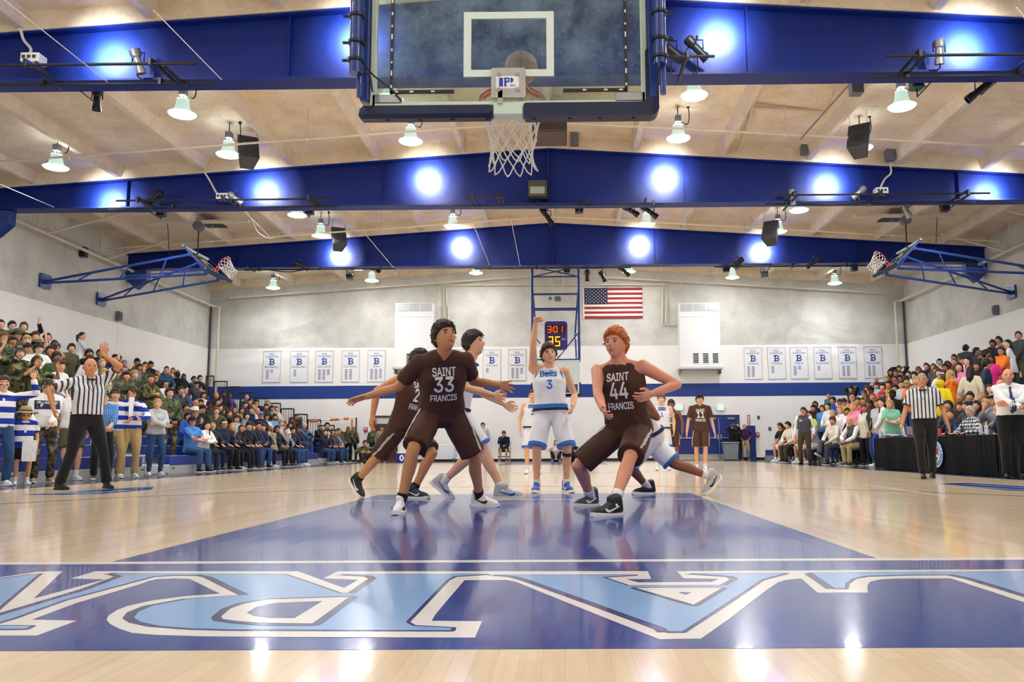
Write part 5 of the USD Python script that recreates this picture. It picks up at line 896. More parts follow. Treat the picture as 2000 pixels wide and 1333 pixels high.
CLOTH = dict(white=('eceef0', 'white'), offwhite=('e2dccc', 'cream'), cream=('ddd3bb', 'cream'), grey=('8b9096', 'grey'), lightgrey=('b9bdc2', 'light grey'), darkgrey=('474b50', 'dark grey'), black=('17181b', 'black'), navy=('182240', 'navy'), blue=('2450b8', 'royal blue'), lightblue=('7fb0dc', 'light blue'), denim=('34557f', 'denim blue'),
    polo=('4f93e0', 'light blue'), sky=('a6d4e6', 'pale blue'), green=('3f5a36', 'green'), olive=('59593c', 'olive'), darkgreen=('1e3328', 'dark green'), teal=('2a6c78', 'teal'), mint=('7fc7a6', 'mint'), lime=('c6f03a', 'neon yellow'), yellow=('f0d422', 'yellow'), orange=('f58220', 'orange'), coral=('f0623e', 'coral'), red=('c8202c', 'red'), maroon=('5c1c2c', 'maroon'),
    purple=('59308f', 'purple'), plum=('3c1f48', 'dark purple'), pink=('ef8fb4', 'pink'), hotpink=('ee2f8c', 'bright pink'), magenta=('9c1a63', 'magenta'), palepink=('e6cdd0', 'pale pink'), lavender=('c8c4da', 'lavender'), khaki=('b09a6c', 'khaki'), tan=('b39a72', 'tan'), brown=('4c3a2c', 'brown'), jeans=('2c4d7a', 'blue denim'), mustard=('c29432', 'mustard'))
def cloth(c): return mat('cloth_'+c, CLOTH[c][0], .85, var=.07, vscale=16, bump=.30, bscale=26, sheen=.15, spec=.25)
def patterned(name, body):
    nodes, links = body; nodes = dict(nodes); nodes.update(g=('texture_coordinate', {}), p=('principled_bsdf', dict(roughness=.85, specular_ior_level=.25)), nb=('noise_texture', dict(scale=26.0, detail=2.0)), b=('bump', dict(strength=.3, distance=.02)))
    return custom(name, nodes, links+[('g.object', 'nb.vector'), ('nb.fac', 'b.height'), ('b.normal', 'p.normal')], 'p.BSDF')
def camo(name, c1, c2, c3, c4, sc=7): return patterned(name, ({'n': ('noise_texture', dict(scale=sc, detail=2.5, distortion=.6)), 'r': ('rgb_ramp', dict(interpolate=False, ramp=[(0, lin(c1)), (.43, lin(c2)), (.52, lin(c3)), (.60, lin(c4))]))}, [('g.object', 'n.vector'), ('n.fac', 'r.fac'), ('r.color', 'p.base_color')]))
M_CAMO = camo('woodland_camouflage', '23241a', '4f5a34', '6d5b3c', '8a9560'); M_CAMO2 = camo('olive_camouflage', '2c3524', '5a6a48', '3b3a2c', '7d7d5c', 8); M_CAMOT = camo('sand_camouflage', '6d6852', 'a39c80', '8c8468', 'c4bfa6', 14); M_CAMOB = camo('bark_camouflage', '2b2a22', '5c5644', '413d30', '8a8468', 9)
def stripes(name, c1, c2, axis, scale, duty=.5, off=0.0): return patterned(name, ({'s': ('separate_xyz', {}), 'm': ('math', dict(math_type='multiply_add', value2=scale, value3=off)), 'fr': ('math', dict(math_type='fraction')), 'gt': ('math', dict(math_type='greater_than', value2=duty)), 'mx': ('mix_color', dict(a=lin(c1), b=lin(c2)))},
    [('g.object', 's.vector'), ('s.'+axis, 'm.value1'), ('m.value', 'fr.value1'), ('fr.value', 'gt.value1'), ('gt.value', 'mx.fac'), ('mx.result', 'p.base_color')]))
M_RUGBY = stripes('rugby_stripes', 'f0f1f2', '1f3fae', 'z', 5.6, .5, .12); M_REF = stripes('referee_stripes', 'd9dbe0', '3f434c', 'x', 17.0, .62, .2); M_REFK = stripes('referee_sleeve', 'd9dbe0', '3f434c', 'z', 17.0, .6)
def plaid(name, c1, c2, c3, sc): return patterned(name, ({'s': ('separate_xyz', {}), 'mx_': ('math', dict(math_type='multiply', value2=sc)), 'mz': ('math', dict(math_type='multiply', value2=sc)), 'fx': ('math', dict(math_type='fraction')), 'fz': ('math', dict(math_type='fraction')), 'gx': ('math', dict(math_type='greater_than', value2=.5)), 'gz': ('math', dict(math_type='greater_than', value2=.5)), 'ad': ('math', dict(math_type='add')), 'hf': ('math', dict(math_type='multiply', value2=.5)), 'r': ('rgb_ramp', dict(ramp=[(0, lin(c1)), (.5, lin(c2)), (1, lin(c3))]))},
    [('g.object', 's.vector'), ('s.x', 'mx_.value1'), ('s.z', 'mz.value1'), ('mx_.value', 'fx.value1'), ('mz.value', 'fz.value1'), ('fx.value', 'gx.value1'), ('fz.value', 'gz.value1'), ('gx.value', 'ad.value1'), ('gz.value', 'ad.value2'), ('ad.value', 'hf.value1'), ('hf.value', 'r.fac'), ('r.color', 'p.base_color')]))
M_PLAIDB = plaid('blue_plaid', '1c4f9c', '3f86c8', '9cc8e8', 32.0); M_PLAIDW = plaid('black_white_plaid', '20242a', '8d949c', 'e8eaec', 14.0); M_PLAIDM = plaid('maroon_plaid', '2a1420', '5c2434', '3a3450', 18.0); M_PLAIDG = plaid('grey_plaid', '8d96a4', 'b4bcc8', 'dde2e8', 16.0)
SPECIAL = dict(camo=(M_CAMO, 'camouflage'), camo2=(M_CAMO2, 'olive camouflage'), camot=(M_CAMOT, 'sand camouflage'), camob=(M_CAMOB, 'bark camouflage'), rugby=(M_RUGBY, 'blue and white striped'), plaidb=(M_PLAIDB, 'blue checked'), plaidw=(M_PLAIDW, 'black and white checked'), plaidm=(M_PLAIDM, 'maroon checked'), plaidg=(M_PLAIDG, 'grey checked'))
def fabric(c): return SPECIAL[c][0] if c in SPECIAL else cloth(c)
def fabric_word(c): return SPECIAL[c][1] if c in SPECIAL else CLOTH[c][1]
M_SOLE = mat('white_rubber_sole', 'efefec', .5); M_EYEW = mat('eye_white', 'b9afa3', .35); M_IRIS = mat('dark_iris', '2a1a10', .2)

class Fig: pass
def skeleton(H, sex, P):
    s = Fig(); s.H, s.sex = H, sex; s.P = V(*P.get('pelvis', (0, 0, .53*H))); fem = sex == 'f'; s.bw = P.get('bulk', 1.0); s.fs = P.get('footscale', 1.0)
    pr = rot((0, 0, 1), math.radians(P.get('hipyaw', 0)))
    lf, ls = (math.radians(a) for a in P.get('lean', (0, 0))); s.u = nrm(pr@rot((0, 1, 0), ls)@rot((1, 0, 0), -lf)@V(0, 0, 1)); s.pr = pr@V(1, 0, 0)
    s.r = nrm(rot(s.u, math.radians(P.get('twist', 0)))@nrm(s.pr-s.u*(s.pr@s.u))); s.f = np.cross(s.u, s.r)
    s.pf = np.cross(V(0, 0, 1), s.pr)
    s.waist, s.chest, s.neck = s.P+s.u*.10*H, s.P+s.u*.205*H, s.P+s.u*.298*H; sw = (.092 if fem else .106)*H
    s.sh = {k: s.P+s.u*(.278+P.get('shrug', {}).get(k, 0))*H+s.r*sw*d for k, d in (('L', -1), ('R', 1))}; s.hip = {k: s.P+s.pr*.050*H*d-V(0, 0, .008*H) for k, d in (('L', -1), ('R', 1))}
    s.ank, s.knee, s.elb, s.wri, s.toe = {}, {}, {}, {}, {}; s.fp = {}
    for k, d in (('L', -1), ('R', 1)):
        ft = P.get('foot'+k, (d*.06*H, 0, .045*H, 0, 0)); a = V(*ft[:3]); s.toe[k] = math.radians(ft[3] if len(ft) > 3 else 0); s.fp[k] = math.radians(ft[4] if len(ft) > 4 else 0)
        pole = V(*P.get('knee'+k, (math.sin(-s.toe[k])*1.0+d*.15, math.cos(s.toe[k]), 0.2))); s.knee[k], s.ank[k] = ik(s.hip[k], a, .245*H, .243*H, pole)
        w = P.get('hand'+k); 
        w = s.sh[k]+s.r*d*.045*H+s.f*.02*H-V(0, 0, .295*H) if w is None else V(*w)
        pe = V(*P.get('elbow'+k, (d*.6, -1, -.4))); s.elb[k], s.wri[k] = ik(s.sh[k], w, .172*H, .148*H, pe)
    y, p_, r_ = (math.radians(a) for a in P.get('head', (0, 0, 0))); hb = np.stack([s.r, np.cross(V(0, 0, 1), s.r), V(0, 0, 1)], 1); hb[:, 1] = nrm(hb[:, 1]-s.r*(hb[:, 1]@s.r)); hb[:, 2] = np.cross(hb[:, 0], hb[:, 1])
    s.HR = hb@rot((0, 0, 1), y)@rot((1, 0, 0), p_)@rot((0, 1, 0), r_); s.hs = H/1.78*1.06*P.get('headscale', 1.0)
    s.head = s.neck+nrm(s.u*.6+V(0, 0, .5)+s.HR@V(0, .16, 0)*.9)*.095*H
    return s
def body_pieces(s, S):
    H, fem, b = s.H, s.sex == 'f', s.bw; o = []; r, f, u = s.r, s.f, s.u
    def pair(c, ax, dx, rr, dy=0): return [(c+ax*dx*H+f*dy*H, rr*H), (c-ax*dx*H+f*dy*H, rr*H)]
    pel = pair(s.P, s.pr, .046 if not fem else .050, .052*b); wa = pair(s.waist, r, .034 if not fem else .026, .046*b, .004); ch = pair(s.chest, r, .048 if not fem else .038, .055*b, .004); up = pair(s.P+u*.262*H, r, .062 if not fem else .052, .034)
    o += [hull(pel+wa, S), hull(wa+ch, S), hull(ch+up, S), hull(up+[(s.neck+u*.005*H, .034*H)], S)]
    o.append(hull([(s.neck-u*.01*H, (.037 if not fem else .029)*H), (s.head-s.HR@V(0, .012, .055)*s.hs, (.033 if not fem else .027)*H)], S))
    if fem: o.append(hull(pair(s.chest+u*.0*H, r, .032, .030, .042)+pair(s.chest+u*.03*H, r, .034, .02, .03), S))
    for k in 'LR': o.append(hull([(s.neck+u*.016*H, .024*H), (s.sh[k]*.72+s.neck*.28, .024*H)], S))
    for k in 'LR':
        sh, el, wr = s.sh[k], s.elb[k], s.wri[k]; m = .92 if fem else 1.0
        o += [hull([(sh, .033*H*m), (s.P+u*.250*H+r*(.05 if k == 'R' else -.05)*H, .034*H)], S), hull([(sh, .031*H*m), (sh+(el-sh)*.45, .0265*H*m), (el, .0205*H*m)], S), hull([(el, .0205*H*m), (el+(wr-el)*.28, .0225*H*m), (wr, .0145*H*m)], S)]
        hp, kn, an = s.hip[k], s.knee[k], s.ank[k]; back = nrm(np.cross(kn-hp, np.cross(an-kn, kn-hp))+V(0, -.001, 0)); cb = kn+(an-kn)*.30+nrm((hp+an)/2-kn+V(0, -1e-3, 0))*.008*H
        o += [hull([(hp, .050*H*b), (hp+(kn-hp)*.4, .046*H*b), (kn, .0285*H)], S), hull([(kn, .0285*H), (cb, .0305*H), (kn+(an-kn)*.62, .023*H)], S), hull([(kn+(an-kn)*.60, .0235*H), (an, .0195*H)], S)]
    return o
def hand_pieces(w, d, pn, side, sc, curl=.5, spread=.1, S=S_OCT, hi=False, thumb=.6):
    """Palm, four unequal bent fingers and a thumb from the palm's edge. d: pointing direction, pn: the palm faces it, side: +1 if the thumb lies towards cross(d, pn)."""
    d = nrm(d); pn = nrm(pn-d*(pn@d)); x = np.cross(d, pn)*side; o = []
    kn = [w+d*(.088-.006*abs(i-1))*sc+x*(.030-.0205*i)*sc for i in range(4)]
    o.append(hull([(w, .017*sc)]+[(w+d*.025*sc+x*.022*sc, .013*sc), (w+d*.025*sc-x*.022*sc, .013*sc)]+[(k, .0105*sc) for k in (kn[0], kn[3])]+[(kn[1], .0115*sc)], S if not hi else S_MID))
    for i, (k, Ln) in enumerate(zip(kn, (.070, .080, .074, .056))):
        fan = x*(.5-i/3)*spread*2; a = curl*.45*(1+.12*i); p = k; dirn = nrm(d+fan); seg = (.45, .32, .23) if hi else (.55, .45)
        for q, fr in enumerate(seg):
            dd = nrm(dirn*math.cos(a)+pn*math.sin(a)); e = p+dd*Ln*fr*sc; r0 = (.0098-.0012*q)*sc; o.append(hull([(p, r0), (e, r0*.88)], S if not hi else S_MID)); p = e; a += curl*(.75 if hi else .9)
    t0 = w+d*.028*sc+x*.026*sc; t1 = t0+nrm(d*.7+x*.75+pn*.35)*.042*sc; t2 = t1+nrm(d*1.0+x*(.35-thumb*.3)+pn*.3*thumb)*.034*sc
    o += [hull([(t0, .0145*sc), (t1, .0115*sc)], S if not hi else S_MID), hull([(t1, .0112*sc), (t2, .009*sc)], S if not hi else S_MID)]
    return o
def torso_shell(s, g, S, hem, wide=0, tank=False):
    """Loose cloth over the trunk from the shoulders to the hem (distance below the hip centre, fraction of H)."""
    H, fem, b = s.H, s.sex == 'f', s.bw; r, f, u = s.r, s.f, s.u
    def pair(c, ax, dx, rr, dy=0): return [(c+ax*dx*H+f*dy*H, rr*H), (c-ax*dx*H+f*dy*H, rr*H)]
    G = g/H
    up = pair(s.P+u*.258*H, r, .070 if not fem else .060, .031+G); ch = pair(s.chest, r, .052 if not fem else .042, .055*b+G, .004); wa = pair(s.waist, r, .042 if not fem else .034, .050*b+G+wide*.5, .004); pel = pair(s.P, s.pr, .050 if not fem else .052, .053*b+G+wide)
    if fem: ch = ch+pair(s.chest, r, .034, .028+G, .044)
    hp = pair(s.P-nrm(s.u*.6+V(0, 0, .4))*hem*H*.9, s.pr, .052, .053*b+G+wide)
    o = [hull(up+ch, S), hull(ch+wa, S), hull(wa+pel, S), hull(up+[(s.neck-u*.008*H, .036*H+g*.6)], S)]
    if hem > 0: o.append(hull(pel+hp, S))
    n = s.u if hem < .05 else nrm(s.u*.6+V(0, 0, .4)); o = [q.trim_by_plane(tuple(n), float(n@(s.P-n*hem*H))) for q in o]
    for d in (-1, 1):
        if tank: o.append(hull([(s.P+u*.276*H+r*d*.060*H, .027*H+G*H*.8), (s.P+u*.25*H+r*d*.062*H, .034*H+g), (s.neck-u*.014*H+r*d*.036*H, .030*H+g*.5)], S))
        else: o.append(hull([(s.neck+u*.004*H+r*d*.012*H, .034*H+g*.6), (s.sh['L' if d < 0 else 'R']*.72+s.neck*.28, .031*H+g*.8), (s.P+u*.25*H+r*d*.06*H, .034*H+g)], S))
    return [q for q in o if not q.is_empty()]
def limb(a, b, ra, rb, t0, t1, S):
    """Tapered tube of cloth along a bone, cut square at t1."""
    d = nrm(b-a); p0, p1 = a+(b-a)*t0, a+(b-a)*t1; e = p1+d*.10; q = hull([(p0, ra), (e, rb)], S); n = -d; q = q.trim_by_plane(tuple(n), float(n@p1)); return q
def sleeve(s, k, kind, g, S):
    H = s.H; sh, el, wr = s.sh[k], s.elb[k], s.wri[k]; m = .93 if s.sex == 'f' else 1
    o = [hull([(sh, .034*H*m+g*.7), (s.P+s.u*.248*H+s.r*(.055 if k == 'R' else -.055)*H, .036*H+g)], S)]
    if kind == 'tee': o.append(limb(sh, el, .033*H*m+g, .030*H*m+g*1.6, 0, .72, S))
    elif kind == 'long': o += [hull([(sh, .032*H*m+g), (sh+(el-sh)*.5, .029*H*m+g), (el, .024*H*m+g)], S), hull([(el, .024*H*m+g), (el+(wr-el)*.3, .0245*H*m+g)], S), limb(el, wr, .0245*H*m+g, .0185*H*m+g*.8, .28, .95, S)]
    elif kind == 'rolled': o += [hull([(sh, .032*H*m+g), (el, .025*H*m+g)], S), limb(el, wr, .025*H*m+g, .024*H*m+g, 0, .30, S)]
    return o
def leg_cloth(s, kind, g, S):
    H, b = s.H, s.bw; o = []; P, pr, u = s.P, s.pr, s.u
    def pair(c, dx, rr): return [(c+pr*dx*H, rr*H), (c-pr*dx*H, rr*H)]
    G = g/H; top = hull(pair(P+u*.05*H, .042, .050*b+G)+pair(P, .050, .052*b+G)+pair(P-V(0, 0, .02*H), .050, .048*b+G), S); n = -s.u; top = top.trim_by_plane(tuple(n), float(n@(P+s.u*.052*H))); o.append(top)
    for k in 'LR':
        hp, kn, an = s.hip[k], s.knee[k], s.ank[k]; cb = kn+(an-kn)*.3
        if kind == 'trousers': o += [hull([(hp, .050*H*b+g), (hp+(kn-hp)*.45, .045*H*b+g), (kn, .031*H+g)], S), hull([(kn, .031*H+g), (cb, .031*H+g)], S), limb(kn, an, .031*H+g, .029*H+g*1.2, .28, .97, S)]
        elif kind == 'slim': o += [hull([(hp, .049*H*b+g), (hp+(kn-hp)*.45, .044*H*b+g), (kn, .029*H+g)], S), hull([(kn, .029*H+g), (cb, .030*H+g)], S), limb(kn, an, .030*H+g, .021*H+g, .28, .97, S)]
        elif kind == 'shorts': o += [hull([(hp, .050*H*b+g), (hp+(kn-hp)*.35, .050*H*b+g)], S), limb(hp, kn, .050*H*b+g, .052*H+g, .30, .80, S)]
        elif kind == 'game': o += [hull([(hp, .052*H*b+g), (hp+(kn-hp)*.35, .053*H*b+g)], S), limb(hp, kn, .053*H*b+g, .050*H+g, .30, .90, S)]
    return o
SHOE = {}
def shoe_parts(style, lo=False):
    """Sole and upper in foot space: ankle at the origin, toe along +y, floor at z = -.07."""
    if (style, lo) in SHOE: return SHOE[style, lo]
    hi = style == 'hightop'; S = S_LO if lo else S_MID
    up = [hull([((0, -.045, -.025), .034), ((0, -.03, .01 if not hi else .045), .036), ((0, .02, .0 if not hi else .035), .034)], S), hull([((0, -.045, -.03), .034), ((0, .02, .0), .034), ((0, .075, -.022), .032), ((0, .06, -.04), .036)], S), hull([((0, .06, -.035), .037), ((0, .12, -.036), .036), ((.004, .165, -.042), .026)], S)]
    v, f = shape([q.trim_by_plane((0, 0, 1), -.062) for q in up], .06 if lo else .02, 2 if lo else 4, tol=.002 if lo else 0)
    ol = Polygon([(.033*math.cos(a)*(1.0), -.05+.037*math.sin(a)) for a in np.linspace(np.pi, 2*np.pi, 10)]+[(.036, .02), (.045, .09), (.040, .15), (.022, .19), (-.005, .197), (-.028, .185), (-.042, .14), (-.043, .08), (-.034, .02)]).buffer(.003, 3)
    sole = prism(ol.simplify(.004) if lo else ol, .026); sole.apply_translation((0, 0, -.075)); sv = np.array(sole.vertices); sv[:, 2] += .014*np.clip((sv[:, 1]-.13)/.07, 0, 1)**2
    SHOE[style, lo] = ((v, f), (sv, np.array(sole.faces))); return SHOE[style, lo]
def foot_frame(s, k, sc):
    sc = sc*s.fs
    R = rot((0, 0, 1), s.toe[k])@rot((1, 0, 0), s.fp[k]); return s.ank[k]-R@V(0, .0, .0), R*sc
BUILT = []
def person(name, label, loc, face, H=1.75, sex='m', pose=None, skin='fair', hair=('short', 'brown'), top=('tee', 'white'), bottom=('trousers', 'jeans'), shoes='white', hat=None, detail=0, group=None, beard=0, glasses=False, paint=None, seed=0, lap=None, sock=None, extras=None, cat_='person'):
    """face: world direction (degrees) the pelvis looks to. detail 0 crowd, 1 nearer bystander, 2 main figure."""
    P = dict(pose or {}); s = skeleton(H, sex, P); fem = sex == 'f'; S = S_HI if detail == 2 else S_MID if detail == 1 else S_LO if False else S_MID
    E = {0: .16, 1: .07, 2: .027}[detail]; NT = {0: 4, 1: 7, 2: 12}[detail]
    t = thing(name, label, cat_, loc, math.radians(face-90), group)
    tol = {0: .006, 1: .003, 2: .001}[detail]
    v, f = shape(body_pieces(s, S_LO if detail == 0 else S), E, NT, tol=tol); M = [toman(v, f)]
    hp, hf = head_template(detail, fem); R = s.HR*s.hs; hv = hp@R.T+s.head; M.append(toman(hv, hf))
    for d in (-1, 1): M.append(hull([(s.head+R@V(d*.072, -.012, .014), .013*s.hs), (s.head+R@V(d*.079, -.022, .018), .012*s.hs), (s.head+R@V(d*.074, -.014, -.022), .009*s.hs)], S_MID if detail else S_LO))
    hands = P.get('fingers', {})
    for k, d in (('L', -1), ('R', 1)):
        fw = nrm(s.wri[k]-s.elb[k]); hd = hands.get(k, {}); dr = nrm(V(*hd['dir'])) if 'dir' in hd else fw; pn = V(*hd['palm']) if 'palm' in hd else V(-d, .15, 0)-fw*0
        sd = 1 if (np.cross(dr, pn)@(V(*hd['thumbdir']) if 'thumbdir' in hd else s.f+V(0, 0, .3))) > 0 else -1
        M += hand_pieces(s.wri[k]-dr*.004, dr, pn, sd, H/1.78*(.92 if fem else 1.0), hd.get('curl', .45), hd.get('spread', .12), S_OCT if detail == 0 else S_LO, detail == 2)
        if bottom[0] != 'none': pass
    for k in 'LR':
        o, Rf = foot_frame(s, k, H/1.78*.92); M.append(hull([(o+Rf@V(0, -.03, -.02), .026*H/1.78), (o+Rf@V(0, .06, -.04), .024*H/1.78), (o+Rf@V(0, .14, -.05), .018*H/1.78)], S_LO))
    bm = union(M); bm = bm.simplify(.0012) if detail == 0 else bm; bv, bf = arr(bm); loc_h = (bv-s.head)@s.HR/s.hs
    col = np.repeat(np.array([SKIN[skin]]), len(bv), 0); inh = (np.linalg.norm(loc_h, axis=1) < .17) & (loc_h[:, 2] > -.13); hc = lin(HAIRC[hair[1]][0])
    if inh.any(): col[inh] = face_colors(loc_h[inh], SKIN[skin], hc, beard, fem, paint)
    part(t, 'body', (bv, bf), M_SKIN, True, prim=col)
    if detail == 2:
        for d in (-1, 1):
            eb = trimesh.creation.icosphere(2, .0118); eb.apply_scale((1.0, .8, .40)); ir = trimesh.creation.icosphere(1, .0058); ir.apply_scale((1, .5, .95)); ir.apply_translation((0, .0085, 0)); cen = V(d*.031, .0725, .007)
            ep = part(t, 'eye', (np.array(eb.vertices+cen)@R.T+s.head, np.array(eb.faces)), M_EYEW, True); part(ep, 'iris', (np.array(ir.vertices+cen)@R.T+s.head, np.array(ir.faces)), M_IRIS, True)
    if hair[0] != 'bald':
        pv, pf = hair_mesh(hair[0], detail, fem, seed); part(t, 'hair', (pv@R.T+s.head, pf), hairmat(hair[1]), True)
    if hat:
        hm = hat_meshes(hat[0], detail, fem); holder = None
        for i, (nm, pv, pf) in enumerate(hm):
            mm = fabric(hat[1]) if nm != 'hat_band' else cloth('brown')
            q = part(t if holder is None else holder, {'crown': 'cap', 'hat_body': 'hat', 'cap_body': 'cap'}.get(nm, nm), (pv@R.T+s.head, pf), mm, nm not in ('brim', 'cap_body') and 40); holder = holder or q
    if glasses: g = glasses_mesh(); part(t, 'glasses', (np.array(g.vertices)@R.T+s.head, np.array(g.faces)), M_BLACK, True)
    # clothes
    tk, tc = top[:2]; tm_ = tc if not isinstance(tc, str) else fabric(tc); g = {'tank': .012, 'tee': .013, 'polo': .014, 'shirt': .015, 'sweater': .017, 'hoodie': .024, 'jacket': .024, 'vest': .018, 'plain': .012}.get(tk, .014); hem = P.get('hem', {'tank': .02, 'tee': .07, 'polo': .06, 'shirt': .06, 'sweater': .06, 'hoodie': .07, 'jacket': .08, 'vest': .05, 'jersey_in': .0}.get(tk, .06))
    tucked = len(top) > 2 and 'in' in top[2]; hem = -.035 if tucked else hem
    sit = P.get('sit', False)
    if sit: hem = min(hem, .035)
    E2 = {0: .17, 1: .07, 2: .027}[detail]; N2 = {0: 3, 1: 5, 2: 8}[detail]
    ps = torso_shell(s, g, S, hem, wide=.006 if tk in ('jacket', 'hoodie') else .004 if tk in ('tank', 'tee') else 0, tank=tk == 'tank')
    if tk != 'tank' and tk != 'vest':
        for k in 'LR': ps += sleeve(s, k, 'tee' if tk in ('tee', 'polo') else 'rolled' if len(top) > 2 and 'rolled' in top[2] else 'long', g*.8, S)
    if tk == 'hoodie' or (len(top) > 2 and 'hood' in top[2]): ps.append(hull([(s.neck+s.r*.045*H-s.f*.03*H, .03*H), (s.neck-s.r*.045*H-s.f*.03*H, .03*H), (s.neck-s.f*.055*H-s.u*.05*H, .028*H)], S))
    if tk in ('shirt', 'polo', 'jacket', 'sweater', 'hoodie', 'vest'): ps.append(hull([(s.neck+s.u*.005*H, .038*H), (s.neck+s.u*.022*H, .034*H)], S).trim_by_plane(tuple(-s.u), float(-s.u@(s.neck+s.u*.022*H))))
    tv, tf = shape(ps, E2, N2, tol=tol)
    def wrinkle(v, f, amp, sc=14):
        n = trimesh.Trimesh(v, f, process=False).vertex_normals; return v+n*((meshkit.fbm(v*np.array([sc, sc, sc*.7])+seed, 3, 5+seed % 50)-.5)*amp)[:, None]
    if detail: tv = wrinkle(tv, tf, .014 if detail == 2 else .010)
    nm = {'tank': 'jersey', 'tee': 'shirt', 'polo': 'shirt', 'plain': 'shirt'}.get(tk, tk); sp = part(t, nm, (tv, tf), tm_, True)
    if tk == 'vest':
        for k in 'LR': vv, ff = shape(sleeve(s, k, 'long', .010, S), E2, N2, tol=tol); part(t, 'shirt_sleeve', (vv, ff), cloth('white'), True)
    bk, bc = bottom[:2]; bm_ = bc if not isinstance(bc, str) else fabric(bc)
    if bk != 'none':
        lv, lf = shape(leg_cloth(s, bk, {'game': .016, 'shorts': .014, 'slim': .007}.get(bk, .012), S), E2, tol=tol, n=1 if bk in ('game', 'shorts') else N2)
        if detail: lv = wrinkle(lv, lf, .014 if detail == 2 else .010, 11)
        part(t, {'game': 'shorts', 'slim': 'trousers'}.get(bk, bk), (lv, lf), bm_, True)
    if sock or (detail and bk in ('game', 'shorts')):
        sc_, top_t = (sock or ('white', .72))
        for k in 'LR':
            kn, an = s.knee[k], s.ank[k]; d = nrm(kn-an); q = hull([(an, .0215*H), (kn+(an-kn)*(top_t-.12), .0285*H)], S); n = -d; q = q.trim_by_plane(tuple(n), float(n@(kn+(an-kn)*top_t))); vv, ff = shape([q], E2, 2); part(t, 'sock', (vv, ff), cloth(sc_), True)
    shs = shoes if isinstance(shoes, dict) else dict(color=shoes)
    for k in 'LR':
        o, Rf = foot_frame(s, k, H/1.78*(.92 if fem else 1.0)); (uv, uf), (sv, sf) = shoe_parts(shs.get('style', 'low'), detail == 0)
        c = shs['color'][k] if isinstance(shs['color'], dict) else shs['color']
        q = part(t, 'shoe', (uv@Rf.T+o, uf), mat('shoe_'+c, CLOTH[c][0] if c in CLOTH else c, .45, bump=.2, bscale=60), True)
        part(q, 'sole', (sv@Rf.T+o, sf), mat('sole_'+shs['sole'], CLOTH[shs['sole']][0], .6) if 'sole' in shs else M_SOLE)
        if detail == 2:
            part(q, 'laces', (lambda m: (np.array(m.vertices)@Rf.T+o, np.array(m.faces)))(cat(*[cyl((-.02, .03+.018*i, .028-.013*i), (.02, .036+.018*i, .028-.013*i), .0035, 5) for i in range(5)])), mat('lace_'+shs.get('lace', 'white'), CLOTH[shs.get('lace', 'white')][0], .8))
            if 'swoosh' in shs:
                sw = Polygon([(-.055, -.008), (-.04, -.022), (-.015, -.024), (.075, .020), (-.005, -.010), (-.03, -.010), (-.045, -.003)]).buffer(.0015)
                for d in (-1, 1):
                    m = onwall(prism(sw, .006), (d*.0335, .055, -.018), right=(0, -1, -.1), up=(0, -.1, 1)) if d < 0 else onwall(prism(affinity.scale(sw, -1, 1, origin=(0, 0)), .006), (d*.0335, .055, -.018), right=(0, 1, .1), up=(0, -.1, 1))
                    m.vertices[:, 0] += d*.0045*np.clip((m.vertices[:, 1]-.02)/.05, 0, 1)
                    part(q, 'swoosh', (np.array(m.vertices)@Rf.T+o, np.array(m.faces)), cloth(shs['swoosh'][k] if isinstance(shs['swoosh'], dict) else shs['swoosh']))
    s.t, s.shirt, s.shorts = t, (tv, tf), (lv, lf) if bk != 'none' else None
    if extras: extras(s)
    return s
def print_on(s, holder, name, polymesh, m, c_up, right_off=0, surf='shirt', lift=.004, back=False):
    """Lays a flat print (mesh in the xy plane) on the front of a garment, centred c_up (metres) above the hip centre."""
    v, f = s.shirt if surf == 'shirt' else s.shorts; fr = -s.f if back else s.f; rr = s.r if back else -s.r
    q = trimesh.Trimesh(polymesh.vertices, polymesh.faces, process=False); q = q.subdivide_to_size(.03, max_iter=6); pv = np.array(q.vertices); keep = pv
    o = s.P+s.u*c_up; n = trimesh.Trimesh(v, f, process=False).vertex_normals; sel = (n@fr > .05); a = (v[sel]-o)@rr; b = (v[sel]-o)@s.u; dep = (v[sel]-o)@fr; tree = cKDTree(np.c_[a, b])
    d, i = tree.query(np.c_[pv[:, 0]+right_off, pv[:, 1]], k=6); w = 1/(d+.004); dd = (dep[i]*w).sum(1)/w.sum(1); dd = np.maximum(dd, dep[i].max(1)-.012)
    out = o+rr*(pv[:, 0]+right_off)[:, None]+s.u*pv[:, 1][:, None]+fr*(dd+lift+pv[:, 2])[:, None]; return part(holder, name, (out, np.array(q.faces)), m)
def mirror_text(m): return m
# ---------------------------------------------------------------- the main figures
def T2(st, h, w=None, bold=True): return text(st, h, bold, .002, w)
W_B = mat('team_blue_trim', '1f6fc8', .7); W_N = mat('team_navy_trim', '16254e', .7); BRN = mat('brown_jersey_cloth', '4a2a1c', .75, var=.10, vscale=14, bump=.3, bscale=26); BRNS = mat('brown_sleeve_cloth', '3a2a2a', .75, var=.06, vscale=14); WJ = mat('white_jersey_cloth', 'e9ecf1', .75, var=.03, vscale=14, bump=.3, bscale=26); WHT = mat('white_print', 'f3f3f0', .7); GRYP = mat('grey_stripe_print', 'b6b2ae', .7)
def ringcloth(s, nm, a, b, t, r, h, m, holder=None):
    """Band of trim round a limb or the trunk."""
    d = nrm(b-a); c = a+(b-a)*t; q = hull([(c-d*.15, r), (c+d*.15, r)], S_HI); q = q.trim_by_plane(tuple(d), float(d@(c-d*h/2))).trim_by_plane(tuple(-d), float(-d@(c+d*h/2))); v, f = arr(q); part(holder or s.t, nm, (v, f), m, 30)
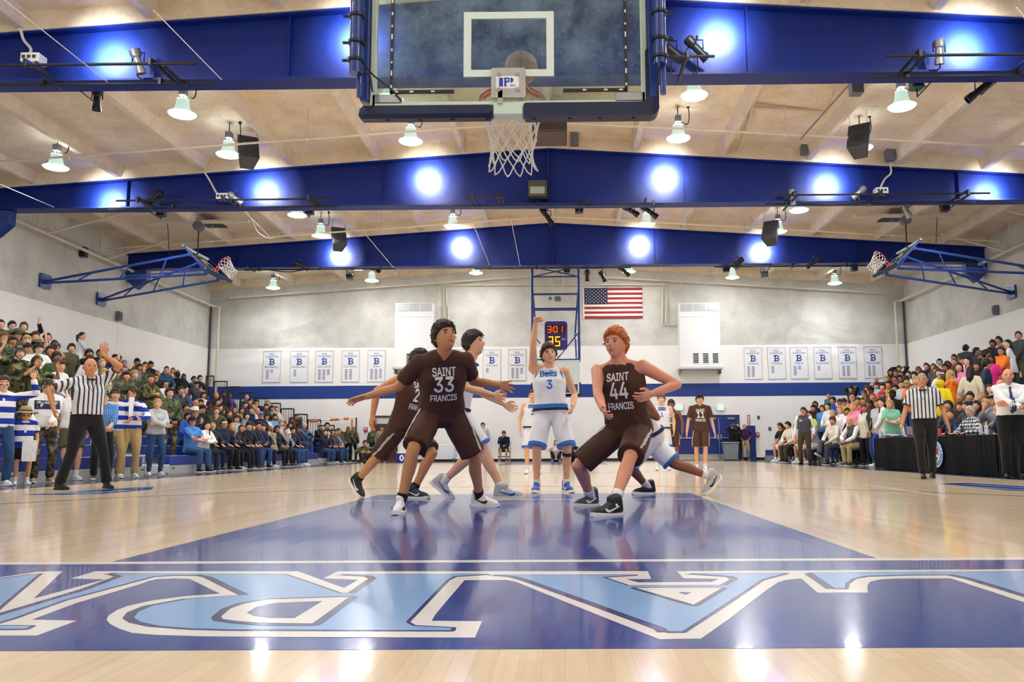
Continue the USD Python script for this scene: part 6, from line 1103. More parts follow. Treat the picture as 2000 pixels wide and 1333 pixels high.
def side_stripe(s, k, m, w=.035):
    """White flash down the outside of the shorts leg."""
    v, f = s.shorts; n = trimesh.Trimesh(v, f, process=False).vertex_normals; hp, kn = s.hip[k], s.knee[k]; d = nrm(kn-hp); o = (s.pr if k == 'R' else -s.pr)*.8+s.pf*.55; o = nrm(o-d*(o@d)); fw = np.cross(d, o); R = .075*s.H; pts = []
    tt = np.linspace(.05, .90, 12); tree = cKDTree(v)
    for t_ in tt:
        for q in (-1, 1):
            p = hp+(kn-hp)*t_+o*R+fw*(q*w/2+.05*(t_-.4)*s.H*.8); _, i = tree.query(p, k=4); pts.append(v[i].mean(0)+n[i].mean(0)*.006)
    pts = np.array(pts); F = []
    for i in range(len(tt)-1): a = 2*i; F += [(a, a+1, a+3), (a, a+3, a+2), (a+3, a+1, a), (a+2, a+3, a)]
    part(s.t, 'side_stripe', (pts, np.array(F)), m)
def neck_loop(s, m, rx=.060, dip=.030):
    part(s.t, 'neck_trim', tube(smoothline([s.neck+s.r*math.cos(a)*rx*s.H+s.f*(math.sin(a)*.048+.004)*s.H-s.u*(.010+dip*max(0, math.sin(a)))*s.H for a in np.linspace(0, 2*np.pi, 18)], 3), .011, 7), m)
def waistband(s, z0, z1, m, g=.022):
    q = union(torso_shell(s, g, S_HI, .10, .008)).trim_by_plane(tuple(s.u), float(s.u@s.P+z0*s.H)).trim_by_plane(tuple(-s.u), float(-s.u@s.P-z1*s.H)); v, ff = arr(q); part(s.t, 'waist_trim', (v, ff), m, 30)
def dirdeg(a, b): return math.degrees(math.atan2(b[1]-a[1], b[0]-a[0]))
# free-throw shooter
A0 = atz(1047, 962, 0); A1 = atz(1106, 962, 0); cx_, cy_ = (A0[0]+A1[0])/2, 6.12
def shooter_x(s):
    print_on(s, s.t, 'chest_script', T2('Bells', .075, .21), W_B, .255*1.0+.20, 0); print_on(s, s.t, 'number', T2('3', .105, .07), W_B, .30, .01)
    waistband(s, .034, .060, W_B); waistband(s, .020, .034, mat('cloth_black_trim', '14161a', .7))
    for k in 'LR': ringcloth(s, 'shorts_hem_trim', s.hip[k], s.knee[k], .878, .117, .035, W_B); ringcloth(s, 'shorts_hem_trim', s.hip[k], s.knee[k], .840, .116, .010, W_N)
    for k in 'LR':
        d = -1 if k == 'L' else 1; pts = [s.P+s.u*a*s.H+s.r*d*b*s.H+s.f*c*s.H for a, b, c in ((.17, .112, .0), (.215, .100, .03), (.262, .084, .038), (.290, .068, .01))]; part(s.t, 'armhole_trim', tube(smoothline(pts, 5), .008, 6), W_B)
    ringcloth(s, 'knee_band', s.knee['L'], s.ank['L'], .12, .064, .035, mat('black_band', '111214', .6))
    part(s.t, 'neck_trim', tube(smoothline([s.neck+s.r*math.cos(a)*.047*s.H+s.f*(math.sin(a)*.045+.004)*s.H-s.u*(.014+.018*max(0, math.sin(a)))*s.H for a in np.linspace(0, 2*np.pi, 16)], 3), .007, 6), W_B)
sp = dict(pelvis=(0, .0, .955), lean=(-3, 2), footscale=1.12, footL=(-.185, 0, .083, 18), footR=(.175, .0, .083, -6), handR=(.175, .16, 2.075), elbowR=(.25, 1, .2), shrug={'R': .034}, handL=(-.27, .12, 1.04), elbowL=(-.35, -1, 0), head=(14, 10, 4), hem=.0, twist=-4,
          fingers=dict(R=dict(dir=(-.25, .55, .35), palm=(0, .2, -1), curl=.55, spread=.2, thumbdir=(-1, 0, 0)), L=dict(curl=.5)))
person('person', 'basketball player in white number 3 uniform shooting a free throw, right arm raised, blue shoes', (cx_, cy_, 0), -90, 1.86, 'm', sp, 'fair', ('quiff', 'brown'), ('tank', WJ), ('game', WJ), dict(color='blue', style='hightop', swoosh='white', lace='blue'), detail=2, seed=3, sock=('white', .80), extras=shooter_x)
# brown-team player in the wide stance, front left
def num_x(num, words, stripe='LR', shade=None, colr=None, ghost=False):
    def fx(s):
        c = colr or WHT
        if words: print_on(s, s.t, 'chest_lettering', T2(words[0], .062, .20), c, .235*s.H); 
        print_on(s, s.t, 'number', T2(num, .14, .075*len(num)+.02), c, .155*s.H)
        if words and len(words) > 1: print_on(s, s.t, 'chest_lettering', T2(words[1], .06, .23), c, .105*s.H)
        for k in stripe: side_stripe(s, k, WHT if colr is None else W_B)
        pass
    return fx
a_c = V(-.70, 3.25, 0)
def loc_of(c, face, w):  # world point -> person's frame
    th = math.radians(face-90); d = np.asarray(w, float)-np.asarray(c, float); return V(math.cos(th)*d[0]+math.sin(th)*d[1], -math.sin(th)*d[0]+math.cos(th)*d[1], d[2])
def W(c, face, u, v, y): return tuple(loc_of(c, face, aty(u, v, y)))
fa = -72
pa = dict(footscale=1.1, pelvis=W(a_c, fa, 862, 805, 3.3), lean=(36, 6), footR=tuple(loc_of(a_c, fa, (-1.02, 2.98, .078)))+(-18,), footL=tuple(loc_of(a_c, fa, (-.44, 3.74, .078)))+(40,), handR=W(a_c, fa, 715, 775, 3.0), handL=W(a_c, fa, 975, 752, 3.2), elbowR=(.6, -.4, -.5), elbowL=(-.6, -.4, -.5), head=(24, 14, 0), kneeR=(.35, 1, .2), kneeL=(-.5, .9, .2), hem=.02, fingers=dict(R=dict(spread=.3, curl=.25), L=dict(spread=.3, curl=.25)))
person('person', 'brown-uniformed basketball player in white shoes, arms spread, nearest on the left side of the lane', tuple(a_c), fa, 1.88, 'm', pa, 'tan', ('short', 'dark'), ('tee', BRN), ('game', BRN), dict(color='white', style='hightop', swoosh='black', lace='white', sole='white'), detail=2, seed=8, sock=('black', .80), extras=num_x('33', ('SAINT', 'FRANCIS')))
# brown-team player behind him, pushing off the toe
b_c = V(-1.55, 5.2, 0); fb_ = -35
pb = dict(footscale=1.1, pelvis=W(b_c, fb_, 790, 832, 5.2), lean=(12, -6), footR=tuple(loc_of(b_c, fb_, (-2.05, 5.55, .16)))+(0, -45), footL=tuple(loc_of(b_c, fb_, (-1.30, 5.05, .078)))+(5,), handR=W(b_c, fb_, 728, 812, 5.0), handL=W(b_c, fb_, 850, 800, 5.0), head=(5, 10, 0), kneeR=(.2, 1, .2), hem=.02)
person('person', 'brown-uniformed basketball player in navy shoes bending forward, behind the one with arms spread', tuple(b_c), fb_, 1.88, 'm', pb, 'tan', ('short', 'black'), ('tank', BRN), ('game', BRN), dict(color={'L': 'navy', 'R': 'black'}, style='hightop', swoosh='white', lace='navy'), detail=2, seed=12, sock=('black', .80), extras=num_x('21', ('SAINT', 'FRANCIS')))
# white-team player between them, in profile
c_c = V(-.55, 4.75, 0); fc = 8
pc = dict(footscale=1.1, pelvis=W(c_c, fc, 893, 806, 4.75), lean=(13, 0), footR=tuple(loc_of(c_c, fc, (-.28, 4.62, .078)))+(0,), footL=tuple(loc_of(c_c, fc, (-.98, 5.0, .17)))+(0, -40), handR=W(c_c, fc, 962, 772, 4.5), handL=W(c_c, fc, 985, 790, 5.0), head=(-22, 8, 0), kneeL=(0, 1, -.4), kneeR=(0, 1, .3), hem=.0)
def white_x(num):
    def fx(s):
        print_on(s, s.t, 'chest_script', T2('Bells', .07, .20), W_B, .245*s.H); print_on(s, s.t, 'number', T2(num, .10, .07*len(num)), W_B, .165*s.H)
        waistband(s, .010, .030, W_N); neck_loop(s, W_B, .056, .006)
        for k in 'LR': ringcloth(s, 'shorts_hem_trim', s.hip[k], s.knee[k], .878, .117, .03, W_B)
    return fx
person('person', 'white-uniformed basketball player in profile, running right between the brown players on the left', tuple(c_c), fc, 1.93, 'm', pc, 'fair', ('short', 'dark'), ('tank', WJ), ('game', WJ), dict(color='lightgrey', style='hightop', swoosh='blue', lace='white'), detail=2, seed=15, sock=('white', .80), extras=white_x('15'))
# ginger brown-team player boxing out on the right
d_c = V(.78, 3.25, 0); fd = -112
pd_ = dict(footscale=1.1, pelvis=W(d_c, fd, 1228, 838, 3.35), lean=(15, 3), footR=tuple(loc_of(d_c, fd, (.60, 3.75, .078)))+(-18,), footL=tuple(loc_of(d_c, fd, (.74, 2.66, .078)))+(-28,), handR=W(d_c, fd, 1178, 800, 2.8), handL=W(d_c, fd, 1272, 770, 3.0), elbowR=(.9, .1, -.4), elbowL=(-.9, -.4, -.4), head=(-10, 4, 0), kneeR=(.55, 1, .1), kneeL=(-.35, 1, .1), hem=.02, fingers=dict(R=dict(curl=.7), L=dict(curl=.7)))
person('person', 'ginger-haired brown-uniformed basketball player crouching in black shoes on the right side of the lane', tuple(d_c), fd, 1.95, 'm', pd_, 'red', ('short', 'ginger'), ('tank', BRN), ('game', BRN), dict(color={'L': 'black', 'R': 'darkgrey'}, style='hightop', swoosh='white', lace='black'), detail=2, seed=21, sock=('white', .72), extras=num_x('44', ('SAINT', 'FRANCIS')))
# white-team player lunging behind him
e_c = V(1.55, 5.5, 0); fe = -150
pe_ = dict(footscale=1.1, pelvis=W(e_c, fe, 1268, 850, 5.3), lean=(30, 0), footL=tuple(loc_of(e_c, fe, (1.33, 5.62, .078)))+(0,), footR=tuple(loc_of(e_c, fe, (2.02, 5.35, .20)))+(0, -40), handR=W(e_c, fe, 1160, 790, 4.6), handL=W(e_c, fe, 1240, 790, 5.0), head=(20, 10, 0), kneeR=(.0, 1, -.3), kneeL=(0, 1, .3), hem=.0)
person('person', 'dark-skinned white-uniformed basketball player lunging in black shoes behind the ginger player', tuple(e_c), fe, 1.88, 'm', pe_, 'brown', ('short', 'black'), ('tank', WJ), ('game', WJ), dict(color={'L': 'black', 'R': 'lightgrey'}, style='hightop', swoosh='black', lace='black'), detail=2, seed=23, sock=('white', .72), extras=white_x('5'))
# players beyond the lane
STAND = dict(footL=(-.12, .0, .078, 10), footR=(.12, .03, .078, -10), hem=.0)
def stand(**k): d = dict(STAND); d.update(k); return d
c = atz(1041, 926, 0); person('person', 'white-uniformed basketball player number 2 standing half hidden behind the shooter', (c[0], c[1], 0), -90, 1.80, 'm', stand(head=(-8, 0, 0)), 'fair', ('crew', 'dark'), ('tank', WJ), ('game', WJ), dict(color='white', style='hightop', lace='white'), detail=1, seed=31, extras=white_x('2'))
c = atz(1295, 919, 0); person('person', 'white-uniformed basketball player standing between the ginger player and brown number 11', (c[0], c[1], 0), -95, 1.84, 'm', stand(head=(-10, 0, 0)), 'pale', ('short', 'light'), ('tank', WJ), ('game', WJ), dict(color='white', style='hightop', lace='blue'), detail=1, seed=33, extras=white_x('1'))
c = atz(1370, 920, 0); person('person', 'basketball player in brown SAINT 11 FRANCIS uniform standing alone before the blue doors', (c[0], c[1], 0), -92, 1.79, 'm', dict(footL=(-.07, .12, .078, 4), footR=(.09, -.02, .078, -8), hem=.01, head=(6, 2, 0), handL=(-.34, .05, .80), handR=(.34, .05, .80)), 'asian', ('fringe', 'black'), ('tee', BRN), ('game', BRN), dict(color='white', style='low', lace='white'), detail=2, seed=35, sock=('white', .80), extras=num_x('11', ('SAINT', 'FRANCIS')))
c = atz(1318, 915, 0); person('person', 'brown-uniformed basketball player mostly hidden behind the white player by the doors', (c[0]+.05, c[1]+.8, 0), -100, 1.86, 'm', stand(), 'brown', ('short', 'black'), ('tank', BRN), ('game', BRN), dict(color='black', style='low'), detail=1, seed=37, extras=num_x('24', ('SAINT', 'FRANCIS')))
# referees
BLK = 'black'
def ref_x(s):
    for k in 'LR': ringcloth(s, 'sleeve_cuff', s.sh[k], s.elb[k], .70, .0705, .022, mat('black_cuff', '15161a', .7))
    part(s.t, 'collar', tube(smoothline([s.neck+s.r*math.cos(a)*.042*s.H+s.f*(math.sin(a)*.042+.004)*s.H+s.u*(.012-.012*math.sin(a))*s.H for a in np.linspace(0, 2*np.pi, 14)], 3), .013, 8), mat('black_cuff', '15161a', .7))
    part(s.t, 'belt', (lambda q: arr(q))(hull([(s.P+s.pr*.05*s.H+s.u*.055*s.H, .058*s.H), (s.P-s.pr*.05*s.H+s.u*.055*s.H, .058*s.H)], S_HI).trim_by_plane(tuple(s.u), float(s.u@(s.P+s.u*.040*s.H))).trim_by_plane(tuple(-s.u), float(-s.u@(s.P+s.u*.062*s.H)))), mat('black_leather', '101114', .35), 30)
    whistle = part(s.t, 'whistle', tube(smoothline([s.neck+s.f*.05*s.H+s.r*.03*s.H, s.chest+s.f*.075*s.H, s.neck+s.f*.05*s.H-s.r*.03*s.H], 6), .003, 5), mat('black_cuff', '15161a', .7))
r1 = V(-6.48, 7.66, 0); fr1 = -38
pr1 = dict(pelvis=tuple(loc_of(r1, fr1, (-6.46, 7.66, .985))), footR=tuple(loc_of(r1, fr1, (-6.70, 7.50, .078)))+(10,), footL=tuple(loc_of(r1, fr1, (-6.22, 7.84, .078)))+(-5,), handL=W(r1, fr1, 201, 692, 7.6), elbowL=(-1, .4, -.2), shrug={'L': .02}, handR=W(r1, fr1, 105, 800, 7.4), elbowR=(.7, -.6, 0), head=(-10, 3, 0), bulk=1.12, fingers=dict(L=dict(dir=(0, .1, 1), palm=(.5, 1, 0), curl=.15, spread=.25), R=dict(curl=.5)))
person('person', 'bald referee in striped shirt raising one arm, on the left before the crowd', tuple(r1), fr1, 1.90, 'm', pr1, 'tan', ('bald', 'grey'), ('tee', M_REF, 'in'), ('trousers', BLK), dict(color='black', sole='black', lace='black'), detail=2, seed=41, extras=ref_x)
r2 = V(6.42, 9.85, 0); fr2 = -112
pr2 = dict(footR=(.07, .20, .082, 0), footL=(-.08, -.22, .12, 0, -25), kneeL=(0, 1, .2), handR=(.36, .14, .86), handL=(-.36, -.02, .86), head=(-6, 2, 0), bulk=1.1, fingers=dict(R=dict(curl=.5), L=dict(curl=.5)), pelvis=(0, 0, .93))
person('person', 'grey-haired referee in striped shirt walking before the scorer table on the right', tuple(r2), fr2, 1.80, 'm', pr2, 'tan', ('buzz', 'grey'), ('tee', M_REF, 'in'), ('trousers', BLK), dict(color='black', sole='black', lace='black'), detail=2, seed=43, extras=ref_x)
# men standing at the right
CROSS = dict(handL=(.10, .26, 1.22), handR=(-.10, .30, 1.16), elbowL=(-1, .5, -.6), elbowR=(1, .5, -.6), fingers=dict(L=dict(dir=(1, -.1, .1), curl=.4), R=dict(dir=(-1, -.1, .1), curl=.4)))
def tie_x(s):
    pts = Polygon([(-.018, .0), (.018, .0), (.03, -.36), (0, -.41), (-.03, -.36)]); print_on(s, s.t, 'tie', onwall(prism(pts, .003), (0, .19, 0), right=(1, 0, 0), up=(0, 1, 0)), mat('navy_tie', '22356e', .5), .165*s.H, lift=.006)
    part(s.t, 'tie_knot', cat(trimesh.Trimesh(np.array([s.neck+s.f*.053*s.H+s.r*a+s.u*b+s.f*c for a, b, c in ((-.02, -.01, 0), (.02, -.01, 0), (-.014, -.05, .012), (.014, -.05, .012), (-.02, -.01, .022), (.02, -.01, .022))])).convex_hull), mat('navy_tie', '22356e', .5))
person('person', 'bald bearded man in white shirt and navy tie, arms crossed, at the right edge', (7.74, 9.62, 0), -108, 1.82, 'm', stand(bulk=1.22, head=(-4, 3, 0), handL=(.10, .30, 1.20), handR=(-.10, .34, 1.14), **{k: v for k, v in CROSS.items() if k not in ('handL', 'handR')}), 'red', ('bald', 'grey'), ('shirt', 'white', 'in'), ('trousers', 'black'), dict(color='black', sole='black', lace='black'), detail=2, seed=45, beard=.6, extras=tie_x)
c = atz(1597, 909, 0)
def vest_x(s): print_on(s, s.t, 'emblem', T2('B', .05, .07), WHT, .215*s.H, -.07)
person('person', 'coach standing in grey vest over white shirt with glasses, before the team bench', (7.72, 21.1, 0), -118, 1.76, 'm', stand(bulk=1.1, head=(-5, 0, 0)), 'red', ('grey', 'dark'), ('vest', 'darkgrey'), ('trousers', 'brown'), dict(color='black', sole='black'), detail=1, glasses=True, seed=47, extras=vest_x)
# ---------------------------------------------------------------- the crowd: head centre in the picture, pose, look
CROWD = '''
5 636 T m fair short brown jacket camo olive
20 637 T m pale short dark sweater olive olive glasses
36 638 T m fair short brown shirt black jeans up
4 660 T m tan short light jacket camo2 olive
32 655 T m fair short dark jacket olive olive sunhat:olive
29 668 T m tan short brown jacket camo olive headband:brown
48 666 T m pale short blond tee camot khaki headband:tan up
74 658 T m fair short brown jacket tan khaki backcap:camo2
90 660 T m red short dark tee khaki jeans
69 672 T m tan short brown shirt teal khaki sunhat:khaki
53 682 T m tan mop dark sweater white jeans headband:olive
80 682 T m pale mop dark tee white camo
97 686 T m tan short black jacket brown jeans backcap:navy
106 673 T m dark buzz black tee tan jeans
112 686 S m tan short dark jacket darkgrey jeans
134 681 T m fair quiff dark shirt olive jeans
153 650 T f fair pony black tee white navy prof
36 692 T m fair short brown tee camo camo headband:grey prof up
69 708 T m tan short dark tee camo camo garrison:tan glasses up2
108 699 T m brown curly black tee green olive
112 716 T m fair short brown shirt white khaki
172 692 T m tan short dark jacket black jeans
183 688 S m tan short dark jacket navy jeans glasses
182 700 S f fair long dark shirt black jeans
173 704 T m fair short dark sweater white jeans cap:olive
203 694 S f brown long dark shirt plum jeans
199 711 T m pale short blond shirt olive khaki up
222 705 S m fair short dark jacket tan jeans
230 702 S m brown short black jacket black jeans cap:black
240 715 S m red grey grey shirt palepink jeans glasses
238 724 S f fair long dark jacket black jeans
227 727 T m fair short dark jacket camo camo
220 728 T m tan short brown jacket camo2 olive
211 732 T m pale short blond tee camot khaki
246 736 T m red short brown jacket camo2 camo headband:black up
259 733 T m pale short blond jacket camo2 olive up
271 709 S m olive short black jacket olive jeans cap:black
279 711 S f tan long black jacket darkgrey jeans
290 714 S m tan short black jacket black jeans cap:black
270 727 S m tan short dark shirt grey jeans
290 741 T m tan long brown jacket camo camo headband:olive clasp
304 748 S m fair short brown jacket black jeans cap:yellow
305 737 S m red grey grey jacket navy jeans
324 719 S f fair long brown shirt brown jeans
334 723 S f fair long light sweater offwhite jeans
322 730 S m tan bald dark jacket denim jeans
323 761 S m tan short dark tee white jeans headband:white
347 732 S f pale long blond sweater lavender jeans
348 741 S m tan short black jacket black jeans cap:navy away
358 738 S f brown long black jacket black jeans
377 746 S f tan curly black shirt teal jeans
387 744 S m fair short black jacket black jeans
383 758 S m fair short dark jacket darkgrey jeans cap:navy
395 775 S f tan long black jacket palepink jeans
408 779 S f fair long black jacket palepink jeans away
421 777 S m tan bald dark shirt black jeans
421 788 S f fair long dark sweater maroon jeans
434 777 S m brown short black jacket black jeans lapyellow
446 777 S f brown bun black jacket purple black
354 768 S m fair short brown jacket darkgrey jeans
356 775 S m tan bald dark jacket blue jeans
379 797 S m tan bald grey jacket lightgrey jeans glasses
391 797 S m tan short black jacket black jeans
406 799 S m brown buzz black jacket darkgreen jeans cap:navy
394 807 S m fair short dark jacket black jeans cap:navy
382 813 S m red grey grey jacket navy jeans cowboy:offwhite
358 808 S m tan short black jacket camo2 jeans
428 803 S f fair long dark jacket black jeans
441 807 S f fair wavy brown shirt black jeans prof
424 813 S m fair short light jacket olive jeans prof
458 808 S f fair bob brown jacket brown jeans glasses
467 808 S f tan long black shirt tan jeans
363 822 S f tan curly dark sweater blue black
481 784 S m red bald grey jacket darkgrey jeans
488 786 S f fair bob black shirt black jeans
503 792 S m fair mop dark jacket navy jeans prof
477 799 S m fair short dark jacket navy jeans
487 808 S m fair short brown vest navy jeans
495 801 S f fair long blond jacket tan jeans
518 798 S m fair short brown jacket darkgreen jeans beard
521 790 S m fair short grey jacket black jeans
531 806 S m tan short black jacket grey jeans
540 805 S m asian buzz dark jacket cream jeans
502 810 S m red bald grey shirt lavender jeans
510 818 S m red short grey jacket navy jeans cap:blue
521 816 S f tan long black tee white jeans
532 821 S m tan short black shirt lightblue jeans beard
477 820 S f pale bob black jacket grey jeans
462 828 S m fair short brown jacket plaidg jeans
495 835 S m tan short dark shirt black jeans
483 840 S m asian short black jacket navy navy
495 846 S m fair short dark jacket navy navy prof
509 847 S m fair short black jacket navy navy
522 843 S m fair curly black jacket navy navy away
505 836 S m tan short black shirt navy jeans
534 851 S m fair short light jacket camot navy away
473 850 S f tan long black jacket black black
450 839 S f fair long blond jacket navy black
438 835 S m red short dark jacket navy black cap:offwhite
415 842 S f fair crew grey sweater darkgreen navy glasses
401 839 S f fair long black sweater white navy
377 829 S m red short dark polo polo denim cap:navy cross
541 838 S f tan long black jacket black black glasses
548 836 S m fair short grey shirt lavender jeans
554 838 S m red buzz grey tee white jeans cap:red
557 847 S f pale crew black sweater grey black
565 821 S f brown long black sweater maroon jeans
574 819 S f tan long dark shirt brown jeans
588 825 S m dark buzz black jacket black jeans
566 837 S f tan bob black jacket darkgrey jeans
588 839 S m red grey white shirt denim jeans clasp
569 850 S m fair mop black jacket navy jeans
579 851 S m brown buzz black jacket black jeans
622 842 S m red short grey jacket black jeans cap:black
633 845 S f pale long brown shirt navy jeans
640 847 S f pale long dark shirt plum jeans
642 828 S m fair short black jacket black jeans
653 833 S m tan short black jacket black jeans cap:black
642 858 S f brown short black jacket black black cross
650 851 S m fair short brown jacket darkgrey jeans
657 852 S m red short brown sweater grey jeans
658 843 S m fair short brown jacket darkgrey jeans
669 858 S f red bun brown jacket magenta jeans
678 861 S m tan short light jacket darkgrey jeans
1595 791 T m tan short dark jacket black jeans hood:black
1591 798 T m tan mop black jacket black jeans
1576 808 T m brown short black tee black jeans
1580 811 T m tan short dark tee lime jeans
1618 774 T m red buzz brown hoodie teal jeans
1606 799 T m fair short brown tee polo jeans headband:pink
1619 795 T m fair short dark shirt white jeans
1629 783 T m tan short black tee blue jeans prof
1639 787 T m tan short dark tee blue jeans backcap:darkgrey
1651 787 T m red short dark tee yellow jeans cap:plum
1627 808 T f fair pony blond tee white jeans headband:lime
1646 801 T f fair long blond shirt white jeans
1659 804 T f olive long black shirt white jeans
1673 793 T f fair wavy blond tee pink jeans
1687 799 T f olive wavy dark jacket offwhite black
1661 818 T f pale long blond jacket black black glasses
1677 819 T f fair wavy light sweater offwhite black away
1666 761 T m tan short black jacket black jeans handshead
1668 780 T f red short blond tee coral jeans headband:pink
1679 785 T m tan short dark jacket mustard jeans
1688 770 T m fair short dark tee orange jeans cap:lightblue
1684 786 T f tan long dark shirt hotpink jeans headband:yellow
1693 761 T m tan short brown shirt tan jeans
1699 763 T m brown short black jacket black jeans cap:black
1705 755 T m pale short grey tee orange jeans cap:white
1714 754 T m pale mop brown tee sky jeans
1706 776 T f red long red tee orange jeans
1706 787 T f brown long black jacket darkgreen jeans prof
1720 788 T f tan long brown sweater lightgrey blue
1728 785 T f fair long black sweater white blue prof
1714 742 T m red bald grey jacket black jeans
1731 742 T m fair short blond jacket tan jeans
1733 754 T m tan short black shirt mustard jeans
1724 771 T f red long brown tee pink jeans cap:hotpink
1734 791 T f fair long blond tee mint jeans prof
1739 728 T f tan long black jacket black jeans hood:black
1750 730 T m tan short brown shirt plum jeans glasses
1759 721 T m red short dark jacket black jeans handshead
1762 732 T f red bob brown tee pink jeans
1773 733 T f fair long dark sweater lavender jeans
1757 740 T m tan short black tee maroon jeans
1768 742 T m fair mop dark jacket olive jeans away
1788 734 T m pale curly dark tee white jeans
1795 724 T m tan short brown jacket mustard jeans cap:coral
1775 752 T f tan short blond tee orange jeans headband:mustard
1761 752 T m fair short brown hoodie lightgrey jeans
1745 760 T m fair quiff black tee white jeans
1750 744 T m tan short dark tee coral jeans cap:pink
1731 756 T m fair short black tee coral jeans backcap:black
1746 771 T m dark buzz black jacket black jeans cap:black varsity
1810 717 T f fair long brown shirt black jeans
1820 718 T f fair long light shirt darkgrey jeans
1837 709 T m fair short dark shirt cream jeans headband:white
1845 719 T f olive curly black tee orange jeans glasses
1857 712 T f fair long brown shirt tan jeans
1829 725 T m tan short brown shirt green jeans
1836 730 T f pale short brown tee white jeans
1791 744 T f fair bob blond jacket tan jeans
1803 733 T m red short dark jacket plum jeans
1845 734 T m brown short black jacket black jeans cap:white
1834 750 T m fair short brown jacket yellow jeans hood:yellow away
1855 733 T f fair wavy blond jacket orange black away hoody
1863 700 T f olive long dark shirt black jeans
1859 709 T f red long light shirt brown jeans
1876 717 T f fair long black sweater pink black clasp
1882 706 T f red bun brown tee palepink jeans
1896 705 T f pale long black tee pink jeans prof
1895 723 T f olive long black jacket cream black away
1886 681 T m fair short black jacket darkgrey black away backpack
1905 687 T m tan short black tee navy jeans away
1909 693 T m fair short light jacket black jeans away
1922 693 T m tan short black jacket black jeans away
1908 717 T f tan long black shirt plaidm black prof
1922 712 T m fair short black jacket navy black away
1934 687 T f tan long plum tee coral jeans away
1940 673 T m brown short black jacket navy jeans
1953 666 T m tan quiff dark hoodie grey jeans prof
1935 703 T f brown long black tee hotpink jeans
1957 687 T f tan long black jacket orange navy glasses cross
1975 672 T f asian long black sweater white black prof
1991 656 T m red short brown sweater darkgrey olive
1918 769 S m red grey grey jacket navy jeans
1923 782 S f red bob blond shirt black jeans
1943 767 S f pale wavy brown jacket black jeans
1953 758 S m red bald grey shirt mustard jeans
1968 752 S m tan short dark jacket black jeans
1951 779 S f red bob white jacket grey jeans
1944 788 S m red short grey sweater grey jeans cap:black
1928 796 S f fair long blond shirt grey jeans
1878 788 S m tan short grey jacket darkgrey jeans
1893 789 S m asian short black jacket black jeans
1874 801 S f asian bob black jacket navy jeans
1893 800 S f fair bob brown shirt darkgrey jeans
1913 800 S f asian long black jacket black black
1859 801 S m tan short black jacket darkgrey jeans
1964 806 S m red short dark jacket navy jeans
1985 775 S m fair short brown jacket darkgrey jeans
1987 800 S f fair long brown shirt blue jeans
'''.strip().split('\n')
HW_ = dict(short='short', buzz='cropped', crew='cropped', mop='shaggy', quiff='swept-up', curly='curly', long='long', wavy='long wavy', pony='pony-tailed', bun='tied-up', bob='bobbed', grey='short', fringe='short')
HATW = dict(cap='cap', backcap='backwards cap', sunhat='wide-brimmed hat', cowboy='cowboy hat', headband='headband', hood='hood up', garrison='garrison cap', beanie='beanie', bucket='bucket hat')
ROWW = ['floor', 'first', 'second', 'third', 'fourth', 'fifth', 'sixth', 'seventh', 'eighth', 'ninth', 'tenth', 'eleventh']
ORD = ['', 'first', 'second', 'third', 'fourth', 'fifth', 'sixth', 'seventh', 'eighth', 'ninth', 'tenth', 'eleventh', 'twelfth', 'thirteenth', 'fourteenth', 'fifteenth', 'sixteenth', 'seventeenth', 'eighteenth', 'nineteenth', 'twentieth', 'twenty-first', 'twenty-second', 'twenty-third', 'twenty-fourth', 'twenty-fifth', 'twenty-sixth', 'twenty-seventh', 'twenty-eighth', 'twenty-ninth', 'thirtieth']
plan = []
for i, line in enumerate(CROWD):
    q = line.split(); u, v = float(q[0]), float(q[1]); st = q[2] == 'T'; side = -1 if u < 1000 else 1; best = None
    for r in range(11):
        x = side*((rowx(r)-.12) if st else (rowx(r)+.14)); Pw = atx(u, v, x); want = DZ*r+(1.62 if st else 1.135); e = Pw[2]-want
        cost = abs(e)+.15*max(0, Pw[1]-29.7)+.3*max(0, 5.4-Pw[1])
        if best is None or cost < best[3]: best = (e, r, Pw, cost)
    e, r, Pw, _ = best; Pw[1] = min(max(Pw[1], 5.4), 29.75); plan.append([i, q, st, side, r, Pw, e])
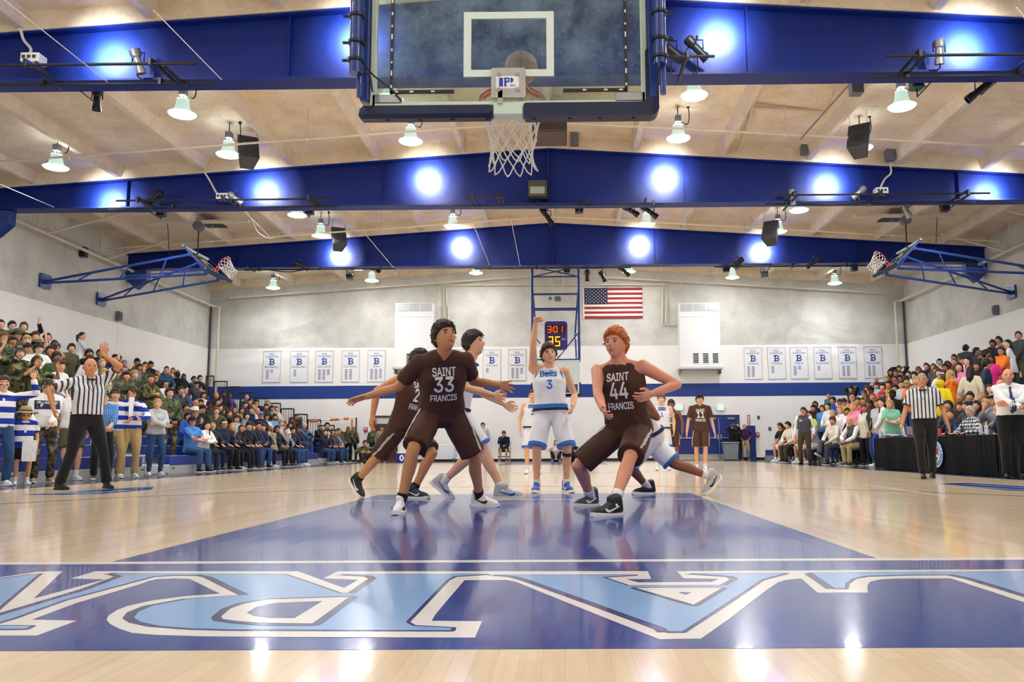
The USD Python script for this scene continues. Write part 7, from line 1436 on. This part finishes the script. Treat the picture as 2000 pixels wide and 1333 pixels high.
# keep neighbours in one row a shoulder's width apart
for key in {(p[3], p[4], p[2]) for p in plan}:
    grp = sorted([p for p in plan if (p[3], p[4], p[2]) == key], key=lambda p: p[5][1])
    for _ in range(4):
        for a, b in zip(grp, grp[1:]):
            gap = b[5][1]-a[5][1]; need = .40
            if gap < need: a[5] = a[5]-[0, (need-gap)/2, 0]; b[5] = b[5]+[0, (need-gap)/2, 0]
order = {}
for p in sorted(plan, key=lambda p: -p[5][1]):
    k = (p[3], p[4]); order[k] = order.get(k, 0)+1; p.append(order[k])
def look_deg(a, b): return math.degrees(math.atan2(b[1]-a[1], b[0]-a[0]))
def wrap(a): return (a+180) % 360-180
for i, q, st, side, r, Pw, e, n in plan:
    rg = np.random.default_rng(1000+i); sex, skin, hs, hc, tk, tc, bc = q[3:10]; fl = q[10:]; hat = next((tuple(f.split(':')) for f in fl if ':' in f), None); fem = sex == 'f'
    z0 = DZ*r; H0 = (1.65 if fem else 1.76); foot = V(Pw[0], Pw[1], z0); hd_z = Pw[2]-z0
    H = float(np.clip((hd_z/.925) if st else H0*(1+.35*(hd_z-1.135)), H0-.16, H0+.14)); sc = H/1.76
    face = (0 if side < 0 else 180)+(-side)*0; toward = look_deg(foot, (0, 5)); face = face+.35*wrap(toward-face)+rg.normal(0, 6)
    if 'away' in fl: face += 150*(1 if rg.random() < .5 else -1)
    if 'prof' in fl: face += rg.choice([-45, 60])
    yaw = float(np.clip(wrap(toward-face), -58, 58))*.85+rg.normal(0, 8) if 'away' not in fl else rg.normal(0, 25)
    pose = dict(head=(yaw, rg.normal(2, 4), rg.normal(0, 3)), bulk=float(rg.uniform(.95, 1.15))); k = sc
    if st:
        pose.update(footL=(-.10*k, 0, .078*k, 8), footR=(.10*k, rg.uniform(-.04, .05), .078*k, -8), lean=(rg.normal(2, 3), rg.normal(0, 2)))
        mode = 'up2' if 'up2' in fl else 'up' if 'up' in fl else 'cross' if 'cross' in fl else 'clasp' if 'clasp' in fl else 'handshead' if 'handshead' in fl else rg.choice(['down', 'down', 'cross', 'clasp', 'pocket'])
        if mode in ('up', 'up2'):
            for s_, d in ((('R', 1),) if mode == 'up' and i % 2 else (('L', -1),) if mode == 'up' else (('R', 1), ('L', -1))):
                pose['hand'+s_] = (d*.28*k, .26*k, (1.78 if mode == 'up' else 1.52)*k); pose['elbow'+s_] = (d*.8, .2, -.5); pose.setdefault('fingers', {})[s_] = dict(dir=(0, .1, 1), palm=(0, 1, 0), curl=.15, spread=.25)
        if mode == 'cross': pose.update(handL=(.09*k, .25*k, 1.17*k), handR=(-.09*k, .28*k, 1.12*k), elbowL=(-1, .4, -.6), elbowR=(1, .4, -.6), fingers=dict(L=dict(dir=(1, -.1, .1), curl=.3), R=dict(dir=(-1, -.1, .1), curl=.3)))
        if mode == 'clasp': pose.update(handL=(-.05*k, .26*k, (1.22 if 'clasp' in fl else .95)*k), handR=(.05*k, .27*k, (1.24 if 'clasp' in fl else .97)*k), elbowL=(-1, -.2, -.4), elbowR=(1, -.2, -.4), fingers=dict(L=dict(dir=(.9, .4, .2), curl=.5), R=dict(dir=(-.9, .4, .2), curl=.5)))
        if mode == 'pocket': pose.update(handL=(-.21*k, .08*k, .92*k), handR=(.21*k, .08*k, .92*k), elbowL=(-1, -.7, 0), elbowR=(1, -.7, 0))
        if mode == 'handshead': pose.update(handL=(-.13*k, -.02*k, 1.68*k), handR=(.13*k, -.02*k, 1.68*k), elbowL=(-1, .3, .1), elbowR=(1, .3, .1), fingers=dict(L=dict(dir=(1, -.4, .2), curl=.3), R=dict(dir=(-1, -.4, .2), curl=.3)))
    else:
        sz = .43+.052*H*1.15+.012; foot = V(Pw[0]+side*.03, Pw[1], z0); kn = .42*k
        pose.update(pelvis=(0, -.02, sz), sit=True, lean=(rg.uniform(2, 16) if 'cross' not in fl else 4, rg.normal(0, 2)), footL=(-rg.uniform(.09, .14)*k, (.40+rg.uniform(-.05, .05))*k, .078*k, 8), footR=(rg.uniform(.09, .14)*k, (.40+rg.uniform(-.08, .05))*k, .078*k, -8), kneeL=(-.1, 1, 1.2), kneeR=(.1, 1, 1.2))
        mode = 'cross' if 'cross' in fl else 'clasp' if 'clasp' in fl else rg.choice(['knees', 'knees', 'lapclasp', 'cross', 'chin'])
        top_ = sz+.30*H
        if mode == 'knees': pose.update(handL=(-.12*k, .33*k, sz+.14), handR=(.12*k, .33*k, sz+.14), elbowL=(-1, -.4, -.2), elbowR=(1, -.4, -.2), fingers=dict(L=dict(dir=(.1, 1, -.3), palm=(0, -.2, -1), curl=.3), R=dict(dir=(-.1, 1, -.3), palm=(0, -.2, -1), curl=.3)))
        if mode == 'lapclasp': pose.update(handL=(-.06*k, .30*k, sz+.16), handR=(.06*k, .31*k, sz+.17), elbowL=(-1, -.5, 0), elbowR=(1, -.5, 0), fingers=dict(L=dict(dir=(.9, .4, 0), curl=.5), R=dict(dir=(-.9, .4, 0), curl=.5)))
        if mode == 'cross': pose.update(handL=(.09*k, .26*k, sz+.25*k), handR=(-.09*k, .29*k, sz+.21*k), elbowL=(-1, .4, -.6), elbowR=(1, .4, -.6), fingers=dict(L=dict(dir=(1, -.1, .1), curl=.3), R=dict(dir=(-1, -.1, .1), curl=.3)))
        if mode == 'clasp': pose.update(handL=(-.03*k, .38*k, sz+.42*k), handR=(.03*k, .38*k, sz+.42*k), elbowL=(-1, .3, -.8), elbowR=(1, .3, -.8), lean=(18, 0))
        if mode == 'chin': pose.update(handR=(.04*k, .30*k, sz+.46*k), elbowR=(.7, .4, -1), handL=(-.10*k, .32*k, sz+.14), elbowL=(-1, -.4, 0), fingers=dict(R=dict(dir=(-.2, .1, 1), palm=(0, -1, .2), curl=.7)))
    hw = 'bald' if hs == 'bald' else f'{HW_[hs]} {HAIRC[hc][1]} hair' if hc in HAIRC else 'long dark purple hair'
    if hc not in HAIRC: hc = 'dark'
    look = f"{hw}, " if not hat else f"{fabric_word(hat[1])} {HATW[hat[0]]}, " if hat[0] != 'hood' else f"{fabric_word(hat[1])} hood up, "
    def mk(lk, gar, tail): return f"{'woman' if fem else 'man'}{', '+lk if lk else ''}{', '+gar if gar else ''}, {'standing' if st else 'seated'}, {'left' if side < 0 else 'right'} stands {ROWW[r+1]} row, {ORD[n]} from {tail}"
    gar = f"{fabric_word(tc)} {dict(tee='shirt', polo='polo shirt').get(tk, tk)}"; lk = look.rstrip(', '); nw = lambda x: len(x.replace('-', ' ').split())
    lab = next(x for x in (mk(lk, gar, 'far end'), mk(lk, gar, 'far'), mk(lk.split(' hair')[0]+' hair' if 'hair' in lk else lk, gar, 'far'), mk('', gar, 'far end')) if nw(x) <= 16)
    lab_ = f"{'woman' if fem else 'man'}, {look}{fabric_word(tc)} {dict(tee='shirt', polo='polo shirt').get(tk, tk)}, {'standing' if st else 'seated'} in {ROWW[r+1]} row of {'left' if side < 0 else 'right'} stands, {ORD[n]} from far end"
    big = np.linalg.norm(foot-EYE) < 18.5
    person('person', lab, foot, face, H, sex, pose, skin, (hs, hc), (tk if 'hoody' not in fl else 'hoodie', tc), ('slim' if fem else 'trousers', bc), str(rg.choice(['white', 'black', 'grey', 'navy', 'brown'])), hat, 1 if big else 0, f"spectators in the {'left' if side < 0 else 'right'} stands", .6 if 'beard' in fl else 0, 'glasses' in fl, seed=100+i)
# ---------------------------------------------------------------- people on the floor beside the stands, the bench, the far wall
UP = lambda d, k, z, y=.22: {f'hand{k}': (d*.30, y, z), f'elbow{k}': (d*.9, .3, -.4)}
OPEN = dict(dir=(0, .15, 1), palm=(0, 1, 0), curl=.12, spread=.28)
def shirt_word(s, w, z, h=.06, m=None, wd=None): print_on(s, s.t, 'chest_print', T2(w, h, wd), m or W_N, z*s.H)
def floor_at(u, v, x): p = atx(u, v, x); return V(x, p[1], 0)
def onfloor(lab, u, v, x, face, H, sex, pose, skin, hair, top, bottom, shoes, **kw):
    """Someone standing on the floor; u, v is the head centre."""
    c = floor_at(u, v, x); return person('person', lab, c, face, H, sex, pose, skin, hair, top, bottom, shoes, detail=kw.pop('detail', 1), **kw)
def rugby_x(s): part(s.t, 'collar', tube(smoothline([s.neck+s.r*math.cos(a)*.044*s.H+s.f*(math.sin(a)*.044+.004)*s.H+s.u*(.012-.014*math.sin(a))*s.H for a in np.linspace(0, 2*np.pi, 14)], 3), .016, 8), cloth('white')); print_on(s, s.t, 'placket', prism(sbox(-.016, -.13, .016, 0), .002), cloth('white'), .262*s.H)
onfloor('boy in striped rugby shirt and jeans raising both hands, at the left edge', 6, 755, -8.42, -40, 1.72, 'm', dict(STAND, handL=(-.34, .24, 1.68), elbowL=(-.9, .4, -.3), handR=(.32, .28, 1.66), elbowR=(.9, .4, -.3), fingers=dict(L=OPEN, R=OPEN), head=(-8, 4, 0)), 'fair', ('short', 'brown'), ('shirt', 'rugby'), ('trousers', 'jeans'), 'white', seed=61, extras=rugby_x, paint=(.05, .04, .04))
def towel_x(s): part(s.t, 'hanging_towel', onwall(prism(rrect(.20, .34, .02), .02), tuple(s.P+s.f*.115*s.H+V(0, 0, -.10)-s.r*.06), right=tuple(-s.r)), cloth('white')); rugby_x(s)
onfloor('child in sun hat, striped shirt and black shorts with a white towel at the left', 50, 813, -8.36, -48, 1.22, 'm', dict(footL=(-.08, 0, .055, 10), footR=(.08, 0, .055, -10), headscale=1.28, head=(-4, 0, 0)), 'asian', ('short', 'black'), ('polo', 'rugby'), ('shorts', 'black'), 'white', hat=('sunhat', 'khaki'), seed=62, extras=towel_x, paint=(.03, .03, .03))
def sweat_x(s):
    print_on(s, s.t, 'chest_band', prism(sbox(-.19, -.075, .19, .075), .002), W_N, .215*s.H); print_on(s, s.t, 'chest_lettering', T2('BELLARMINE', .038, .30), WHT, .225*s.H, lift=.008)
onfloor('man in white sweater with navy chest band, camouflage cap and trousers, behind the left referee', 93, 742, -8.55, -45, 1.78, 'm', dict(STAND, handL=(-.02, .30, 1.0), handR=(.20, .28, 1.0), head=(-10, 2, 0)), 'fair', ('short', 'brown'), ('sweater', 'white'), ('trousers', 'camob'), 'khaki', hat=('cap', 'camo2'), seed=63, extras=sweat_x, paint=(.03, .03, .03))
onfloor('man in olive shorts and white shirt, mostly hidden behind the left referee', 146, 735, -8.72, -40, 1.78, 'm', dict(STAND, head=(-10, 0, 0)), 'fair', ('short', 'brown'), ('tee', 'white'), ('shorts', 'olive'), 'white', seed=64)
onfloor('black-haired man in blue checked shirt and black trousers, hands clasped, beside the left referee', 205, 778, -8.25, -52, 1.66, 'm', dict(STAND, handL=(-.03, .27, .93), handR=(.03, .28, .95), elbowL=(-1, -.2, -.3), elbowR=(1, -.2, -.3), head=(-20, 0, 0), fingers=dict(L=dict(dir=(.9, .4, -.3), curl=.5), R=dict(dir=(-.9, .4, -.3), curl=.5))), 'asian', ('short', 'black'), ('shirt', 'plaidb', 'rolled'), ('trousers', 'black'), 'brown', seed=65)
def pennant_x(s): part(s.t, 'held_pennant', onwall(prism(Polygon([(-.05, 0), (.05, 0), (.03, -.36), (-.04, -.40)]), .012), tuple(s.wri['L']+V(0, 0, .02)+s.f*.05), right=tuple(-s.r)), cloth('white')); rugby_x(s)
onfloor('smiling youth in striped rugby shirt and khakis holding up a white towel', 226, 763, -8.45, -45, 1.76, 'm', dict(STAND, head=(-14, 3, 0), handL=(-.20, .28, 1.56), elbowL=(-.9, .2, -.6), fingers=dict(L=dict(dir=(0, 0, 1), palm=(1, 0, 0), curl=.8))), 'fair', ('short', 'dark'), ('shirt', 'rugby'), ('trousers', 'khaki'), 'white', hat=('headband', 'olive'), seed=66, extras=pennant_x)
onfloor('burly man in wide-brimmed brown hat and striped rugby shirt clapping, khaki trousers', 257, 768, -8.35, -50, 1.82, 'm', dict(STAND, bulk=1.28, head=(-8, 8, 0), handL=(-.10, .34, 1.16), handR=(.14, .34, 1.10), elbowL=(-1, -.2, -.4), elbowR=(1, -.2, -.4), fingers=dict(L=dict(dir=(.6, .6, .5), curl=.2), R=dict(dir=(-.5, .6, .5), curl=.2))), 'red', ('short', 'brown'), ('shirt', 'rugby'), ('trousers', 'khaki'), 'white', hat=('sunhat', 'brown'), seed=67, extras=rugby_x)
onfloor('blond woman in light grey hoodie and blue jeans, arms crossed, on the floor at left', 307, 797, -8.35, -42, 1.66, 'f', dict(STAND, handL=(.09, .27, 1.10), handR=(-.09, .30, 1.05), elbowL=(-1, .4, -.6), elbowR=(1, .4, -.6), head=(-18, 0, 0), fingers=dict(L=dict(dir=(1, -.1, .1), curl=.3), R=dict(dir=(-1, -.1, .1), curl=.3))), 'fair', ('bun', 'blond'), ('hoodie', 'lightgrey'), ('slim', 'jeans'), 'white', seed=68)
cc_ = atx(331, 768, -9.05)
def camera_x(s): cpt = (s.wri['L']+s.wri['R'])/2+s.f*.05+V(0, 0, .02); part(s.t, 'camera', cat(bbox(-.07, .07, -.03, .03, -.05, .05, .012), cyl((0, .02, 0), (0, .13, 0), .038, 14)).apply_transform(np.block([[np.stack([s.r, s.f, V(0, 0, 1)], 1), cpt[:, None]], [np.zeros((1, 3)), np.ones((1, 1))]])), M_BLACK)
person('person', 'curly brown-haired youth in camouflage jacket and trousers holding a camera on the lowest step', (-9.05, cc_[1], .0+DZ), -35, 1.80, 'm', dict(STAND, head=(-14, 0, 0), handL=(-.06, .26, 1.02), handR=(.08, .26, 1.02), elbowL=(-1, -.2, -.3), elbowR=(1, -.2, -.3)), 'fair', ('curly', 'dark'), ('jacket', 'camo2'), ('trousers', 'camob'), 'brown', detail=1, seed=69, extras=camera_x)
# the visiting bench
def seated(lab, u, v, x, face, H, sex, skin, hair, top, bottom, shoes, hands='knees', lean=14, chair_=True, sz=.46, detail=1, headyaw=None, **kw):
    p = atx(u, v, x); fdir = V(math.cos(math.radians(face)), math.sin(math.radians(face)), 0); k = H/1.76; z = sz+.052*H*1.15+.010
    off = math.sin(math.radians(lean))*.36*H; c = V(x, p[1], 0)-fdir*off*.9
    if chair_: chair(c[0]+.02, c[1], f'dark folding chair under the {" ".join(lab.split(",")[0].split()[:10])}')
    P = dict(pelvis=(0, 0, z), sit=True, lean=(lean, 0), footL=(-.12*k, .42*k, .078*k, 10), footR=(.12*k, .38*k, .078*k, -10), kneeL=(-.15, 1, 1.2), kneeR=(.15, 1, 1.2), head=(0 if headyaw is None else headyaw, 0, 0), bulk=kw.pop('bulk', 1.0))
    if hands == 'knees': P.update(handL=(-.14*k, .36*k, z+.10), handR=(.14*k, .36*k, z+.10), elbowL=(-1, -.4, -.2), elbowR=(1, -.4, -.2), fingers=dict(L=dict(dir=(.1, 1, -.4), palm=(0, -.2, -1), curl=.3), R=dict(dir=(-.1, 1, -.4), palm=(0, -.2, -1), curl=.3)))
    if hands == 'clasp': P.update(handL=(-.04*k, .46*k, z+.10), handR=(.04*k, .47*k, z+.11), elbowL=(-1, -.2, .1), elbowR=(1, -.2, .1), fingers=dict(L=dict(dir=(.7, .7, -.2), curl=.6), R=dict(dir=(-.7, .7, -.2), curl=.6)))
    if hands == 'chin': P.update(handL=(-.03*k, .40*k, z+.40*k), handR=(.05*k, .38*k, z+.36*k), elbowL=(-.6, .4, -1), elbowR=(.6, .4, -1))
    if hands == 'table': P.update(handL=(-.16*k, .34*k, .80), handR=(.16*k, .34*k, .80), elbowL=(-1, -.2, -.4), elbowR=(1, -.2, -.4), fingers=dict(L=dict(dir=(.3, 1, 0), palm=(0, 0, -1), curl=.3), R=dict(dir=(-.3, 1, 0), palm=(0, 0, -1), curl=.3)))
    P.update(kw.pop('more', {}))
    return person('person', lab, c, face, H, sex, P, skin, hair, top, bottom, shoes, detail=detail, seed=int(u), **kw)
GB = 'members of the visiting bench'; BF = -158
seated('bench player in black warm-up shirt and bare legs, leaning forward, farthest on the bench', 1526, 851, 8.10, BF, 1.84, 'm', 'tan', ('short', 'black'), ('tee', 'black'), ('game', 'white'), 'white', 'knees', 22, group=GB, sock=('white', .75))
seated('bench player in white warm-up jacket and dark trousers, second from the far end', 1541, 848, 8.15, BF, 1.84, 'm', 'fair', ('short', 'black'), ('jacket', 'offwhite'), ('trousers', 'brown'), 'navy', 'knees', 18, group=GB)
seated('dark-skinned bench player in white warm-up jacket, half hidden', 1557, 844, 8.75, BF, 1.82, 'm', 'dark', ('buzz', 'black'), ('jacket', 'white'), ('game', 'white'), 'white', 'knees', 10, group=GB)
seated('bench player in white jersey with bare knees, elbows on his thighs, by the standing coach', 1568, 847, 8.15, BF, 1.84, 'm', 'tan', ('short', 'black'), ('tee', WJ), ('game', WJ), 'white', 'clasp', 22, group=GB, sock=('white', .75))
seated('bench player in white shirt hidden behind the standing coach', 1582, 849, 8.35, BF, 1.84, 'm', 'tan', ('short', 'brown'), ('tee', 'lightgrey'), ('game', WJ), 'white', 'clasp', 24, group=GB, sock=('white', .75))
seated('brown-haired man in cream sweater with crossed grey trouser legs, seated right of the standing coach', 1628, 842, 8.25, BF-4, 1.80, 'm', 'red', ('short', 'brown'), ('sweater', 'offwhite'), ('trousers', 'darkgrey'), 'brown', 'knees', 8, group=GB, more=dict(footR=(-.02, .62, .34, 20, 20), kneeR=(.3, 1, .4)), beard=.4, headyaw=25)
def bald_coach(s): pass
seated('bald coach in grey vest and khaki trousers, seated, hands clasped, beside the black table skirt', 1663, 843, 8.30, BF-4, 1.80, 'm', 'red', ('bald', 'brown'), ('vest', 'darkgrey'), ('trousers', 'khaki'), 'brown', 'clasp', 24, group=GB, bulk=1.15, headyaw=30)
seated('bearded man in grey-blue shirt, seated behind the bald coach', 1690, 840, 8.85, BF, 1.82, 'm', 'brown', ('short', 'black'), ('shirt', 'denim'), ('trousers', 'black'), 'black', 'knees', 4, group=GB, beard=.8, headyaw=-10)
seated('black-haired person hidden behind the bald coach, black jacket', 1673, 838, 9.2, BF, 1.78, 'm', 'fair', ('short', 'black'), ('jacket', 'black'), ('trousers', 'black'), 'black', 'knees', 4, group=GB, detail=0)
seated('person in black shirt seen from behind, before the girls in white', 1629, 829, 8.95, 30, 1.80, 'm', 'brown', ('buzz', 'black'), ('jacket', 'black'), ('trousers', 'black'), 'black', 'knees', 6, group=GB, detail=0)
seated('woman with dark ponytail in white top behind the bench, at its far end', 1532, 835, 9.0, BF, 1.70, 'f', 'brown', ('pony', 'black'), ('tee', 'offwhite'), ('slim', 'black'), 'white', 'knees', 4, group=GB, detail=0, chair_=False, sz=.45, headyaw=-40)
seated('short-haired person in white shirt behind the bench', 1554, 831, 9.0, BF, 1.76, 'm', 'fair', ('buzz', 'brown'), ('tee', 'white'), ('trousers', 'jeans'), 'white', 'knees', 2, group=GB, detail=0, chair_=False, sz=.45)
seated('person with black hair seen from behind at the bench, grey shirt', 1566, 831, 9.0, 20, 1.74, 'f', 'dark', ('long', 'black'), ('tee', 'grey'), ('slim', 'black'), 'white', 'knees', 2, group=GB, detail=0, chair_=False, sz=.45)
# behind the scorer's table
GT = 'people seated behind the scorer table'; TF = 185
seated('black-haired man in white sweater leaning over the far end of the scorer table', 1750, 834, 8.98, TF+5, 1.74, 'm', 'asian', ('short', 'black'), ('sweater', 'white'), ('trousers', 'black'), 'black', 'table', 16, group=GT, bulk=1.15, headyaw=22)
seated('grey-haired man in grey-blue shirt behind the one in the white sweater', 1759, 829, 9.15, TF, 1.76, 'm', 'red', ('grey', 'grey'), ('shirt', 'denim'), ('trousers', 'black'), 'black', 'table', 8, group=GT)
seated('woman with long brown hair in navy jacket behind the table, right of the right referee', 1860, 815, 8.98, TF, 1.70, 'f', 'fair', ('long', 'brown'), ('jacket', 'navy'), ('slim', 'black'), 'black', 'table', 4, group=GT, headyaw=12)
seated('white-haired man in black and white checked shirt behind the table', 1897, 816, 8.98, TF, 1.74, 'm', 'red', ('grey', 'white'), ('shirt', 'plaidw'), ('trousers', 'black'), 'black', 'table', 6, group=GT, bulk=1.12, beard=.3, headyaw=25)
seated('blond child in red sweater behind the table at its right end', 1954, 823, 8.98, TF-20, 1.42, 'm', 'pale', ('short', 'blond'), ('sweater', 'red'), ('trousers', 'black'), 'black', 'table', 10, group=GT, headyaw=-35, sz=.56, more=dict(headscale=1.18))
# far wall
def farstand(lab, u, vfeet, vtop, y, face, sex, skin, hair, top, bottom, shoes, **kw):
    p = aty(u, vtop, y); H = float(np.clip(p[2], 1.5, 1.9)); return person('person', lab, (p[0], y, 0), face, H, sex, kw.pop('pose', stand()), skin, hair, top, bottom, shoes, detail=kw.pop('detail', 0), **kw)
def cam2(s): cpt = (s.wri['L']+s.wri['R'])/2+s.f*.04; part(s.t, 'camera', bbox(-.07, .07, -.03, .05, -.05, .05, .012).apply_transform(np.block([[np.stack([s.r, s.f, V(0, 0, 1)], 1), cpt[:, None]], [np.zeros((1, 3)), np.ones((1, 1))]])), M_BLACK)
farstand('man in black with a cap photographing, before the blue doors', 1430, 904, 828, 29.9, -92, 'm', 'fair', ('short', 'dark'), ('jacket', 'black'), ('trousers', 'black'), 'black', hat=('cap', 'navy'), pose=stand(handL=(-.08, .30, 1.42), handR=(.08, .30, 1.42), elbowL=(-1, .1, -.5), elbowR=(1, .1, -.5)), extras=cam2, seed=71)
farstand('blond woman in black jacket behind the photographing man at the doors', 1441, 902, 834, 30.3, -95, 'f', 'fair', ('long', 'blond'), ('jacket', 'black'), ('slim', 'black'), 'black', seed=72)
farstand('man in dark purple sweater and khaki trousers, hands in pockets, right of the blue doors', 1454, 900, 829, 30.3, -95, 'm', 'red', ('grey', 'grey'), ('sweater', 'plum'), ('trousers', 'khaki'), 'brown', pose=stand(handL=(-.21, .08, .92), handR=(.21, .08, .92), elbowL=(-1, -.7, 0), elbowR=(1, -.7, 0)), seed=73)
farstand('woman with long light hair in green jacket, standing left of the brown door', 729, 890, 836, 30.2, -80, 'f', 'fair', ('long', 'light'), ('jacket', 'camo2'), ('slim', 'black'), 'black', seed=74)
farstand('person in sand camouflage standing before the brown door', 746, 892, 832, 30.0, -80, 'm', 'tan', ('short', 'brown'), ('jacket', 'camot'), ('trousers', 'khaki'), 'brown', seed=75)
for k, (u, v) in enumerate(((680, 841), (690, 841))): farstand(f"woman with long light brown hair in dark camouflage, {'left' if k == 0 else 'right'} one by the goal frame", u, 893, v-7, 29.6+.3*k, 95, 'f', 'fair', ('wavy', 'light'), ('jacket', 'camob'), ('slim', 'black'), 'brown', seed=76+k)
farstand('person in grey hoodie standing by the far wall behind the running players', 943, 898, 826, 30.2, -90, 'm', 'fair', ('short', 'dark'), ('hoodie', 'lightgrey'), ('trousers', 'grey'), 'white', seed=79)
def floorsit(lab, u, vhead, y, face, sex, skin, hair, top, bottom, shoes, **kw):
    p = aty(u, vhead, y); return person('person', lab, (p[0], y, 0), face, 1.68, sex, dict(pelvis=(0, -.05, .115), sit=True, lean=(4, 0), footL=(-.14, .42, .078, 12), footR=(.14, .40, .078, -12), kneeL=(-.3, .4, 1), kneeR=(.3, .4, 1), handL=(-.16, .30, .44), handR=(.16, .30, .44), elbowL=(-1, -.1, -.2), elbowR=(1, -.1, -.2)), skin, hair, top, bottom, shoes, **kw)
floorsit('person in camouflage jacket sitting on the floor at the far left corner', 713, 868, 27.8, -70, 'm', 'tan', ('short', 'black'), ('jacket', 'camo'), ('trousers', 'black'), 'black', seed=80)
floorsit('woman in navy hoodie sitting on the floor against the far wall, right of the shooter', 1117, 882, 30.3, -90, 'f', 'tan', ('long', 'dark'), ('hoodie', 'navy'), ('slim', 'black'), 'white', seed=81)
floorsit('person in brown jacket sitting on the floor against the far wall behind the ginger player', 1150, 883, 30.3, -95, 'm', 'tan', ('short', 'dark'), ('jacket', 'brown'), ('trousers', 'brown'), 'black', seed=82)
floorsit('person in pale pink top sitting on the floor behind the shooter', 1086, 886, 30.3, -90, 'f', 'pale', ('long', 'black'), ('tee', 'palepink'), ('slim', 'black'), 'black', seed=83)
p_ = aty(985, 868, 30.0); c_ = thing('stool', 'small black step stool by the far wall left of the shooter', 'stool', (p_[0], 30.0, 0)); part(c_, 'seat', bbox(-.24, .24, -.18, .18, .40, .44, .01), M_BLACK); part(c_, 'step', bbox(-.24, .24, -.36, -.20, .20, .23, .01), M_BLACK); part(c_, 'handle', tube([(.24, .18, 0), (.24, .18, .85), (-.24, .18, .85), (-.24, .18, 0)], .014, 6), M_STEEL); part(c_, 'leg', cat(*[cyl((sx*.22, -.34, 0), (sx*.22, -.1, .42), .013, 6) for sx in (-1, 1)]), M_STEEL)
person('person', 'person in grey beanie and dark jacket sitting on the step stool by the far wall', (p_[0], 29.98, 0), -92, 1.62, 'm', dict(pelvis=(0, 0, .535), sit=True, lean=(16, 0), footL=(-.12, .34, .078, 8), footR=(.12, .34, .078, -8), kneeL=(-.1, 1, 1.2), kneeR=(.1, 1, 1.2), handL=(-.06, .30, .66), handR=(.05, .30, .98), elbowR=(.5, .6, -1)), 'tan', ('short', 'black'), ('jacket', 'navy'), ('shorts', 'darkgreen'), 'black', hat=('beanie', 'darkgrey'), seed=84)
